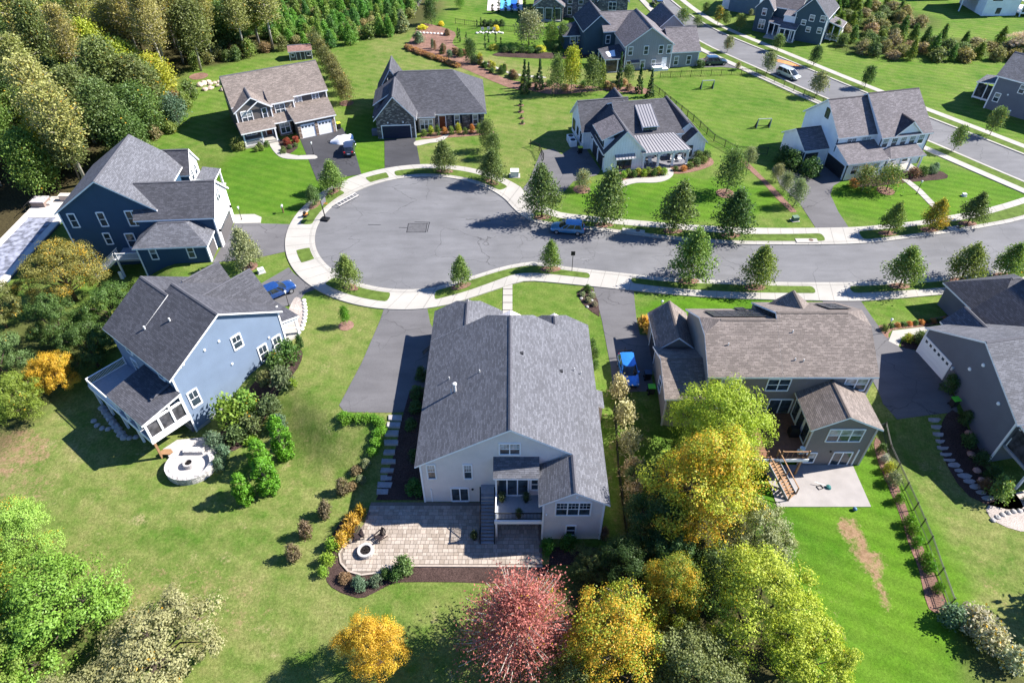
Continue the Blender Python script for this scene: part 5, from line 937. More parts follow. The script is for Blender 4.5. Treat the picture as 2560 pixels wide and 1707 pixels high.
def proto(key, fn, n):
    PR[key] = [fn(k) for k in range(n)]
proto('oak', lambda k: branchy(21 + k, 6, 2.55, 1.0 + .12 * (k % 3), 84 + 9 * (k % 3), 5600, .235, 'cone', (-4 + 3 * (k % 2), 60), .10 + .015 * (k % 2), trunk_r=.09, bark=BARKD), 6)
proto('maple', lambda k: branchy(51 + k, 4, 1.4, 1.1, 46, 1500, .24, 'oval', (12, 70), .17, trunk_r=.05), 3)
proto('round', lambda k: branchy(81 + k, 4, 2.0, .9, 60, 2300, .23, 'round', (5, 70), .18, trunk_r=.06), 3)
proto('spread', lambda k: branchy(91 + k, 3.6, 2.2, .8, 54, 1700, .22, 'round', (10, 62), .16, trunk_r=.06), 2)
proto('forest', lambda k: branchy(101 + k, 15, 3.9, 5.5, 90, 7000, .40, 'oval', (8, 66), .16, trunk_r=.2, vis=.55, bark=(BARKL, BARK, BARKD)[k % 3]), 4)
proto('forestlow', lambda k: branchy(141 + k, 11, 3.9, 1.8, 90, 7000, .38, 'oval', (2, 62), .16, trunk_r=.18, bark=BARKD), 3)
proto('sparse', lambda k: branchy(171 + k, 16, 3.6, 6.5, 66, 4600, .32, 'oval', (15, 68), .13, trunk_r=.2, vis=1, bark=BARKL, twig=.08), 3)
proto('pine', lambda k: branchy(201 + k, 5, 1.5, .3, 62, 2600, .26, 'cone', (10, 60), .16, trunk_r=.06, bark=BARKD), 3)
proto('cedar', lambda k: lumps(231 + k, 1.15, 5.6, 120, .2, 3600, .15, 1, rough=.3, aspect=.5), 3)
proto('arb', lambda k: lumps(241 + k, 1.2, 5.4, 150, .19, 6000, .1, .0, rough=.26, aspect=.6), 2)
proto('cyp', lambda k: lumps(251 + k, .32, 2.6, 30, .12, 700, .05, 0, rough=.5), 2)
proto('shrub', lambda k: lumps(261 + k, 1.0, 1.25, 46, .15, 1700, .1, 0, rough=.38), 4)
proto('leafy', lambda k: branchy(281 + k, 1.6, .95, .1, 34, 800, .19, 'round', (10, 75), .2, trunk_r=.03), 3)
proto('scrub', lambda k: lumps(291 + k, 1.7, 2.2, 46, .3, 1500, .1, 0, rough=.42, fill=.3), 3)
proto('tuft', lambda k: tufts(301 + k, .6, .8, 260, .55), 2)
proto('big', lambda k: lobed(311 + k, 5.0, 11, 1.6, 17, 18, 32000, .175), 4)
proto('bushy', lambda k: lobed(331 + k, 3.6, 6.4, .5, 13, 15, 20000, .16), 4)
proto('redt', lambda k: branchy(351 + k, 8.6, 4.5, .7, 190, 15000, .17, 'round', (8, 80), .09, sub=6, trunk_r=.16, bark=BARKL, vis=1, twig=.05), 1)
proto('dead', lambda k: bare(371 + k, 6.5, 2), 1)
def plant(key, x, y, h, r, col, aut=0.0, label=None, cat='tree', group=None, name=None, v=None, z=None, H0={'oak': (6, 2.3), 'maple': (4, 1.4), 'round': (4, 2.0), 'spread': (3.6, 2.2), 'forest': (15, 3.9), 'forestlow': (11, 3.9), 'sparse': (16, 3.6), 'pine': (5, 1.5), 'cedar': (5.6, 1.15), 'arb': (5.4, 1.2), 'cyp': (2.6, .32), 'shrub': (1.25, 1.0), 'leafy': (1.6, .95), 'scrub': (2.2, 1.7), 'tuft': (.8, .6), 'big': (11, 5.0), 'bushy': (6.4, 3.6), 'redt': (8.6, 4.5), 'dead': (6.5, 2.0)}):
    tm, cm = PR[key][(v if v is not None else random.randrange(99)) % len(PR[key])]; h0, r0 = H0[key]
    nm = name or {'oak': 'street_tree', 'maple': 'young_tree', 'round': 'small_tree', 'spread': 'small_tree', 'forest': 'forest_tree', 'forestlow': 'forest_tree', 'sparse': 'forest_tree', 'pine': 'young_pine', 'cedar': 'conical_cedar', 'arb': 'arborvitae', 'cyp': 'columnar_cypress', 'tuft': 'ornamental_grass', 'big': 'autumn_tree', 'bushy': 'broadleaf_tree', 'redt': 'red_tree', 'dead': 'dead_tree'}.get(key, 'shrub')
    o = thing(nm, label, cat, (x, y, Z(x, y) if z is None else z), random.uniform(0, 6.28), group); sx = random.uniform(.93, 1.07); o.scale = (r / r0 * sx, r / r0 / sx, h / h0)
    if key in ('oak', 'maple', 'round', 'forest', 'sparse'): o.rotation_euler = (random.gauss(0, .03), random.gauss(0, .03), o.rotation_euler[2])
    place('trunk' if key not in ('shrub', 'leafy', 'scrub', 'tuft') else 'stem', tm, o); c = place('crown' if key != 'dead' else 'twigs', cm, o); f = random.uniform(.9, 1.1); c.color = (min(1, col[0] * f), min(1, col[1] * random.uniform(.94, 1.06)), col[2], aut)
    return o
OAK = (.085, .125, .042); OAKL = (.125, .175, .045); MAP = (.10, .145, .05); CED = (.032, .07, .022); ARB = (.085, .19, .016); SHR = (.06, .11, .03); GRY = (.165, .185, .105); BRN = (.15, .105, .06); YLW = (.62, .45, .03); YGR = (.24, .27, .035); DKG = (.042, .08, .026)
ST = 'street trees along the kerb'
for x, y, hh, r, c, au, lb in (
    (-26.4, 89.7, 5.0, 2.1, OAKL, 0, 'leafy street tree above the toy tractor near the basketball hoop'), (-28.4, 85.9, 3.4, 1.3, OAK, 0, 'small dark street tree right behind the basketball hoop'),
    (-20.1, 66.8, 4.8, 1.9, OAKL, 0, 'street tree on the kerb between the lower-left driveways of the cul-de-sac'), (-6.3, 66.9, 4.5, 1.5, OAKL, 0, 'small street tree at the lower rim of the cul-de-sac, left of the stepped walk'),
    (-10.4, 95.8, 5.2, 2.1, OAK, 0, 'street tree at the top of the cul-de-sac in front of the stone ranch house'), (-3.1, 92.5, 5.6, 2.5, OAK, 0, 'wide street tree at the upper right rim of the cul-de-sac'),
    (4.2, 82.6, 8.4, 2.7, OAK, 0, 'tall street tree just left of the blue parked car'), (12.7, 80.6, 8.8, 3.2, OAK, 0, 'tall street tree just right of the blue parked car'),
    (22.0, 79.1, 7.8, 2.95, OAK, 0, 'broad street tree above the storm inlet, third right of the farmhouse driveway'), (29.7, 78.1, 7.2, 3.1, DKG, 0, 'dark broad street tree, last before the corner house driveway'),
    (4.9, 70.4, 4.4, 1.5, OAKL, 0, 'small street tree beside the black sign post'), (22.0, 67.9, 7.6, 2.9, OAKL, .02, 'large street tree on the near kerb left of the solar panel house'),
    (30.0, 66.6, 6.2, 2.3, OAKL, .02, 'street tree on the near kerb behind the solar panels'), (51.2, 78.6, 4.8, 1.85, OAKL, .06, 'street tree left of the yellowing one by the corner house walk'),
    (57.3, 79.5, 4.8, 1.75, (.17, .17, .03), .35, 'yellowing street tree at the end of the corner house walk'), (63.2, 81.0, 5.0, 2.0, OAK, 0, 'dark green street tree right of the yellowing one'),
    (47.9, 66.9, 6.2, 2.3, OAKL, .02, 'leftmost street tree of the near kerb beyond the slate house driveway'), (55.9, 68.0, 5.6, 2.35, OAKL, .02, 'middle street tree of the near kerb in front of the slate house'), (61.8, 69.0, 5.2, 2.1, OAKL, .02, 'street tree of the near kerb at the right image edge'),
    (69, 71.3, 5.2, 2.0, OAKL, 0, 'street tree of the near kerb beyond the right image edge')): plant('oak', x, y, hh, r, c, au, lb, group=ST, z=.14)
FT = 'young trees along the far road'
for x, y, hh, r, c, au, lb in (
    (55.9, 147.6, 3.2, 1.3, MAP, 0, 'young tree below the white porch of the dark navy house'), (60.6, 138.9, 3.8, 1.25, DKG, 0, 'dark young tree right of the orange dirt patch'), (66.9, 128.2, 3.8, 1.35, DKG, 0, 'lone dark young tree on the big lawn side of the far road'),
    (56.5, 124.4, 4.2, 1.7, GRY, .05, 'pale young tree by the far road, lower right of the silver minivan'), (71.6, 102.6, 4.0, 1.35, MAP, .05, 'young tree by the far road right of the corner house'), (80.3, 108.1, 4.6, 1.4, MAP, .05, 'young tree in the shadow of the blue-grey house'),
    (45.2, 147.0, 3.1, 1.15, GRY, .05, 'pale young tree by the far road above the dark parked car'), (50.3, 135.3, 4.0, 1.4, GRY, .05, 'pale young tree at the driveway of the grey board-sided house'), (45.0, 137.2, 1.5, .6, GRY, .3, 'tiny thin tree beside the dark parked car'),
    (46.9, 163.9, 3.8, 1.2, MAP, .3, 'young tree with reddish top across the far road'), (48.7, 163.1, 2.9, 1.1, MAP, 0, 'young tree right of the one with the reddish top'), (50.7, 159.5, 3.5, 1.35, MAP, .08, 'young tree near the entrance walk of the dark navy house'),
    (46.0, 172.3, 2.4, 1.0, MAP, 0, 'young tree at the top edge across the far road'), (56.0, 169.9, 1.6, .6, GRY, 0, 'tiny tree in front of the steel blue house'), (33.6, 165.4, 4.0, 1.45, MAP, .03, 'young tree between the far car and the grey board-sided house')): plant('maple', x, y, hh, r, c, au, lb, group=FT)
for k, x, y, hh, r, c, au, lb in (
    ('round', 39.1, 165.0, 2.9, 1.7, MAP, .1, 'reddish green bush tree by the far road behind the grey board-sided house'), ('round', 42.1, 163.1, 2.0, 1.4, MAP, 0, 'low round tree by the far road next to the reddish green bush tree'),
    ('maple', -19.2, 59.6, 2.6, .65, ARB, 0, 'tiny bright tree on the lawn left of the greige house driveway'), ('round', 31.6, 89.3, 6.0, 2.1, OAK, 0, 'tree on the farmhouse lawn near the red mulch strip'), ('round', 10.4, 90.5, 2.6, 1.3, GRY, .15, 'small pale tree at the farmhouse driveway'),
    ('spread', 55.6, 90.1, 3.4, 2.3, (.11, .14, .04), .12, 'wide small tree in front of the corner house, right of a matching one'), ('spread', 52.0, 90.0, 3.2, 2.0, (.11, .14, .04), .15, 'small tree by the corner house garage, left of a matching one'),
    ('round', 40.6, 85.8, 3.7, 1.35, GRY, 0, 'silvery tree at the lower end of the red mulch strip'), ('round', 40.2, 89.6, 2.8, 1.1, GRY, 0, 'silvery tree halfway along the red mulch strip'), ('round', 40.0, 92.8, 2.5, 1.0, GRY, 0, 'silvery small tree beside the corner house driveway top'), ('round', 37.0, 97.8, 2.6, 1.2, GRY, 0, 'grey-green tree at the upper end of the red mulch strip'),
    ('round', -4.1, 103.0, 4.5, 1.4, OAK, 0, 'slim dark tree at the right end of the stone ranch house'), ('round', -3.0, 100.3, 3.6, 1.4, OAK, 0, 'small dark tree between the ranch house and the cul-de-sac'), ('oak', -33.6, 71.1, 6.0, 2.1, GRY, .04, 'grey-green tree beside the navy house driveway'),
    ('round', 8.3, 125.2, 6.2, 1.55, OAK, 0, 'rounded green tree in the cedar row behind the farmhouse, next to the yellowish one'), ('round', 11.2, 127.4, 7.0, 1.95, YGR, .12, 'pale yellowish tree in the middle of the cedar row'), ('round', 15.2, 126.2, 5.8, 1.85, OAK, .02, 'wide green tree right of the yellowish tree in the cedar row'), ('leafy', 16.9, 127.7, 4.0, .9, OAKL, 0, 'slim bright green tree beside the porch end of the cedar row'),
    ('round', 3.5, 151.0, 6.0, 3.0, GRY, .02, 'big grey-green tree left of the grey board-sided house'), ('round', 8.2, 150.3, 4.3, 1.5, OAKL, .05, 'small tree between the big grey-green tree and the grey house'), ('round', 10.8, 150.3, 4.3, 1.5, MAP, .02, 'small tree at the corner of the grey board-sided house wing'),
    ('round', -18.5, 164.7, 4.8, 1.7, DKG, 0, 'dark tree at the top of the mulch berm'), ('round', -8.4, 140.4, 4.2, 1.45, DKG, 0, 'dark tree halfway down the mulch berm beside the path'), ('pine', -24.4, 159.9, 4.8, 1.8, GRY, .05, 'thin grey-green tree at the thicket edge left of the berm')): plant(k, x, y, hh, r, c, au, lb)
for x, y, hh, r, lb in ((2.3, 125.9, 6.1, 1.15, 'leftmost conical cedar of the row behind the farmhouse'), (3.1, 128.7, 4.6, .9, 'conical cedar hidden behind the leftmost one'), (5.2, 127.9, 5.5, 1.25, 'second conical cedar from the left of the row'), (20.2, 128.2, 6.6, 1.05, 'tall slim cedar below the grey house porch'), (23.8, 126.2, 5.3, 1.05, 'slim cedar second from the right of the row'), (25.5, 124.2, 5.0, 1.05, 'rightmost slim cedar at the fence corner'), (9.5, 162.8, 4.4, .75, 'lone slim cedar against the grey stone house')): plant('cedar', x, y, hh, r, CED, 0, lb, 'cedar', 'conical cedars behind the farmhouse')
for k in range(9):
    x, y, hh = ((-7.9, 161.7, 1.9), (-7.1, 163.6, 1.8), (-11.8, 154.3, 2.6), (-11.3, 152.9, 2.8), (-9.8, 151.5, 2.6), (-5.7, 148.7, 3.4), (-5.1, 152.3, 2.6), (-3.5, 151.9, 2.4), (-2.4, 149.3, 2.3))[k]
    plant('cyp', x, y, hh, .3, CED, 0, 'dark columnar cypress in the far back garden beside the stone seating circle', 'cypress', 'columnar cypresses of the far garden')
for k, (x, y) in enumerate(((-30.2, 121.3), (-31.6, 125.6), (-33.4, 129.6), (-35.0, 133.2), (-36.6, 137.0), (-38.4, 141.0), (-40.2, 145.4))): plant('round', x, y, 3.9, 1.65, (.12, .125, .05), .06, ('rust-tinged olive tree with orange mulch ring, nearest of the row by the brown house' if k == 0 else 'olive-brown tree in the row between the brown house and the ranch house lawn'), 'tree', 'olive screening trees')
# foreground trees
for key, x, y, hh, r, c, au, lb in (
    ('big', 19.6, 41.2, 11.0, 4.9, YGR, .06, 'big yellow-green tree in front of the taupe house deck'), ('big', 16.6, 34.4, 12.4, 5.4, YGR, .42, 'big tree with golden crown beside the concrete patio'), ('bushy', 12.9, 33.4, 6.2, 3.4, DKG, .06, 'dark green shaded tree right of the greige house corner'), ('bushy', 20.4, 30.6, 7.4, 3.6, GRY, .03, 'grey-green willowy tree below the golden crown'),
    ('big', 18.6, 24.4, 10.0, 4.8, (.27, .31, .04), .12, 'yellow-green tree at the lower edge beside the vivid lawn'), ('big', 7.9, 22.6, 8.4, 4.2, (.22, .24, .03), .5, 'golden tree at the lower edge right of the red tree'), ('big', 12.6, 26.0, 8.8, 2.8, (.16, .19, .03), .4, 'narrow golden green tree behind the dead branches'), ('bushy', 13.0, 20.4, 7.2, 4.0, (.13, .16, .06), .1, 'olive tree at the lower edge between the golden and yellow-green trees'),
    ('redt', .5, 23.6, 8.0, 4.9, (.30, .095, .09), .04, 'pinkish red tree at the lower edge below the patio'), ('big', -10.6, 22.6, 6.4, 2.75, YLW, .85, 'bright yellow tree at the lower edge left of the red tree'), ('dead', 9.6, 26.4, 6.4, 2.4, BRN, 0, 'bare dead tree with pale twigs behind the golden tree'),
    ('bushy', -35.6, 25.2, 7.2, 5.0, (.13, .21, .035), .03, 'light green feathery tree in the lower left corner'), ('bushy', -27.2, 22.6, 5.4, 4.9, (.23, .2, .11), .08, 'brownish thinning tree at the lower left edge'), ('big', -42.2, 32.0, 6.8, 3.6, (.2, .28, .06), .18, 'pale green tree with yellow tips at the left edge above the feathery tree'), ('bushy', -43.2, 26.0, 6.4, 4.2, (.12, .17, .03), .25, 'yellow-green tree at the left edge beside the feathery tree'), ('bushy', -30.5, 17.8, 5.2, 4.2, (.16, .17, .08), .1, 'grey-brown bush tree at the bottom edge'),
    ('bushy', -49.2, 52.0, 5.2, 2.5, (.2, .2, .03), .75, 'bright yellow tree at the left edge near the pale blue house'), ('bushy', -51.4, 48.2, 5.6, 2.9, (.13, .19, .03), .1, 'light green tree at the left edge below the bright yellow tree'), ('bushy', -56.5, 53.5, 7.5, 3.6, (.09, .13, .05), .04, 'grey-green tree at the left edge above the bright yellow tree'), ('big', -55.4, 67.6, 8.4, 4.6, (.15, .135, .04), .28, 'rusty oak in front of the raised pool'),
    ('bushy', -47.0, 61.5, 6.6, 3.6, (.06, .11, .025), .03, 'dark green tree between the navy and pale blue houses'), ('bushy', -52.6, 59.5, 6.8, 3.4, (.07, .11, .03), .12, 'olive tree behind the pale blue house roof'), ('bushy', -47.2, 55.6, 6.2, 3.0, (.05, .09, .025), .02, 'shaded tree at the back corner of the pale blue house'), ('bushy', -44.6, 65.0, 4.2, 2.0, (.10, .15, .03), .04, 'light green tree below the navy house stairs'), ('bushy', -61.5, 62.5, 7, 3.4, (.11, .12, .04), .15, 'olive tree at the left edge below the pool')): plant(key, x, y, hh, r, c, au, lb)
for x, y, hh, r, lb in ((-22.7, 42.9, 5.7, 1.2, 'tallest bright arborvitae, nearest the pale blue house wall'), (-24.3, 41.0, 4.6, 1.1, 'bright arborvitae left of the tallest one'), (-23.2, 38.7, 4.7, 1.2, 'bright arborvitae between the tallest and the smallest'), (-25.1, 37.6, 3.9, 1.0, 'smallest bright arborvitae at the lawn')): plant('arb', x, y, hh, r, ARB, 0, lb, 'arborvitae', 'arborvitae beside the pale blue house')
for x, y, lb in ((-19.2, 31.6, 'lowest dry purple shrub of the diagonal lawn row'), (-18.6, 33.8, 'second lowest dry shrub of the diagonal lawn row'), (-17.3, 36.0, 'second highest dry shrub of the diagonal lawn row'), (-16.1, 38.5, 'highest dry shrub of the diagonal lawn row')): plant('scrub', x, y, 1.9, .78, (.13, .105, .07), 0, lb, 'shrub', 'dry shrubs in a diagonal row')
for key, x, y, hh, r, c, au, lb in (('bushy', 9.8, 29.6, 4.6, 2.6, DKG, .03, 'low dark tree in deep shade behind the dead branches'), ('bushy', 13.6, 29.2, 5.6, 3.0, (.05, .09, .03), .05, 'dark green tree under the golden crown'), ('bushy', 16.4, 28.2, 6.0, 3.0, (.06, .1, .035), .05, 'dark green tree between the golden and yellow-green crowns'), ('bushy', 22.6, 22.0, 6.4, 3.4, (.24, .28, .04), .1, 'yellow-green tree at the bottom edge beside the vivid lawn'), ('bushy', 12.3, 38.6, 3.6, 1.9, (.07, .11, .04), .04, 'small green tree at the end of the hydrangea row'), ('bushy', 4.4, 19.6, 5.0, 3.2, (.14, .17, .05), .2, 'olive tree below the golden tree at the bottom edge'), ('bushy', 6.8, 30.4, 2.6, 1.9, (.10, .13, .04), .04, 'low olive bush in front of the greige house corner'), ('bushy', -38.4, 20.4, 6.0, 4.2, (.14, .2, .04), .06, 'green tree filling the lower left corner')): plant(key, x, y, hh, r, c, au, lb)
# shrubs in beds: (kind, x, y, height, radius, colour, autumn share)
def bed(lst, label, group, cat='shrub'):
    n = len(lst); order = sorted(range(n), key=lambda i_: lst[i_][1])
    for k, (key, x, y, hh, r, c, au) in enumerate(lst): plant(key, x, y, hh, r, c, au, label if n == 1 or n > 18 else ORD[order.index(k)] + ' from the left, ' + label, cat if cat != 'grass' else 'grass clump', group)
LIME = (.15, .25, .03); BLU = (.09, .14, .09); RUS = (.36, .17, .06)
bed([('leafy', -16.1, 31.2, 1.0, .7, LIME, 0), ('leafy', -15.9, 32.6, 1.1, .75, LIME, 0), ('leafy', -16.3, 30.1, .8, .5, LIME, 0)], 'lime green perennial clump at the rounded end of the paver patio', 'lime perennials by the patio')
bed([('shrub', -13.0, 29.0, .9, .8, BLU, 0), ('shrub', -11.6, 29.3, .8, .65, BLU, 0), ('shrub', -10.8, 29.9, .9, .6, SHR, 0), ('leafy', -9.9, 29.9, 1.1, .7, SHR, 0), ('leafy', -9.3, 30.4, 1.7, .9, (.1, .15, .05), 0), ('scrub', -14.4, 29.6, .6, .7, BRN, 0)], 'blue-green shrub in the mulch bed below the patio edge', 'shrubs below the patio')
bed([('tuft', -14.8, 33.9, 1.5, .8, (.34, .22, .06), .2), ('tuft', -14.6, 34.9, 1.6, .85, (.34, .22, .06), .2), ('tuft', -14.0, 35.9, 1.6, .6, (.36, .22, .05), .3), ('leafy', -15.2, 33.0, 1.3, .7, (.3, .2, .05), .5)], 'golden brown ornamental grass clump beside the patio chairs', 'golden grasses by the patio', 'grass')
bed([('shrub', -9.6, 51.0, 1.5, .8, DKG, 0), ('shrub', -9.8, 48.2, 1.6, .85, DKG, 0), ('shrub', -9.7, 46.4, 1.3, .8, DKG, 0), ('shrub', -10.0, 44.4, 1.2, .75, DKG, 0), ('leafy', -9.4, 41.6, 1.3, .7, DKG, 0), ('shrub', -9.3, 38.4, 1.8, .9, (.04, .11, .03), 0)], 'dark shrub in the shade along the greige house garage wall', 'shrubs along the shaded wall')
bed([('leafy', x, y, .55, .62, ARB, 0) for x, y in ((-17.0, 45.6), (-16.2, 45.4), (-15.4, 45.3), (-14.6, 45.3), (-13.8, 45.2), (-13.2, 44.8), (-13.3, 43.9), (-13.5, 43.1), (-13.7, 42.3), (-13.2, 42.9), (-12.9, 44.0), (-16.6, 45.0))], 'low green groundcover clump hedging the driveway end', 'groundcover at the driveway end')
bed([('shrub', -14.3, 41.2, .8, .6, GRY, 0), ('shrub', -14.6, 39.7, .8, .55, GRY, 0), ('scrub', -15.2, 40.6, .7, .7, BRN, 0), ('scrub', -15.4, 38.9, .7, .6, BRN, 0)], 'grey-green bush beside the stone garden steps', 'bushes by the stone steps')
bed([('shrub', 3.2, 32.4, 1.4, .75, (.04, .12, .02), 0), ('shrub', 5.0, 32.7, 1.5, .85, (.04, .12, .02), 0), ('leafy', 8.3, 33.6, 1.2, .5, (.16, .09, .07), 0), ('scrub', 8.4, 31.6, 1.0, .9, BRN, 0)], 'glossy green shrub under the greige house triple window', 'shrubs under the triple window')
for k, (x, y) in enumerate(((11.0, 48.3), (11.2, 45.0), (11.4, 42.6), (11.6, 40.0), (11.5, 37.8), (11.8, 35.6))): plant('leafy', x, y, 2.4, 1.25, (.31, .27, .17), .0, ORD[k] + ' hydrangea with faded pink-brown blooms, counted from the driveway, right of the greige house', 'hydrangea', 'hydrangeas between the two houses', name='hydrangea')
bed([('leafy', 8.9, 55.6, 1.2, .55, SHR, 0), ('leafy', 9.0, 54.2, 1.2, .55, SHR, 0), ('leafy', 8.9, 52.6, 1.0, .5, SHR, 0)], 'narrow shrub along the right wall of the greige house', 'shrubs along the right wall')
bed([('tuft', 15.3, 59.4, 1.6, 1.0, (.42, .27, .09), .15), ('tuft', 16.4, 59.3, 1.5, .95, (.40, .24, .09), .15), ('tuft', 15.8, 58.3, 1.6, 1.0, (.44, .28, .1), .15), ('tuft', 16.8, 58.2, 1.3, .8, (.42, .26, .1), .15)], 'tan ornamental grass clump beside the blue hatchback driveway', 'tan grasses by the driveway', 'grass')
bed([('shrub', 9.2, 66.0, .9, .55, SHR, 0), ('leafy', 9.7, 64.9, .5, .5, GRY, 0), ('leafy', 9.2, 64.0, .5, .45, GRY, 0), ('leafy', 9.9, 63.3, .5, .4, (.2, .18, .14), 0), ('leafy', 8.6, 65.2, .4, .4, GRY, 0)], 'small plant in the dark mulch island beside the driveway', 'plants of the mulch island')
# south wall of the pale blue house
bed([('leafy', -24.2, 53.8, 2.2, 1.3, (.06, .12, .03), 0), ('leafy', -25.2, 52.3, 2.0, 1.2, SHR, .05), ('leafy', -23.6, 55.8, 1.6, .5, CED, 0), ('leafy', -26.2, 50.6, 1.4, .9, (.11, .12, .05), 0), ('leafy', -24.1, 50.3, 1.8, 1.4, (.10, .115, .06), 0), ('leafy', -23.0, 50.0, .8, .5, LIME, 0), ('leafy', -25.0, 47.6, 1.8, 1.3, (.09, .12, .05), 0), ('leafy', -23.8, 46.0, 1.5, .9, BLU, 0), ('shrub', -23.8, 44.4, 1.2, .8, BLU, 0), ('leafy', -29.0, 46.8, 3.2, 1.7, (.13, .2, .035), 0), ('leafy', -27.5, 47.8, 2.6, 1.3, (.13, .2, .04), .1), ('leafy', -26.6, 45.9, 1.8, 1.3, (.1, .12, .05), .08), ('leafy', -28.0, 44.9, 1.6, 1.2, (.08, .11, .04), 0), ('shrub', -30.1, 44.2, 1.6, 1.2, BLU, 0), ('shrub', -28.9, 42.9, 1.3, .9, BLU, 0), ('shrub', -28.8, 41.4, 1.2, .8, BLU, 0), ('tuft', -26.6, 44.6, .8, .8, LIME, 0)], 'mixed garden shrub in the bed along the pale blue house wall', 'shrubs along the pale blue wall')
bed([('shrub', -44.6, 103.6, 1.7, 1.5, (.14, .16, .05), 0)], 'round olive bush at the brown house porch corner', 'olive bush')
bed([('shrub', -37.0, 105.1, 1.0, .75, (.20, .045, .03), 0), ('shrub', -35.8, 105.7, 1.0, .75, (.20, .045, .03), 0)], 'dark red barberry shrub under the brown house stone bay', 'red shrubs at the brown house')
bed([('shrub', -41.2, 103.8, .9, .6, OAK, 0), ('shrub', -40.2, 104.3, .9, .55, OAK, 0), ('shrub', -41.4, 102.6, .8, .5, OAKL, 0), ('shrub', -40.6, 103.0, .7, .5, OAKL, 0), ('shrub', -37.2, 103.0, .6, .5, OAK, 0), ('shrub', -36.3, 103.6, .6, .5, OAK, 0), ('shrub', -37.0, 102.0, .6, .55, OAK, 0), ('shrub', -35.5, 104.3, .6, .5, OAK, 0)], 'clipped round shrub beside the brown house front walk', 'clipped shrubs at the brown house')
bed([('leafy', -14.8 + k * 1.15, 108.2 + .12 * k + .4 * (k % 2), .9 + .25 * (k % 3), .55, (OAKL, YGR, SHR, RUS)[k % 4], .05) for k in range(10)], 'front bed plant along the stone ranch house', 'front plants of the ranch house')
bed([('leafy', 17.0 + k * .8, 94.0 + .12 * k + .5 * (k % 2), .9, .6, (LIME, OAKL, SHR, YGR)[k % 4], .03) for k in range(9)] + [('leafy', 25.4, 96.2, .6, .5, SHR, 0), ('leafy', 26.6, 96.2, .7, .55, RUS, 0), ('leafy', 27.8, 97.0, .8, .6, OAK, 0), ('leafy', 29.0, 98.0, 1.0, .8, OAK, 0), ('leafy', 30.2, 98.8, .9, .7, OAKL, 0), ('leafy', 30.8, 100.0, 1.1, .9, DKG, 0), ('leafy', 29.6, 99.8, 1.2, .8, OAK, 0)], 'front bed plant along the white farmhouse porch', 'front plants of the farmhouse')
bed([('shrub', 45.6, 94.6, 2.6, 1.9, DKG, 0), ('shrub', 43.6, 97.2, 2.6, 2.0, DKG, 0), ('shrub', 43.0, 99.4, 2.2, 1.7, DKG, 0)], 'big dark laurel bush left of the corner house garage', 'dark laurels by the garage')
bed([('leafy', 51.2, 91.4, 1.0, .8, RUS, 0), ('leafy', 53.3, 92.6, .9, .7, (.25, .15, .06), .1), ('leafy', 61.6, 94.6, 1.1, 1.0, (.16, .10, .07), 0), ('leafy', 63.2, 95.0, 1.1, .9, SHR, 0), ('shrub', 64.9, 95.6, 1.0, .9, BLU, 0), ('shrub', 65.8, 96.6, 1.0, .8, BLU, 0), ('leafy', 57.8, 93.6, .8, .6, (.35, .26, .2), .1)], 'front bed shrub along the white corner house', 'front shrubs of the corner house')
bed([('leafy', 44.6, 57.0, .8, .6, YGR, .2), ('leafy', 45.7, 56.8, 1.2, .8, OAK, 0), ('leafy', 46.8, 57.0, 1.2, .7, OAK, 0), ('shrub', 42.8, 58.9, .7, .55, OAKL, 0)] + [('shrub', 43.8 + k * .75, 59.4 + k * .12, .45, .42, (SHR, RUS)[k % 2], 0) for k in range(10)], 'low shrub beside the pale walk of the slate house', 'low shrubs at the slate house walk')
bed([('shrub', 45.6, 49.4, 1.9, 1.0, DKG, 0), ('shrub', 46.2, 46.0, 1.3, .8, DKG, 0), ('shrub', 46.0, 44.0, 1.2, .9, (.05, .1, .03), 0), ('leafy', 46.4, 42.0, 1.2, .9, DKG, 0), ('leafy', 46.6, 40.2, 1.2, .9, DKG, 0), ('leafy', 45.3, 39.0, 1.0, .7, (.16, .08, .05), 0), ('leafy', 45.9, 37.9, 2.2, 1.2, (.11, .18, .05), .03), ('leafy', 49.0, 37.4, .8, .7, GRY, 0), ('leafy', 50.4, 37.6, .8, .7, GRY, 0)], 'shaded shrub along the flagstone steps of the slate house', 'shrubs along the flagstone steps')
bed([('leafy', 37.0, 43.2, 1.0, .5, SHR, 0), ('leafy', 37.0, 42.2, .8, .5, (.3, .3, .28), 0), ('leafy', 36.9, 41.0, 1.0, .6, YGR, .1), ('leafy', 36.8, 39.6, 1.2, .8, GRY, 0), ('leafy', 36.4, 37.4, 1.0, .55, ARB, 0), ('leafy', 36.3, 34.9, 1.1, .6, ARB, 0), ('leafy', 36.3, 34.0, 1.0, .6, ARB, 0), ('leafy', 36.1, 32.8, 1.0, .55, ARB, 0), ('leafy', 36.2, 31.2, 1.1, .65, ARB, 0), ('leafy', 36.2, 30.4, 1.0, .6, ARB, 0), ('leafy', 36.1, 28.6, .9, .5, ARB, 0)], 'green shrub in the mulch strip inside the metal picket fence', 'shrubs along the picket fence')
bed([('leafy', 37.6, 25.6, 1.8, 1.4, (.28, .27, .2), .1), ('leafy', 38.2, 24.2, 1.8, 1.4, (.3, .28, .2), .1), ('leafy', 36.0, 26.0, 1.6, 1.2, BLU, 0), ('leafy', 39.3, 22.6, 1.8, 1.3, (.3, .28, .2), .1)], 'pale seeding shrub at the lower end of the picket fence', 'pale shrubs at the fence end')
bed([('leafy', 46.5, 25.0, 5.0, 2.6, DKG, 0), ('leafy', 49.5, 27.5, 6.0, 2.8, DKG, 0)], 'dark tree shading the lower right corner', 'dark corner trees', 'tree')
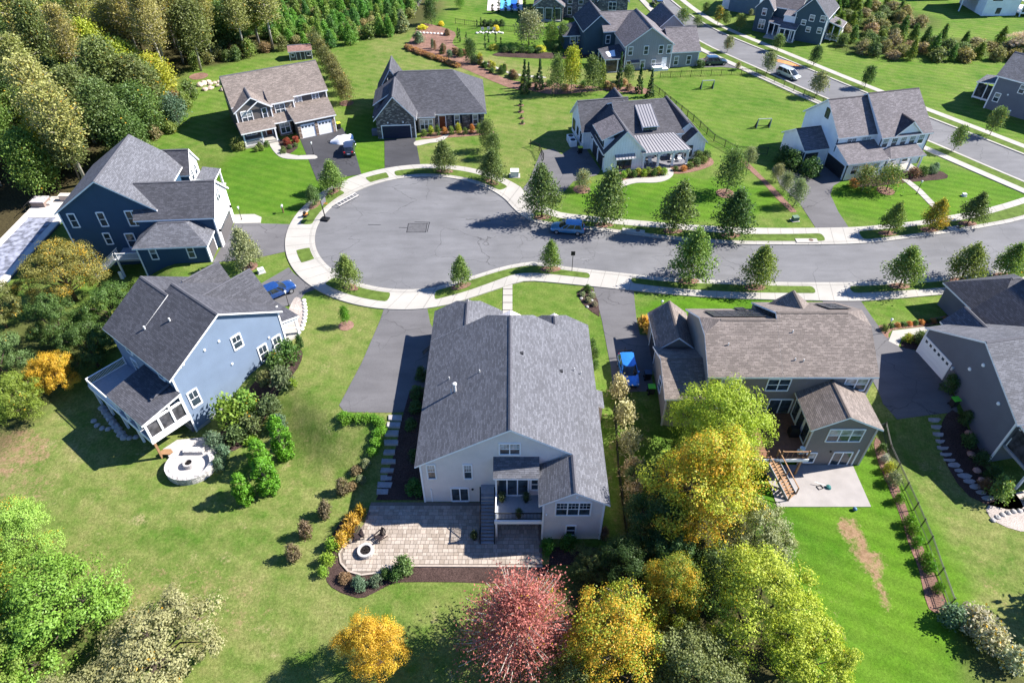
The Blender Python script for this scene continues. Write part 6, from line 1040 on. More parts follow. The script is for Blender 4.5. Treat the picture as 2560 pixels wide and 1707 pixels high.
# berm plants, far gardens
rs = random.Random(5); bl = []
for k in range(26): t = k / 25; bl.append(('tuft', -22.4 + 11.5 * t + rs.uniform(-.3, .3), 149.0 - 10.2 * t + rs.uniform(-.3, .3), .9, .8, (.30, .17, .11), .05))
bed(bl, 'reddish ornamental grass at the lower edge of the mulch berm', 'reddish grasses of the berm', 'grass')
bl = []
for k in range(34): t = rs.random(); bl.append((rs.choice(('leafy', 'shrub', 'cyp', 'leafy')), -19 + 23 * t + rs.uniform(-1.2, 1.2), 151.5 - 20.5 * t + rs.uniform(-2, 1.5), rs.uniform(.8, 1.7), rs.uniform(.4, .8), rs.choice((SHR, BLU, BRN, DKG, YGR, (.2, .12, .08))), .04))
for x, y in ((3, 128.2), (7, 129), (10, 127), (13.5, 128.5), (18, 128.6), (19, 127.2), (22, 127.2), (21.5, 129.5)): bl.append(('leafy', x, y, 1.0, .8, rs.choice((SHR, (.3, .2, .12), BRN)), .05))
bed(bl, 'garden shrub planted on the long mulch berm', 'shrubs on the mulch berm')
plant('shrub', -20.2, 152.8, 2.0, 1.5, BLU, 0, 'rounded blue-green bush in the middle of the berm', 'shrub'); plant('shrub', -14.3, 157.4, 1.2, .8, BRN, 0, 'small brown bush on the stone edge of the berm', 'shrub')
bed([('shrub', -20.2, 161.6, .8, 1.3, (.5, .42, .04), .1), ('shrub', -16.2, 164.0, .8, .9, (.5, .42, .04), .1), ('shrub', -3.6, 160.6, 1.0, 1.0, (.5, .44, .04), .1), ('shrub', 6, 147.6, 1.0, 1.3, (.42, .42, .05), .1), ('shrub', -3.9, 148.8, .9, 1.2, (.36, .34, .06), .1)], 'bright yellow-green bush in the far gardens', 'yellow bushes of the far gardens')
bed([('shrub', -6.2 + k * 1.3, 163.6, 1.2, .9, DKG, 0) for k in range(4)] + [('shrub', -1.5 + k * 1.8, 147.2 - .1 * k, 1.0, 1.0, (DKG, SHR)[k % 2], 0) for k in range(5)] + [('shrub', 9.3, 147.8, 1.2, 1.0, DKG, 0), ('shrub', 12.4, 155.5, 1.2, 1.6, (.4, .16, .12), 0)], 'dark clipped shrub of the far garden beds', 'clipped shrubs of the far gardens')
bed([('cyp', -4.6 + k * 1.5, 172.8 + .2 * (k % 2), 2.0 + .8 * (k % 3), .55, CED, 0) for k in range(8)], 'small dark evergreen along the far pool terrace', 'evergreens at the far pool')
bed([('round', -12.5, 176, 2.6, 1.2, (.09, .2, .03), 0), ('round', -19, 180, 2.6, 1.2, (.09, .2, .03), 0)], 'small bright green tree on the far lawn', 'trees of the far lawn', 'tree')
bed([('cyp', 1.6, 120.4, 1.0, .35, DKG, 0), ('cyp', 1.6, 117.6, 1.1, .4, DKG, 0), ('cyp', 1.7, 115.0, .6, .3, DKG, 0), ('cyp', 1.8, 112.8, .6, .3, DKG, 0)], 'tiny evergreen in the mulch-ring line on the lawn', 'tiny evergreens in a line')
bed([('shrub', 37.8, 139.0, 1.2, 1.2, DKG, 0)], 'round dark bush at the grey house driveway', 'driveway bush'); bed([('round', 22.5, 131.4, 2.8, 1.3, OAK, .04)], 'rounded green bush between the slim cedars', 'cedar row bush')
# woodland
def inside(x, y, poly):
    c = False; n = len(poly)
    for i_ in range(n):
        (x1, y1), (x2, y2) = poly[i_], poly[(i_ + 1) % n]
        if (y1 > y) != (y2 > y) and x < (x2 - x1) * (y - y1) / (y2 - y1) + x1: c = not c
    return c
def scatter(poly, d, n, seed):
    rs = random.Random(seed); xs_ = [p[0] for p in poly]; ys_ = [p[1] for p in poly]; out = []
    for _ in range(n * 40):
        x, y = rs.uniform(min(xs_), max(xs_)), rs.uniform(min(ys_), max(ys_))
        if inside(x, y, poly) and all((x - a) ** 2 + (y - b) ** 2 > d * d for a, b in out): out.append((x, y))
        if len(out) >= n: break
    return out
WOODS = [(-78, 92), (-64, 95), (-60.5, 104), (-62, 118), (-65.5, 131), (-60, 139), (-50, 149), (-62, 160), (-66, 196), (-150, 196), (-150, 150), (-112, 96), (-96, 86)]
rs = random.Random(3)
for x, y in scatter(WOODS, 5.2, 205, 4):
    near = x > -80 and y < 120; u = rs.random(); hh = rs.uniform(.8, 1.15)
    if u < .30: k, c, au, lb = 'sparse', (.20, .195, .07), rs.uniform(.02, .14), 'tall thinning woodland tree with pale trunk and yellow-brown crown'
    elif u < .55: k, c, au, lb = 'forest', rs.choice(((.085, .125, .04), (.10, .13, .045))), rs.uniform(0, .08), 'tall green woodland tree behind the navy house'
    elif u < .8: k, c, au, lb = 'forestlow', rs.choice(((.10, .16, .035), (.075, .125, .04))), rs.uniform(0, .05), 'dense green woodland tree with low branches'
    else: k, c, au, lb = 'forestlow', YGR, rs.uniform(.05, .2), 'yellowing woodland tree of the left forest'
    h0 = {'sparse': 15.5, 'forest': 14.5, 'forestlow': 9.0}[k] * hh
    if near and k == 'forest': h0 *= .85
    plant(k, x, y, h0, rs.uniform(3.0, 4.2), c, au, lb, 'tree', {'sparse': 'thinning woodland trees', 'forest': 'tall woodland trees'}.get(k, 'yellowing woodland trees' if c == YGR else 'low branched woodland trees'))
for k, x, y, hh, r, c, au, lb in (('sparse', -66.5, 95.5, 16, 3.8, (.26, .25, .09), .1, 'pale-trunked tree rising right behind the navy house roof'), ('sparse', -70.5, 99, 17, 4.0, (.25, .24, .09), .12, 'forked pale-trunked tree left of the navy house roof'), ('forestlow', -60.5, 101, 7.5, 3.6, (.06, .105, .03), .02, 'dense green tree at the wood edge behind the navy house garage'), ('forestlow', -61.5, 109, 8, 3.8, (.075, .12, .03), .03, 'dense green tree at the wood edge beside the brown house lawn'), ('forestlow', -64, 117, 9, 3.6, (.06, .10, .03), .05, 'dense wood edge tree left of the stacked boulders'), ('round', -57.5, 112.5, 4.5, 2.2, BLU, 0, 'blue-green round tree at the wood edge on the brown house lawn'), ('forest', -54, 150.5, 11, 3.6, (.14, .19, .04), .2, 'light yellow-green tree left of the garden shed')): plant(k, x, y, hh, r, c, au, lb)
for x, y in scatter([(-62, 137), (-50, 147), (-46.5, 147.5), (-58, 152), (-66, 140)], 1.8, 16, 8) + scatter([(-58.5, 96), (-55.5, 104), (-57.5, 118), (-60, 126), (-63, 118), (-61, 100)], 2.2, 12, 9): plant(rs.choice(('scrub', 'leafy')), x, y, rs.uniform(1.6, 2.8), rs.uniform(1.2, 1.9), rs.choice(((.12, .13, .05), OAK, OAKL, (.17, .13, .07))), .05, 'tangled undergrowth bush at the forest edge', 'bush', 'undergrowth at the forest edge')
THICK = [(-52, 152.5), (-41, 149.5), (-36, 150.2), (-25.2, 157.8), (-23.6, 168), (-22.5, 196), (-66, 196), (-61, 160)]
for x, y in scatter(THICK, 1.9, 240, 6):
    u = rs.random()
    if u < .68: plant('pine', x, y, rs.uniform(2.6, 5.2), rs.uniform(1.1, 1.8), rs.choice(((.085, .19, .035), (.11, .22, .04), (.065, .15, .04), (.14, .21, .05))), 0, 'young green pine in the dense thicket behind the shed', 'pine', 'young pines of the thicket')
    else: plant('scrub', x, y, rs.uniform(1.2, 2.4), rs.uniform(1.2, 2.0), rs.choice(((.2, .19, .09), (.15, .17, .06), (.1, .14, .04))), .08, 'pale scrub bush among the young pines behind the shed', 'bush', 'scrub among the young pines')
TH2 = [(67, 155), (74, 145), (82, 141.5), (97, 141.5), (106, 142.5), (110, 147), (107, 153), (96, 151.5), (88, 153), (86, 158), (93, 163), (92, 178), (66, 182), (64, 170)]
for x, y in scatter(TH2, 2.3, 105, 12):
    u = rs.random()
    if u < .3: plant('pine', x, y, rs.uniform(2.4, 4.6), rs.uniform(1.0, 1.7), rs.choice(((.06, .12, .03), (.1, .15, .03))), .04, 'young tree in the thicket beyond the big lawn', 'tree', 'young trees of the right thicket')
    else: plant('scrub', x, y, rs.uniform(1.2, 2.6), rs.uniform(1.4, 2.4), rs.choice(((.17, .15, .07), (.1, .13, .05), (.2, .16, .1), (.07, .1, .04))), .06, 'scrub bush in the thicket beyond the big lawn', 'bush', 'scrub of the right thicket')
plant('bushy', 106.5, 146.5, 4.2, 3.6, (.42, .36, .30), 0, 'large pale seeding bush at the right end of the thicket', 'bush'); plant('bushy', 110.5, 151, 3.0, 2.6, (.34, .26, .19), .02, 'tan seeding bush behind the large pale one', 'bush')
plant('pine', 66.8, 157.8, 6.0, 2.2, (.06, .13, .03), .02, 'leafy green tree beside the dark navy house porch', 'tree')
# ---------------- paved places ----------------
def pavermat():
    m, nt, b = newmat('paver'); oi = nd(nt, 'ShaderNodeObjectInfo'); p = nd(nt, 'ShaderNodeNewGeometry').outputs['Position']
    ri = nd(nt, 'ShaderNodeNewGeometry').outputs['Random Per Island']; r_ = mth(nt, 'FRACT', mth(nt, 'ADD', oi.outputs['Random'], ri))
    cc = mix(nt, r_, (.235, .195, .16), (.36, .315, .27)); cc = mix(nt, rng(nt, r_, .8, 1, 0, .5), cc, (.38, .28, .22)); k = rng(nt, noise(nt, p, 6, 3), .3, .7, .88, 1.12)
    cc = mix(nt, 1.0, cc, nd(nt, 'ShaderNodeCombineColor', None, i0=k, i1=k, i2=k).outputs[0], 'MULTIPLY'); setb(nt, b, cc, .85, .2); return m
PAV = pavermat(); JOINT = M('paver_joint', (.15, .125, .105), .95, .2, 4, world=True)
PZ = -2.66
patio_poly = [(-13.3, 37.35), (2.66, 37.35), (2.66, 30.75), (-8.9, 30.8), (-11.2, 30.2), (-13.0, 29.95), (-14.2, 30.3), (-15.0, 31.1), (-15.3, 32.0), (-15.0, 33.0), (-14.3, 33.7), (-13.6, 35.0)]
pat = struct(MB().prism(patio_poly, PZ - .5, PZ).obj('patio', JOINT)); pat['label'] = 'tan paver patio with rounded end behind the greige house'
cells = []; rs = random.Random(9); y = 29.9; row = 0
while y < 37.3:
    hgt = (.38, .30, .38, .44)[row % 4]; x = -15.4 + (row % 3) * -.17
    while x < 2.7:
        wd = rs.choice((.38, .44, .52, .3)); cx, cy = x + wd / 2, y + hgt / 2
        if all(inside(a, b, patio_poly) for a, b in ((x + .03, y + .03), (x + wd - .03, y + .03), (x + .03, y + hgt - .03), (x + wd - .03, y + hgt - .03))): cells.append((cx, cy, wd, hgt))
        x += wd
    y += hgt; row += 1
cells.sort(key=lambda c: c[1] + .15 * abs(c[0] + 8)); pm = {}; rest = MB()
for k, (cx, cy, wd, hgt) in enumerate(cells):
    if k < 300:
        if (wd, hgt) not in pm: pm[(wd, hgt)] = MB().box(-wd / 2 + .014, wd / 2 - .014, -hgt / 2 + .014, hgt / 2 - .014, -.03, .035).mesh('paver', PAV)
        place('paver', pm[(wd, hgt)], pat, (cx, cy, PZ + rs.uniform(-.004, .004)))
    else: rest.box(cx - wd / 2 + .014, cx + wd / 2 - .014, cy - hgt / 2 + .014, cy + hgt / 2 - .014, PZ - .02, PZ + .035)
o = rest.obj('paver', PAV, pat); o['kind'] = 'stuff'
ed = MB(); ep = patio_poly[2:10]
for a, b in zip(ep[:-1], ep[1:]): ed.beam((*a, PZ - .08), (*b, PZ - .08), .16, .28)
ed.obj('patio_edging', M('edging_stone', (.33, .28, .24), .9, .15, 3), pat)
FIRE = M('firepit_stone', (.36, .34, .33), .85, .12, 3, fine=.1); COAL = M('charred_logs', (.015, .012, .012), .95, .4, 9)
def firepit(x, y, z, R, hgt, label):
    t = thing('fire_pit', label, 'fire pit', (x, y, z)); n = 18
    for k in range(n):
        a0, a1 = 2 * math.pi * k / n, 2 * math.pi * (k + .96) / n; ri = R * .66
        MB().prism([(R * math.cos(a0), R * math.sin(a0)), (R * math.cos(a1), R * math.sin(a1)), (ri * math.cos(a1), ri * math.sin(a1)), (ri * math.cos(a0), ri * math.sin(a0))], 0, hgt).obj('block', FIRE, t)
    MB().lathe([(R * .67, .05), (R * .67, hgt * .7), (.01, hgt * .72)], 18).obj('ash_bed', COAL, t)
    for k in range(9): a = k * 2.4; r = R * .4 * (k / 9) ** .5 + .08; MB().tube([(r * math.cos(a) - .14, r * math.sin(a), hgt * .75), (r * math.cos(a) + .14, r * math.sin(a) + .08 * (-1) ** k, hgt * .88)], [.06, .05], 6).obj('log', COAL, t)
    return t
firepit(-12.95, 32.1, PZ + .035, .72, .42, 'round block fire pit with charred logs on the paver patio')
CHAIR = M('chair_dark_brown', (.035, .025, .024), .5, .15)
def adirondack(x, y, z, deg, label):
    t = thing('adirondack_chair', label, 'chair', (x, y, z), rad(deg), 'brown chairs at the fire pit')
    for k in range(5): u = -.24 + k * .12; MB().beam((u, -.25, .3), (u * 1.15, -.62, 1.02 - .06 * abs(k - 2)), .1, .025).obj('back_slat', CHAIR, t)
    for k in range(5): v = -.22 + k * .12; MB().beam((-.28, v, .27 + .03 * k), (.28, v, .27 + .03 * k), .1, .025).obj('seat_slat', CHAIR, t)
    for s in (-1, 1):
        MB().beam((s * .36, -.45, .58), (s * .36, .35, .58), .13, .03).obj('armrest', CHAIR, t); MB().beam((s * .33, .3, 0), (s * .33, .3, .57), .07).obj('leg', CHAIR, t); MB().beam((s * .31, -.6, .02), (s * .31, .3, .36), .05, .1).obj('leg', CHAIR, t)
    return t
adirondack(-13.75, 33.55, PZ + .035, 205, 'dark brown slatted chair left of the fire pit'); adirondack(-11.9, 33.45, PZ + .035, 140, 'dark brown slatted chair right of the fire pit')
# stone steps beside the driveway
BLUESTONE = M('bluestone', (.27, .26, .26), .8, .22, 2, fine=.12)
t = struct(thing('garden_steps', None, None, (0, 0, 0))) if False else thing('garden_steps', 'row of flat stone steps descending from the driveway end', 'steps')
rs = random.Random(2)
for k in range(10):
    f = k / 9; x, y = -11.75 - .65 * f, 45.5 - 7.0 * f; z = Z(x, y) + .12; w2, d2 = .62 + rs.uniform(-.1, .1), .30
    MB().prism([(x - w2 + rs.uniform(-.1, .1), y - d2), (x + w2, y - d2 + rs.uniform(-.06, .06)), (x + w2 + rs.uniform(-.1, .1), y + d2), (x - w2, y + d2 + rs.uniform(-.06, .06))], z - .35, z).obj('step', BLUESTONE, t)
t = thing('flagstone_path', 'irregular flagstone path beside the slate house in its shade', 'path'); 
for k in range(14):
    f = k / 13; x, y = 43.2 + 2.0 * f - .5 * math.sin(f * 3), 46.2 - 8.4 * f; z = Z(x, y) + .08; n = 7; rr = rs.uniform(.42, .62)
    MB().prism([(x + rr * 1.25 * math.cos(6.283 * j / n) * rs.uniform(.8, 1.1), y + rr * .62 * math.sin(6.283 * j / n) * rs.uniform(.8, 1.15)) for j in range(n)], z - .3, z).obj('flagstone', BLUESTONE, t)
SEAM = M('joint_dark', (.06, .05, .045), .9, .1)
for k, y in enumerate((61.0, 62.4, 63.8, 65.2, 66.4)): struct(MB().box(-1.1, .05, y - .05, y + .05, .04, .062).obj('path_joint', SEAM))
for k in range(6): struct(MB().box(60.1, 61.4, 85.0 + k * 1.3, 85.06 + k * 1.3, .04, .058).obj('path_joint', SEAM))
t = thing('stone_edging', 'row of pale rounded stones edging the gravel bed by the pale blue house', 'edging'); WSTONE = M('pale_stone', (.55, .53, .5), .85, .15, 4)
for k in range(9): f = k / 8; x, y = -25.15 + .9 * f + .3 * math.sin(3 * f), 64.2 - 5.2 * f; MB().lathe([(.28, -.05), (.3, .08), (.2, .17), (.02, .2)], 9, (0, 0)).obj('stone', WSTONE, t, (x, y, Z(x, y)), smooth=True)
def boulders(label, pts, col, name='boulder_wall', cat='boulders', group=None):
    t = thing(name, label, cat)
    for x, y, s in pts:
        bm = bmesh.new(); bmesh.ops.create_icosphere(bm, subdivisions=2, radius=s)
        for v in bm.verts: v.co = Vector((v.co.x * rs.uniform(.85, 1.2), v.co.y * rs.uniform(.85, 1.2), v.co.z * rs.uniform(.5, .75)))
        me = bpy.data.meshes.new('boulder'); bm.to_mesh(me); bm.free(); me.materials.append(col); place('boulder', me, t, (x, y, Z(x, y) + s * .25), rs.uniform(0, 6))
    return t
ROCKT = M('boulder_tan', (.42, .34, .27), .9, .3, 2, fine=.15); ROCKG = M('boulder_grey', (.3, .29, .28), .9, .25, 2, fine=.15); ROCKP = M('boulder_rose', (.36, .22, .18), .9, .25, 2)
boulders('stacked tan boulders at the left wall of the brown house', [(-61.4 + k * .85 + rs.uniform(-.2, .2), 127.2 + .9 * (k % 4) + rs.uniform(-.3, .3), rs.uniform(.45, .8)) for k in range(9)] + [(-60 + k * .7, 130 + .5 * (k % 3), rs.uniform(.4, .6)) for k in range(6)], ROCKT)
boulders('grey boulders in the shade below the pale blue house deck', [(-44.0, 47.4, .3), (-43.4, 46.8, .3), (-42.7, 46.4, .3), (-42.0, 46.3, .3), (-41.5, 46.6, .32), (-41.0, 46.1, .3), (-40.5, 45.5, .3), (-39.9, 45.2, .3), (-39.3, 45.1, .3), (-38.7, 45.2, .3)] + [(-43.9 + .5 * k, 49.2 - .5 * k, .42) for k in range(9)], ROCKG)
boulders('rose and grey boulders among the shaded shrubs of the slate house', [(46.4, 44.9, .4), (46.0, 42.9, .42), (45.7, 41.0, .38), (45.6, 39.8, .4), (47.2, 40.8, .4)], ROCKP)
boulders('pale stone edging around the gravel bed at the right edge', [(44.4 + .6 * k, 35.4 + .35 * k - .05 * k * k + .02 * k ** 2, .25) for k in range(9)], ROCKG)
boulders('pale stone edge of the upper mulch berm', [(-20.5 + .8 * k, 158.8 - .12 * k, .32) for k in range(9)], WSTONE)
boulders('white stones of the far seating circle', [(-7.8 + .7 * k, 158.6 + .5 * (k % 2), .35) for k in range(9)], WSTONE); boulders('brown boulders in the mulch island beside the driveway', [(9.0, 63.0, .2), (9.6, 64.2, .22), (8.4, 64.6, .2), (9.9, 65.7, .2)], ROCKG)
# round raised stone terrace of the pale blue house
WALLST = stonemat('terrace_stone', (.34, .32, .31), (.52, .50, .48), (.6, .58, .56), 3.0)
t = thing('stone_terrace', 'round raised stone terrace with seat wall below the pale blue house porch', 'terrace', (-31.6, 41.3, -2.9)); n = 26
for k in range(n):
    a0, a1 = rad(150 + 260 * k / n), rad(150 + 260 * (k + .97) / n); Ro, Ri = 2.35, 1.9
    MB().prism([(Ro * math.cos(a0), Ro * .86 * math.sin(a0)), (Ro * math.cos(a1), Ro * .86 * math.sin(a1)), (Ri * math.cos(a1), Ri * .86 * math.sin(a1)), (Ri * math.cos(a0), Ri * .86 * math.sin(a0))], -.1, 1.02).obj('wall_block', WALLST, t)
MB().prism([(2.0 * math.cos(6.283 * k / 24), 1.72 * math.sin(6.283 * k / 24)) for k in range(24)], -.1, .55).obj('terrace_floor', FIRE, t); MB().prism([(-2.2, .8), (2.1, .6), (2.6, 2.6), (1.2, 3.9), (-2.6, 3.4), (-3.6, 2.2)], -.1, .48).obj('terrace_floor', FIRE, t)
MB().box(-1.2, .75, 1.45, 2.1, .45, .95).obj('seat_wall', WALLST, t); firepit(-31.75, 41.4, -2.35, .52, .5, 'pale round fire pit on the raised stone terrace')
t = thing('log_table', 'low rustic wooden table at the foot of the pale blue house porch', 'table', (-34.6, 43.0, Z(-34.6, 43))); MB().prism([(.55 * math.cos(k * 1.047) * 1.2, .4 * math.sin(k * 1.047)) for k in range(6)], .4, .5).obj('top', CEDAR, t)
for a, b in ((-.4, -.2), (.4, -.2), (0, .28)): MB().beam((a, b, 0), (a, b, .4), .08).obj('leg', CEDAR, t)
# concrete patio of the taupe house
struct(MB().prism([(24.9, 36.85), (33.7, 36.85), (33.75, 41.7), (24.9, 41.7)], -3.1, -2.64).obj('patio', M('patio_concrete', (.27, .25, .24), .85, .12, .8, world=True, fine=.06)))
# ---------------- pool by the navy house ----------------
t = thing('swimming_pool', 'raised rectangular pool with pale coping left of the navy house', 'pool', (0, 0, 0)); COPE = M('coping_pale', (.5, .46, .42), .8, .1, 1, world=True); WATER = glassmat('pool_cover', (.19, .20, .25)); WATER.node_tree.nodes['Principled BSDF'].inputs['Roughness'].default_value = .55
X0, X1, Y0, Y1 = -72.4, -66.2, 66.5, 92.6; wx0, wx1, wy0, wy1 = -71.4, -67.2, 67.3, 86.6; zp = -2.4
for b in ((X0, wx0, Y0, Y1), (wx1, X1, Y0, Y1), (wx0, wx1, Y0, wy0), (wx0, wx1, wy1, Y1)): MB().box(*b, zp - .18, zp).obj('coping', COPE, t)
MB().box(wx0 - .001, wx1 + .001, wy0, wy1, zp - .4, zp - .06).obj('water', WATER, t); MB().box(X0 + .1, X1 - .1, Y0 + .1, Y1 - .1, zp - 2.2, zp - .19).obj('pool_wall', siding('pool_wall_navy', (.06, .09, .13)), t)
t = thing('hot_tub', 'square hot tub with dark cover at the far end of the pool deck', 'hot tub', (-71.2, 90.3, zp)); MB().box(-1, 1, -.9, .9, 0, .75).obj('shell', M('tub_brown', (.2, .15, .13), .7, .15), t); MB().box(-1.03, 1.03, -.93, .93, .75, .9).obj('cover', M('tub_cover', (.38, .35, .36), .6, .1), t); MB().box(1.0, 1.5, -.4, .4, 0, .35).obj('step', COPE, t)
t = thing('storage_bench', 'pale brown storage cabinet on the pool deck by the navy house', 'cabinet', (-67.6, 91.6, zp)); MB().box(-1.2, .9, -.4, .4, 0, .85).obj('body', M('cabinet_tan', (.42, .34, .28), .7, .1), t); MB().box(-1.25, .95, -.45, .45, .85, .92).obj('top', COPE, t)
t = thing('pool_rail', 'dark cable railing around the pool deck end', 'railing', (0, 0, 0))
for a, b in (((X0 + .1, 88), (X0 + .1, 92.4)), ((X0 + .1, 92.4), (-66.5, 92.4))):
    MB().beam((*a, zp + 1), (*b, zp + 1), .06).obj('top_rail', BLACKM, t)
    for k in range(5): f = k / 4; MB().beam((a[0] + (b[0] - a[0]) * f, a[1] + (b[1] - a[1]) * f, zp), (a[0] + (b[0] - a[0]) * f, a[1] + (b[1] - a[1]) * f, zp + 1.03), .06).obj('post', BLACKM, t)
t = thing('far_pool', 'bright blue swimming pool with white terrace at the top edge', 'pool', (0, 0, 0)); MB().box(-6, 2.6, 174.4, 184, -.1, .06).obj('terrace', COPE, t); MB().box(-2.9, 1.3, 175.4, 184, .02, .09).obj('water', M('pool_water', (.10, .38, .62), .1, .1, .6, .6), t); MB().box(-.2, 1.2, 176, 184, .1, .14).obj('pool_cover', M('pool_cover_blue', (.02, .12, .55), .5, .1), t)
# ---------------- vehicles ----------------
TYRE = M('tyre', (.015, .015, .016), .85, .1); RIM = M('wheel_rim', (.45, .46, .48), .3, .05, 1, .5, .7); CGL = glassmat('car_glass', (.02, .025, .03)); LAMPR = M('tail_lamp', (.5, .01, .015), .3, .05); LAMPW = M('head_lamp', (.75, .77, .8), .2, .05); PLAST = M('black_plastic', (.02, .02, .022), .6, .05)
def loft(rings, mat, name, parent, cap=True):
    mb = MB(); n = len(rings[0])
    for r_ in rings: mb.v += [tuple(p) for p in r_]
    for k in range(len(rings) - 1):
        for j in range(n): a, b = k * n + j, k * n + (j + 1) % n; mb.f.append([a, b, b + n, a + n]); mb.m.append(0); mb.uv.append(None)
    if cap: mb.f += [list(range(n))[::-1], [(len(rings) - 1) * n + j for j in range(n)]]; mb.m += [0, 0]; mb.uv += [None, None]
    o = mb.obj(name, mat, parent, smooth=True); fixn(o); o.data.set_sharp_from_angle(angle=rad(38)); return o
def car(label, x, y, deg, col, kind='suv', z=.03, L=4.6, W=1.82, Hh=1.65, name='parked_car'):
    t = thing(name, label, 'car', (x, y, z), rad(deg)); h2 = W / 2; pm_ = carpaint('paint_%s' % label[:18].replace(' ', '_'), col)
    # stations: x, half width, bottom, belt
    if kind == 'van': st_ = [(-.5, .86, .42, .95), (-.485, .95, .3, 1.02), (-.3, 1.0, .26, 1.04), (0, 1.0, .25, 1.02), (.22, 1.0, .25, .98), (.38, .97, .27, .86), (.46, .9, .3, .74), (.5, .72, .38, .62)]; cb = (-.47, .34); rf = (-.43, .12)
    elif kind == 'suv': st_ = [(-.5, .84, .45, .9), (-.485, .94, .34, 1.02), (-.3, 1.0, .28, 1.05), (0, 1.0, .26, 1.03), (.2, 1.0, .26, 1.0), (.36, .98, .28, .94), (.46, .92, .32, .84), (.5, .76, .42, .68)]; cb = (-.46, .25); rf = (-.40, .06)
    else: st_ = [(-.5, .82, .42, .86), (-.48, .93, .32, .95), (-.3, 1.0, .26, .98), (0, 1.0, .24, .95), (.2, 1.0, .24, .93), (.36, .98, .26, .85), (.46, .92, .3, .74), (.5, .74, .4, .6)]; cb = (-.44, .22); rf = (-.36, .02)
    rings = []
    for u, w_, zl, zb in st_:
        a = h2 * w_; xx = u * L; rings.append([(xx, a * .84, zl), (xx, a, zl + .16), (xx, a, (zl + zb) / 2 + .08), (xx, a * .95, zb - .05), (xx, a * .82, zb), (xx, 0, zb + .02), (xx, -a * .82, zb), (xx, -a * .95, zb - .05), (xx, -a, (zl + zb) / 2 + .08), (xx, -a, zl + .16), (xx, -a * .84, zl), (xx, 0, zl - .02)])
    loft(rings, pm_, 'body', t)
    zb = (1.0 if kind != 'sedan' else .92); x0, x1 = cb[0] * L, cb[1] * L; r0, r1 = rf[0] * L, rf[1] * L; zr = Hh
    def ring(f, ins=0): # greenhouse section at height fraction f
        z_ = zb + (zr - .05 - zb) * f; a0 = x0 + (r0 - x0) * f + ins; a1 = x1 + (r1 - x1) * f - ins; hw = h2 * (.93 - .17 * f) - ins; c = .16
        return [(a0, -hw + c, z_), (a0 + c, -hw, z_), (a1 - c * 2, -hw, z_), (a1, -hw + c * 2, z_), (a1 + .04, 0, z_), (a1, hw - c * 2, z_), (a1 - c * 2, hw, z_), (a0 + c, hw, z_), (a0, hw - c, z_)]
    loft([ring(-.05), ring(.5), ring(1.0)], CGL, 'windows', t)
    loft([[(p[0], p[1], p[2] - .02) for p in ring(.97, -.03)], [(p[0], p[1], p[2] + .02) for p in ring(1.0, -.015)], [(p[0], p[1], zr) for p in ring(1.0, .16)]], pm_, 'roof', t)
    for s in (-1, 1):
        for fx in (.0, .38, .72, 1.0):
            b0, b1 = x0 + (x1 - x0) * fx, r0 + (r1 - r0) * fx; ww = .13 if fx in (0, .72) else .07
            if fx == 1.0: b0 -= .2; b1 -= .2
            if fx == 0.0: b0 += .12; b1 += .12
            MB().beam((b0, s * (h2 * .935), zb - .03), (b1, s * (h2 * .765), zr - .06), .05, ww).obj('pillar', pm_, t)
        MB().box(x1 - .55, x1 - .35, s * h2 * .95 - .06 if s > 0 else -h2 * .95 - .16, s * h2 * .95 + .16 if s > 0 else -h2 * .95 + .06, zb + .0, zb + .15).obj('mirror', pm_, t)
        MB().box(-L / 2 - .005, -L / 2 + .12, s * h2 * .68 - .13, s * h2 * .68 + .13, .82, 1.05 if kind != 'sedan' else .92).obj('tail_lamp', LAMPR, t)
        MB().box(L / 2 - .3, L / 2 - .06, s * h2 * .66 - .16, s * h2 * .66 + .16, .62, .76).obj('head_lamp', LAMPW, t)
        for wx in (-.31, .32):
            w = MB(); w.tube([(wx * L, s * (h2 - .2), .34), (wx * L, s * (h2 + .015), .34)], [.34, .34], 18); wo = w.obj('wheel', TYRE, t); rm = MB(); rm.tube([(wx * L, s * (h2 - .02), .34), (wx * L, s * (h2 + .03), .34)], [.23, .2], 10); rm.obj('rim', RIM, wo)
    MB().box(-L / 2 - .03, -L / 2 + .1, -h2 * .85, h2 * .85, .4, .56).obj('bumper', PLAST if kind != 'sedan' else pm_, t); MB().box(L / 2 - .12, L / 2 + .01, -h2 * .6, h2 * .6, .42, .56).obj('grille', PLAST, t); MB().box(-L / 2 - .035, -L / 2 + .02, -.26, .26, .6, .74).obj('licence_plate', LAMPW, t)
    return t
car('blue compact SUV parked at the kerb under the street trees', 7.6, 79.15, 172, (.03, .2, .42), 'suv')
t = car('bright blue SUV with bicycle rack in the driveway of the taupe house', 12.4, 51.6, -88, (.03, .2, .58), 'suv', z=.03 + Z(12.4, 51.5), L=4.5)
rk = MB(); rk.beam((-2.3, 0, .6), (-2.75, 0, .65), .07); rk.beam((-2.7, 0, .6), (-2.7, 0, 1.5), .06); rk.beam((-2.75, -.8, 1.0), (-2.75, .8, 1.0), .06); rk.beam((-2.85, -.7, .75), (-2.85, .7, .75), .05); rk.obj('bike_rack', BLACKM, t)
car('deep blue car behind the roof of the pale blue house', -28.6, 65.3, 40, (.015, .06, .22), 'suv', L=4.6)
car('dark blue and maroon SUV seen from behind in the brown house driveway', -26.3, 102.6, 97, (.03, .035, .06), 'suv', L=4.7)
car('silver minivan driving on the far road', 54.0, 133.6, -57, (.5, .53, .55), 'van', L=4.9, Hh=1.7, name='minivan')
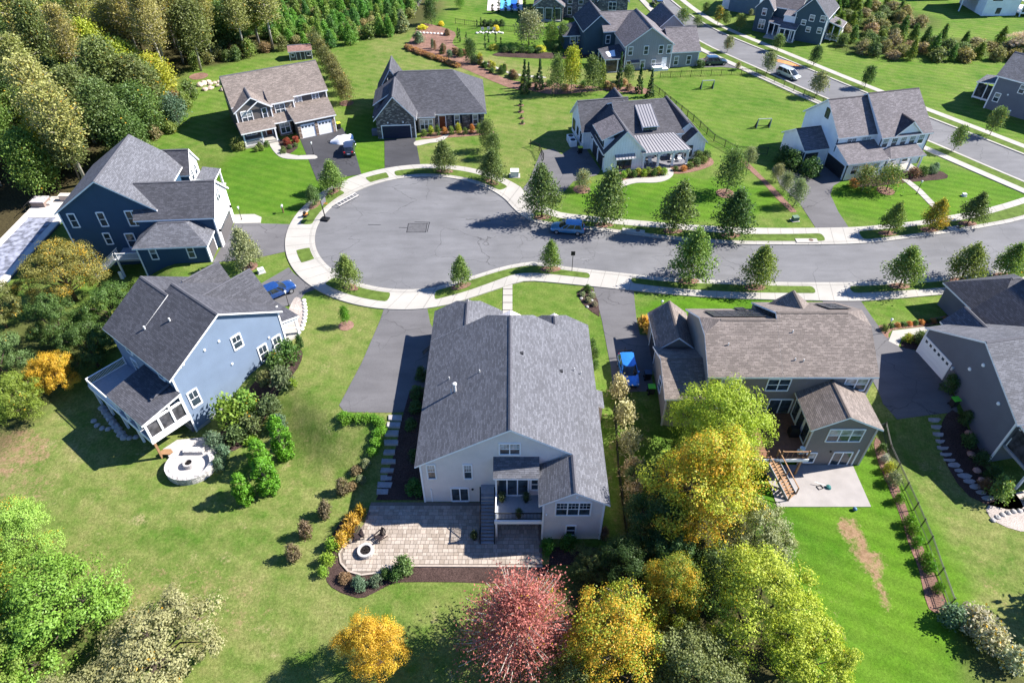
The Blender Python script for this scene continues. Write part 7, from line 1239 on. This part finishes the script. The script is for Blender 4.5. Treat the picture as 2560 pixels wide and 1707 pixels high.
car('dark teal station car on the grey house driveway', 41.2, 140.2, 5, (.03, .06, .09), 'suv'); car('dark car at the kerb of the far road by the top edge', 35.6, 178.5, 100, (.02, .025, .03), 'sedan', Hh=1.45)
t = thing('covered_trailer', 'small trailer under a crumpled white tarpaulin beside the dark SUV', 'trailer', (-28.2, 106.0, .03), rad(14)); rs = random.Random(4); rings = []
for k in range(9):
    u = k / 8; xx = -1.9 + 3.8 * u; w_ = .25 + .75 * math.sin(min(1, u * 2.2) * 1.57); hh = (.35 + .6 * math.sin(min(1, u * 2) * 1.57)) * rs.uniform(.85, 1.1)
    rings.append([(xx + rs.uniform(-.06, .06), a * w_ * rs.uniform(.92, 1.08), max(.03, b * hh * rs.uniform(.9, 1.1))) for a, b in ((-1.1, .0), (-1.0, .5), (-.7, .85), (-.2, 1), (.3, .95), (.75, .8), (1.0, .45), (1.1, 0))])
loft(rings, M('tarpaulin_white', (.72, .72, .74), .6, .12, 3), 'tarpaulin', t)
for s in (-1, 1): MB().tube([(.6, s * .85, .26), (.6, s * 1.0, .26)], [.26, .26], 14).obj('wheel', TYRE, t)
MB().beam((-2.4, 0, .3), (-1.7, 0, .35), .08).obj('hitch', BLACKM, t)
# ---------------- bins, boxes, poles ----------------
BINB = M('bin_black', (.018, .02, .022), .55, .1); BING = M('bin_lid_lime', (.10, .48, .04), .5, .08); BINY = M('bin_lid_yellow', (.5, .55, .04), .5, .08)
def bin_(x, y, deg, lid, label, z=None):
    t = thing('wheelie_bin', label, 'bin', (x, y, Z(x, y) + .03 if z is None else z), rad(deg), 'wheeled bins'); rings = [[(-a, -b, z_), (a, -b, z_), (a, b, z_), (-a, b, z_)] for a, b, z_ in ((.24, .27, .06), (.3, .34, .98))]
    loft(rings, BINB, 'body', t); MB().box(-.33, .33, -.38, .38, .98, 1.06).obj('lid', lid, t); MB().beam((-.28, .42, .95), (.28, .42, .95), .04).obj('handle', BINB, t)
    for s in (-1, 1): MB().tube([(s * .26, .3, .12), (s * .32, .3, .12)], [.12, .12], 10).obj('wheel', TYRE, t)
    return t
bin_(14.4, 51.0, 90, M('bin_lid_navy', (.03, .06, .11), .5, .1), 'dark bin beside the blue SUV at the taupe house wall'); bin_(14.45, 48.9, 90, BING, 'bin with lime green lid at the taupe house corner'); bin_(45.4, 47.5, 100, BING, 'bin with green lid in the shade of the slate house'); bin_(-29.6, 110.9, 30, BINY, 'bin with yellow lid at the brown house garage corner'); bin_(11.0, 102.0, 100, BINY, 'bin with lime lid beside the farmhouse garage wall')
GREEN = M('utility_green', (.11, .17, .12), .6, .1); UW = M('utility_pale', (.6, .62, .6), .6, .08)
def ubox(x, y, deg, s, mat, label):
    t = thing('utility_box', label, 'utility box', (x, y, Z(x, y)), rad(deg), 'utility boxes'); MB().box(-s * .5, s * .5, -s * .42, s * .42, 0, s * .75).obj('cabinet', mat, t); MB().prism([(-s * .54, -s * .46), (s * .54, -s * .46), (s * .54, s * .46), (-s * .54, s * .46)], s * .75, s * .82).obj('lid', mat, t); MB().box(-s * .7, s * .7, -s * .6, s * .6, -.05, .06).obj('pad', CONC, t)
ubox(.4, 94.6, 0, 1.2, UW, 'pale transformer box at the farmhouse driveway entrance'); ubox(39.6, 82.0, 10, .8, GREEN, 'green utility pedestal at the end of the red mulch strip'); ubox(-31.8, 69.9, 30, .7, UW, 'small white utility box between the two left driveways'); ubox(66.5, 88.6, 0, .5, UW, 'white utility box on the corner house lawn')
t = thing('air_conditioner', 'white air conditioning units with cover at the left farmhouse wall', 'air conditioner', (9.9, 105.4, 0), rad(10))
for y in (-1.3, .2): MB().box(-.6, .5, y, y + 1.2, 0, 1.0).obj('unit', TRIM, t); MB().lathe([(.42, 1.0), (.42, 1.05), (.1, 1.06)], 14, (-.05, y + .6)).obj('fan_grille', DARKV, t)
def inlet(pts, label):
    t = thing('storm_inlet', label, 'storm drain', (0, 0, 0), 0, 'storm drain inlets'); (x0, y0), (x1, y1) = pts; MB().beam((x0, y0, .17), (x1, y1, .17), .95, .1).obj('slab', CONC, t); MB().beam((x0, y0 - .5, .06), (x1, y1 - .5, .06), .06, .12).obj('opening', DARKV, t); MB().lathe([(.3, .22), (.3, .235), (.02, .235)], 14, ((x0 + x1) / 2 + .6, (y0 + y1) / 2 + .1)).obj('cover', M('cast_iron', (.12, .08, .06), .7, .2), t)
inlet(((15.1, 79.35), (18.1, 78.75)), 'concrete storm inlet in tree shade right of the blue parked car'); inlet(((38.1, 76.75), (41.0, 76.75)), 'concrete storm inlet left of the corner house driveway'); inlet(((59.9, 79.55), (61.7, 79.95)), 'storm inlet in shade beside the yellowing street tree')
def lamp(x, y, hgt, label):
    t = thing('lamp_post', label, 'lamp post', (x, y, Z(x, y)), 0, 'garden lamp posts'); MB().tube([(0, 0, -.1), (0, 0, hgt)], [.045, .035], 8).obj('pole', BLACKM, t); mb = MB(); mb.lathe([(.06, hgt), (.14, hgt + .32), (.16, hgt + .34), (.02, hgt + .46)], 6); mb.obj('lantern', UW, t); MB().lathe([(.09, 0), (.09, .12), (.05, .16)], 10).obj('base', BLACKM, t)
for a in ((42.7, 58.3, 1.8, 'lamp post at the pale walk of the slate house'), (-26.7, 63.2, 1.9, 'lamp post beside the deep blue car'), (17.4, 61.4, 1.9, 'lamp post above the tan ornamental grass'), (59.8, 89.2, 1.8, 'lamp post on the corner house walk'), (-37.9, 82.2, 1.7, 'lamp post on the pale pad by the navy house'), (-32.0, 101.6, 1.7, 'lamp post at the brown house front walk')): lamp(*a)
t = thing('sign_post', 'black sign on a post at the near kerb', 'sign', (7.6, 70.0, .14)); MB().tube([(0, 0, 0), (0, 0, 2.9)], [.04, .04], 8).obj('post', BLACKM, t); MB().box(-.26, .26, -.02, .02, 2.4, 3.0).obj('sign_panel', BLACKM, t)
t = thing('fire_hydrant', 'red fire hydrant by the far road', 'hydrant', (46.0, 150.2, .1)); MB().lathe([(.16, 0), (.16, .1), (.11, .12), (.12, .6), (.16, .62), (.1, .78), (.02, .84)], 12).obj('body', M('hydrant_red', (.45, .03, .02), .5, .1), t); MB().tube([(-.22, 0, .45), (.22, 0, .45)], [.06, .06], 8).obj('outlet', M('hydrant_red', (.45, .03, .02)), t)
t = thing('basketball_hoop', 'portable basketball hoop at the left rim of the cul-de-sac', 'hoop', (-26.1, 82.1, .1), rad(-15)); MB().beam((0, 0, .1), (-.15, 0, 2.9), .11).obj('pole', BLACKM, t); MB().box(-.6, .5, -.4, .4, 0, .2).obj('base', BLACKM, t); MB().box(.22, .27, -.6, .6, 2.55, 3.3).obj('backboard', M('backboard', (.12, .12, .13), .3, .1), t); MB().beam((-.14, 0, 2.75), (.25, 0, 2.9), .08).obj('arm', BLACKM, t)
mb = MB()
for k in range(12): a0, a1 = k * .5236, (k + 1) * .5236; mb.beam((.5 + .23 * math.cos(a0), .23 * math.sin(a0), 2.65), (.5 + .23 * math.cos(a1), .23 * math.sin(a1), 2.65), .03)
mb.obj('rim', M('rim_orange', (.6, .12, .02), .4, .1), t)
t = thing('skate_rail', 'low white metal rail with net lying on the kerb by the hoop', 'rail', (-23.9, 86.9, .14), rad(52)); PALE = M('net_white', (.6, .56, .52), .6, .1)
for b in (-.35, .35): MB().beam((-1.9, b, .35 + b * .2), (1.9, b, .35 + b * .2), .06).obj('rail', PALE, t)
for k in range(7): MB().beam((-1.8 + k * .6, -.35, .28), (-1.8 + k * .6, .35, .42), .04).obj('rung', PALE, t)
for a in (-1.8, 0, 1.8): MB().beam((a, -.35, 0), (a, -.35, .3), .05).obj('leg', BLACKM, t)
t = thing('toy_tractor', 'orange and black ride-on toy on the grass verge', 'toy', (-29.0, 83.0, .16), rad(70)); MB().box(-.4, .2, -.18, .18, .2, .45).obj('body', M('toy_orange', (.6, .22, .06), .4, .1), t); MB().box(-.45, -.1, -.15, .15, .45, .75).obj('seat', BLACKM, t)
for a, b, r in ((-.3, -.22, .2), (-.3, .22, .2), (.2, -.18, .13), (.2, .18, .13)): MB().tube([(a, b - .05, r), (a, b + .05, r)], [r, r], 12).obj('wheel', TYRE, t)
t = thing('mailbox_stand', 'white and wood mailbox stand on the lawn beside the left sidewalk', 'mailbox', (-32.5, 84.0, 0), rad(10)); MB().box(-.08, .08, -.08, .08, 0, 1.0).obj('post', CEDAR, t); mb = MB(); mb.prism([(.14 * math.cos(k * .5236), .14 * math.sin(k * .5236)) for k in range(12)], -.26, .26); mo = mb.obj('box', UW, t, (0, 0, 1.1)); mo.rotation_euler = (rad(90), 0, 0)
# ---------------- goals, fences ----------------
GOALM = M('goal_grey', (.4, .42, .44), .5, .1); NET = M('goal_net', (.02, .02, .022), .8, .1)
def goal(x, y, deg, label):
    t = thing('soccer_goal', label, 'goal', (x, y, 0), rad(deg), 'soccer goals'); w_, hh, d = 2.3, 1.65, .9
    for a, b in (((0, 0, 0), (0, 0, hh)), ((w_, 0, 0), (w_, 0, hh))): MB().beam(a, b, .1).obj('post', GOALM, t)
    MB().beam((0, 0, hh), (w_, 0, hh), .1).obj('crossbar', GOALM, t); mb = MB()
    for xx in (0, w_): mb.beam((xx, 0, hh), (xx, d, .03), .07); mb.beam((xx, 0, .03), (xx, d, .03), .07)
    mb.beam((0, d, .03), (w_, d, .03), .07); mb.obj('back_frame', BLACKM, t); nt_ = MB()
    for xx in (0, w_):
        for k in range(1, 12): f = k / 12; nt_.beam((xx, d * f, .03), (xx, d * f, hh * (1 - f)), .035); nt_.beam((xx, 0, hh * f), (xx, d * (1 - f), hh * f), .035)
    nt_.obj('net', NET, t)['kind'] = 'stuff'
goal(35.8, 127.6, 5, 'soccer goal nearer the grey house on the fenced lawn'); goal(41.9, 111.0, 5, 'soccer goal nearer the corner house on the fenced lawn')
def fence(pts, hgt, label, pitch=2.0, pk=.14, each=False, mat=BLACKM, name='metal_fence', pw=.022):
    t = thing(name, label, 'fence'); pkm = MB().box(-pw / 2, pw / 2, -pw / 2, pw / 2, .08, hgt - .04).mesh('picket', mat); pom = MB().box(-.04, .04, -.04, .04, -.1, hgt + .06).mesh('post', mat); mb = MB()
    for (a, b) in zip(pts[:-1], pts[1:]):
        L_ = math.hypot(b[0] - a[0], b[1] - a[1]); n = max(1, round(L_ / pitch)); ang_ = math.atan2(b[1] - a[1], b[0] - a[0])
        g = lambda f: (a[0] + (b[0] - a[0]) * f, a[1] + (b[1] - a[1]) * f)
        for k in range(n):
            p, q = g(k / n), g((k + 1) / n); zp_, zq = Z(*p), Z(*q); place('post', pom, t, (*p, zp_), ang_)
            for hz in (.18, hgt - .2, hgt - .04): MB().beam((*p, zp_ + hz), (*q, zq + hz), .035, .04).obj('rail', mat, t)
            m_ = int(L_ / n / pk)
            for j in range(1, m_):
                f = j / m_; x, y = p[0] + (q[0] - p[0]) * f, p[1] + (q[1] - p[1]) * f; z = zp_ + (zq - zp_) * f
                if each: place('picket', pkm, t, (x, y, z), ang_)
                else: mb.box(x - pw / 2, x + pw / 2, y - pw / 2, y + pw / 2, z + .08, z + hgt - .04)
        place('post', pom, t, (*b, Z(*b)), ang_)
    if not each: mb.obj('picket', mat, t)['kind'] = 'stuff'
    return t
fence([(35.4, 44.6), (37.7, 45.2), (37.75, 41), (37.55, 36.5), (37.3, 33), (36.9, 30), (36.6, 27.3)], 1.25, 'dark metal picket fence with planted strip, right of the concrete patio', 2.1, .14, True, M('fence_bronze', (.05, .048, .045), .4, .1, 1, .5, .3))
fence([(28.9, 133.1), (37, 133.9), (45.1, 134.7), (48.0, 134.8), (55.4, 122.4), (58.5, 117.5)], 1.25, 'black fence along the upper side of the soccer lawn and the far road', 2.3, .3); fence([(26.6, 127), (27.4, 125.0), (31.5, 113.5), (33.5, 106.1), (36.1, 101.9), (41, 101.4)], 1.3, 'black metal fence between the farmhouse and the soccer lawn', 2.2, .16)
fence([(10.3, 33.0), (10.35, 38), (10.3, 42.5), (10.25, 46)], 1.25, 'dark metal fence right of the greige house among the hydrangeas', 2.1, .16); fence([(3, 104.2), (4.4, 102.8), (5, 99.6)], 1.2, 'short black fence beside the farmhouse driveway', 1.6, .2); fence([(13, 153.5), (17, 147.6), (22, 141.5)], 1.2, 'thin black fence beside the wing of the grey house', 2.2, .3); fence([(68.5, 148.4), (74, 145), (77, 141.8)], 1.2, 'black fence behind the dark navy house porch', 2.2, .25); fence([(-13, 165), (-2, 160.5), (8, 158)], 1.2, 'thin black fence across the far lawn above the seating circle', 2.4, .4)
t = thing('retaining_wall', 'dark retaining wall running down at the thicket edge by the top', 'wall', (0, 0, 0)); MB().beam((-23.3, 170.5, .5), (-22.2, 190, .5), .4, 1.1).obj('wall', M('wall_dark', (.07, .06, .06), .9, .2), t); MB().beam((-23.3, 170.4, 1.1), (-22.2, 190, 1.1), .5, .12).obj('cap', BLACKM, t)
# orange dirt, bare soil, dry trail
drape('bare_soil', smooth([(54.2, 143.2), (56.6, 141.8), (58.4, 139.6), (58.2, 138.4), (55.4, 140.6), (53.6, 142.3)], 3, True), .03, mulchmat('orange_clay', (.42, .16, .06), (.55, .26, .11)))
# mulch rings under the street trees
ring_pts = [(-26.4, 89.7), (-28.4, 85.9), (-20.1, 66.8), (-6.3, 66.9), (-10.4, 95.8), (-3.1, 92.5), (4.2, 82.6), (12.7, 80.6), (22, 79.1), (29.7, 78.1), (4.9, 70.4), (22, 67.9), (30, 66.6), (51.2, 78.6), (57.3, 79.5), (63.2, 81), (47.9, 66.9), (55.9, 68), (61.8, 69)]
rs = random.Random(21)
for x, y in ring_pts:
    a = math.atan2(y - CY, x - CX) + math.pi / 2 if x < -1 else 0.05
    p = [((x + 1.35 * math.cos(a) * math.cos(q_) - .62 * math.sin(a) * math.sin(q_)), (y + 1.35 * math.sin(a) * math.cos(q_) + .62 * math.cos(a) * math.sin(q_))) for q_ in np.linspace(0, 6.283, 16, endpoint=False)]
    drape('mulch_ring', p, .165, MULCHR, flat=0.0)
for x, y, r in ((-30.2, 121.3, 1.3), (-19.2, 59.6, .9), (1.6, 120.4, .6), (1.6, 117.6, .6), (1.7, 115, .5), (1.8, 112.8, .5), (31.6, 89.3, 1.4), (10.4, 90.5, 1.3), (55.6, 90.1, 1.3), (-61.5, 134, 1.8), (-33.6, 71.1, 1.0)): drape('mulch_ring', [(x + r * math.cos(q_), y + r * math.sin(q_)) for q_ in np.linspace(0, 6.283, 14, endpoint=False)], .04, MULCHR)
# ---------------- deck and porch things ----------------
t = thing('covered_grill', 'grill under a black cover on the taupe house deck', 'grill', (27.6, 43.4, -.08)); loft([[(-.45, -.35, 0), (.45, -.35, 0), (.45, .35, 0), (-.45, .35, 0)], [(-.48, -.38, .7), (.48, -.38, .7), (.48, .38, .7), (-.48, .38, .7)], [(-.35, -.25, 1.15), (.35, -.25, 1.15), (.35, .25, 1.15), (-.35, .25, 1.15)]], BLACKM, 'cover', t); MB().beam((.5, -.3, .75), (.5, .3, .75), .04).obj('handle', BLACKM, t)
t = thing('planter_stack', 'grey planter pots on the taupe house deck corner', 'planter', (27.5, 41.1, -.08))
for dx, dz in ((0, 0), (.35, 0), (.15, .42)): MB().lathe([(.16, dz), (.26, dz + .4), (.24, dz + .42), (.05, dz + .38)], 12, (dx, 0)).obj('pot', UW, t)
for k, (x, y, lb) in enumerate(((-.9, 35.6, 'potted dark fern left of the greige house deck doors'), (1.25, 35.6, 'potted dark fern right of the greige house deck doors'), (.6, 33.95, 'potted dark plant at the greige house deck railing'), (-3.4, 33.4, 'potted shrub beside the foot of the deck stairs'))):
    z_ = .0 if k < 3 else PZ + .03; t = thing('potted_plant', lb, 'potted plant', (x, y, z_), 0, 'potted plants'); MB().lathe([(.15, 0), (.22, .35), (.2, .36), (.03, .32)], 12).obj('pot', BLACKM, t); c = place('foliage', PR['leafy'][k % 3][1], t, (0, 0, .3), k, (.42, .42, .5)); c.color = (.05, .07, .03, 0)
t = thing('lacrosse_rebounder', 'small teal tipped parasol and frame lying on the concrete patio', 'parasol', (30.4, 39.0, -2.63), rad(150)); MB().beam((0, 0, .12), (1.3, .25, .3), .04).obj('pole', UW, t); mb = MB(); mb.lathe([(.3, .0), (.22, .18), (.03, .26)], 10); mb.obj('canopy', M('canopy_teal', (.02, .11, .11), .7, .1), t)
t['label'] = 'teal folded parasol lying on the concrete patio'; t.name = 'parasol'
t = thing('picture_frame_toy', 'small dark square frame lying on the concrete patio', 'frame', (29.6, 39.0, -2.63), rad(20)); t.name = 'square_frame'
for a, b in (((-.25, -.2), (.25, -.2)), ((.25, -.2), (.25, .2)), ((.25, .2), (-.25, .2)), ((-.25, .2), (-.25, -.2))): MB().beam((*a, .03), (*b, .03), .05).obj('bar', BLACKM, t)
bm = bmesh.new(); bmesh.ops.create_uvsphere(bm, u_segments=16, v_segments=10, radius=.2); me = bpy.data.meshes.new('play_ball'); bm.to_mesh(me); bm.free(); me.materials.append(M('ball_blue', (.06, .14, .24), .4, .15, 4)); me.polygons.foreach_set('use_smooth', [True] * len(me.polygons)); tag(place('play_ball', me, None, (32.0, 36.5, Z(32, 36.5) + .2)), 'blue play ball on the lawn at the patio edge', 'ball')
def seat(x, y, z, deg, mat, label, grp):
    t = thing('garden_chair', label, 'chair', (x, y, z), rad(deg), grp); MB().box(-.3, .3, -.3, .3, .38, .46).obj('seat', mat, t); MB().box(-.3, .3, .26, .32, .46, .95).obj('backrest', mat, t)
    for a in (-.26, .26):
        for b in (-.26, .26): MB().box(a - .03, a + .03, b - .03, b + .03, 0, .38).obj('leg', mat, t)
    return t
def fh(x, y): c, s = math.cos(rad(10)), math.sin(rad(10)); return 13.9 + x * c - y * s, 96.2 + x * s + y * c
for k, (x, y, lb) in enumerate(((6.9, .4, 'white porch chair at the left end of the farmhouse porch'), (7.9, .3, 'white porch chair second from the left on the farmhouse porch'), (11.6, .4, 'white porch chair right of the farmhouse entrance'), (12.8, .4, 'white porch chair at the right end of the farmhouse porch'))): px, py = fh(x, y); seat(px, py, .28, 10 + 180 * 0, TRIM, lb, 'white porch chairs')
for k in range(3): seat(-6.6 + k * 1.3, 160.0 + .3 * (k % 2), 0, 180, M('chair_grey', (.5, .5, .52), .6, .1), ('grey chair of the far seating circle nearest the cypresses', 'grey middle chair of the far seating circle', 'grey chair of the far seating circle nearest the yellow bush')[k], 'far seating circle chairs')
t = thing('door_lantern_shelf', 'open black laptop-like sign board leaning at the greige house garage', 'board', (-8.9, 54.6, .03), rad(10)); t.name = 'leaning_board'; MB().beam((-.9, 0, .5), (.2, .2, 1.3), .5, .04).obj('panel', BLACKM, t); t['label'] = 'dark tilted board sticking out from the greige house garage front'
import OpenImageIO as oiio, numpy as np, sys
im=oiio.ImageBuf('/workdir/render_main.png').get_pixels(oiio.UINT8)[:,:,:3]
def s(n,u,v,r=3):
    x,y=int(u*1024/2352),int(v*1024/2352); print(n,(u,v),im[y-r:y+r+1,x-r:x+r+1].reshape(-1,3).mean(0).round().astype(int))
for n,u,v in [('road',1000,580),('road r',2100,600),('drive1 lit',860,860),('drive1 shade',930,850),('roofR',1280,900),('roofL',1060,900),('backwall',1040,1030),('lawn bl',400,1250),('lawn H8',1950,1350),('far field',2150,150),('H2 wall',560,800),('H2 roof',380,740),('conc',920,690),('H8 roof',1800,790),('H6 white',1420,340),('H4 roof',620,200),('shade lawn',180,1050),('patio',950,1260),('patio shade',1000,1180),('drive7 shade',1870,400),('H10 wall',1500,120),('H3 wall',230,470)]: s(n,u,v)
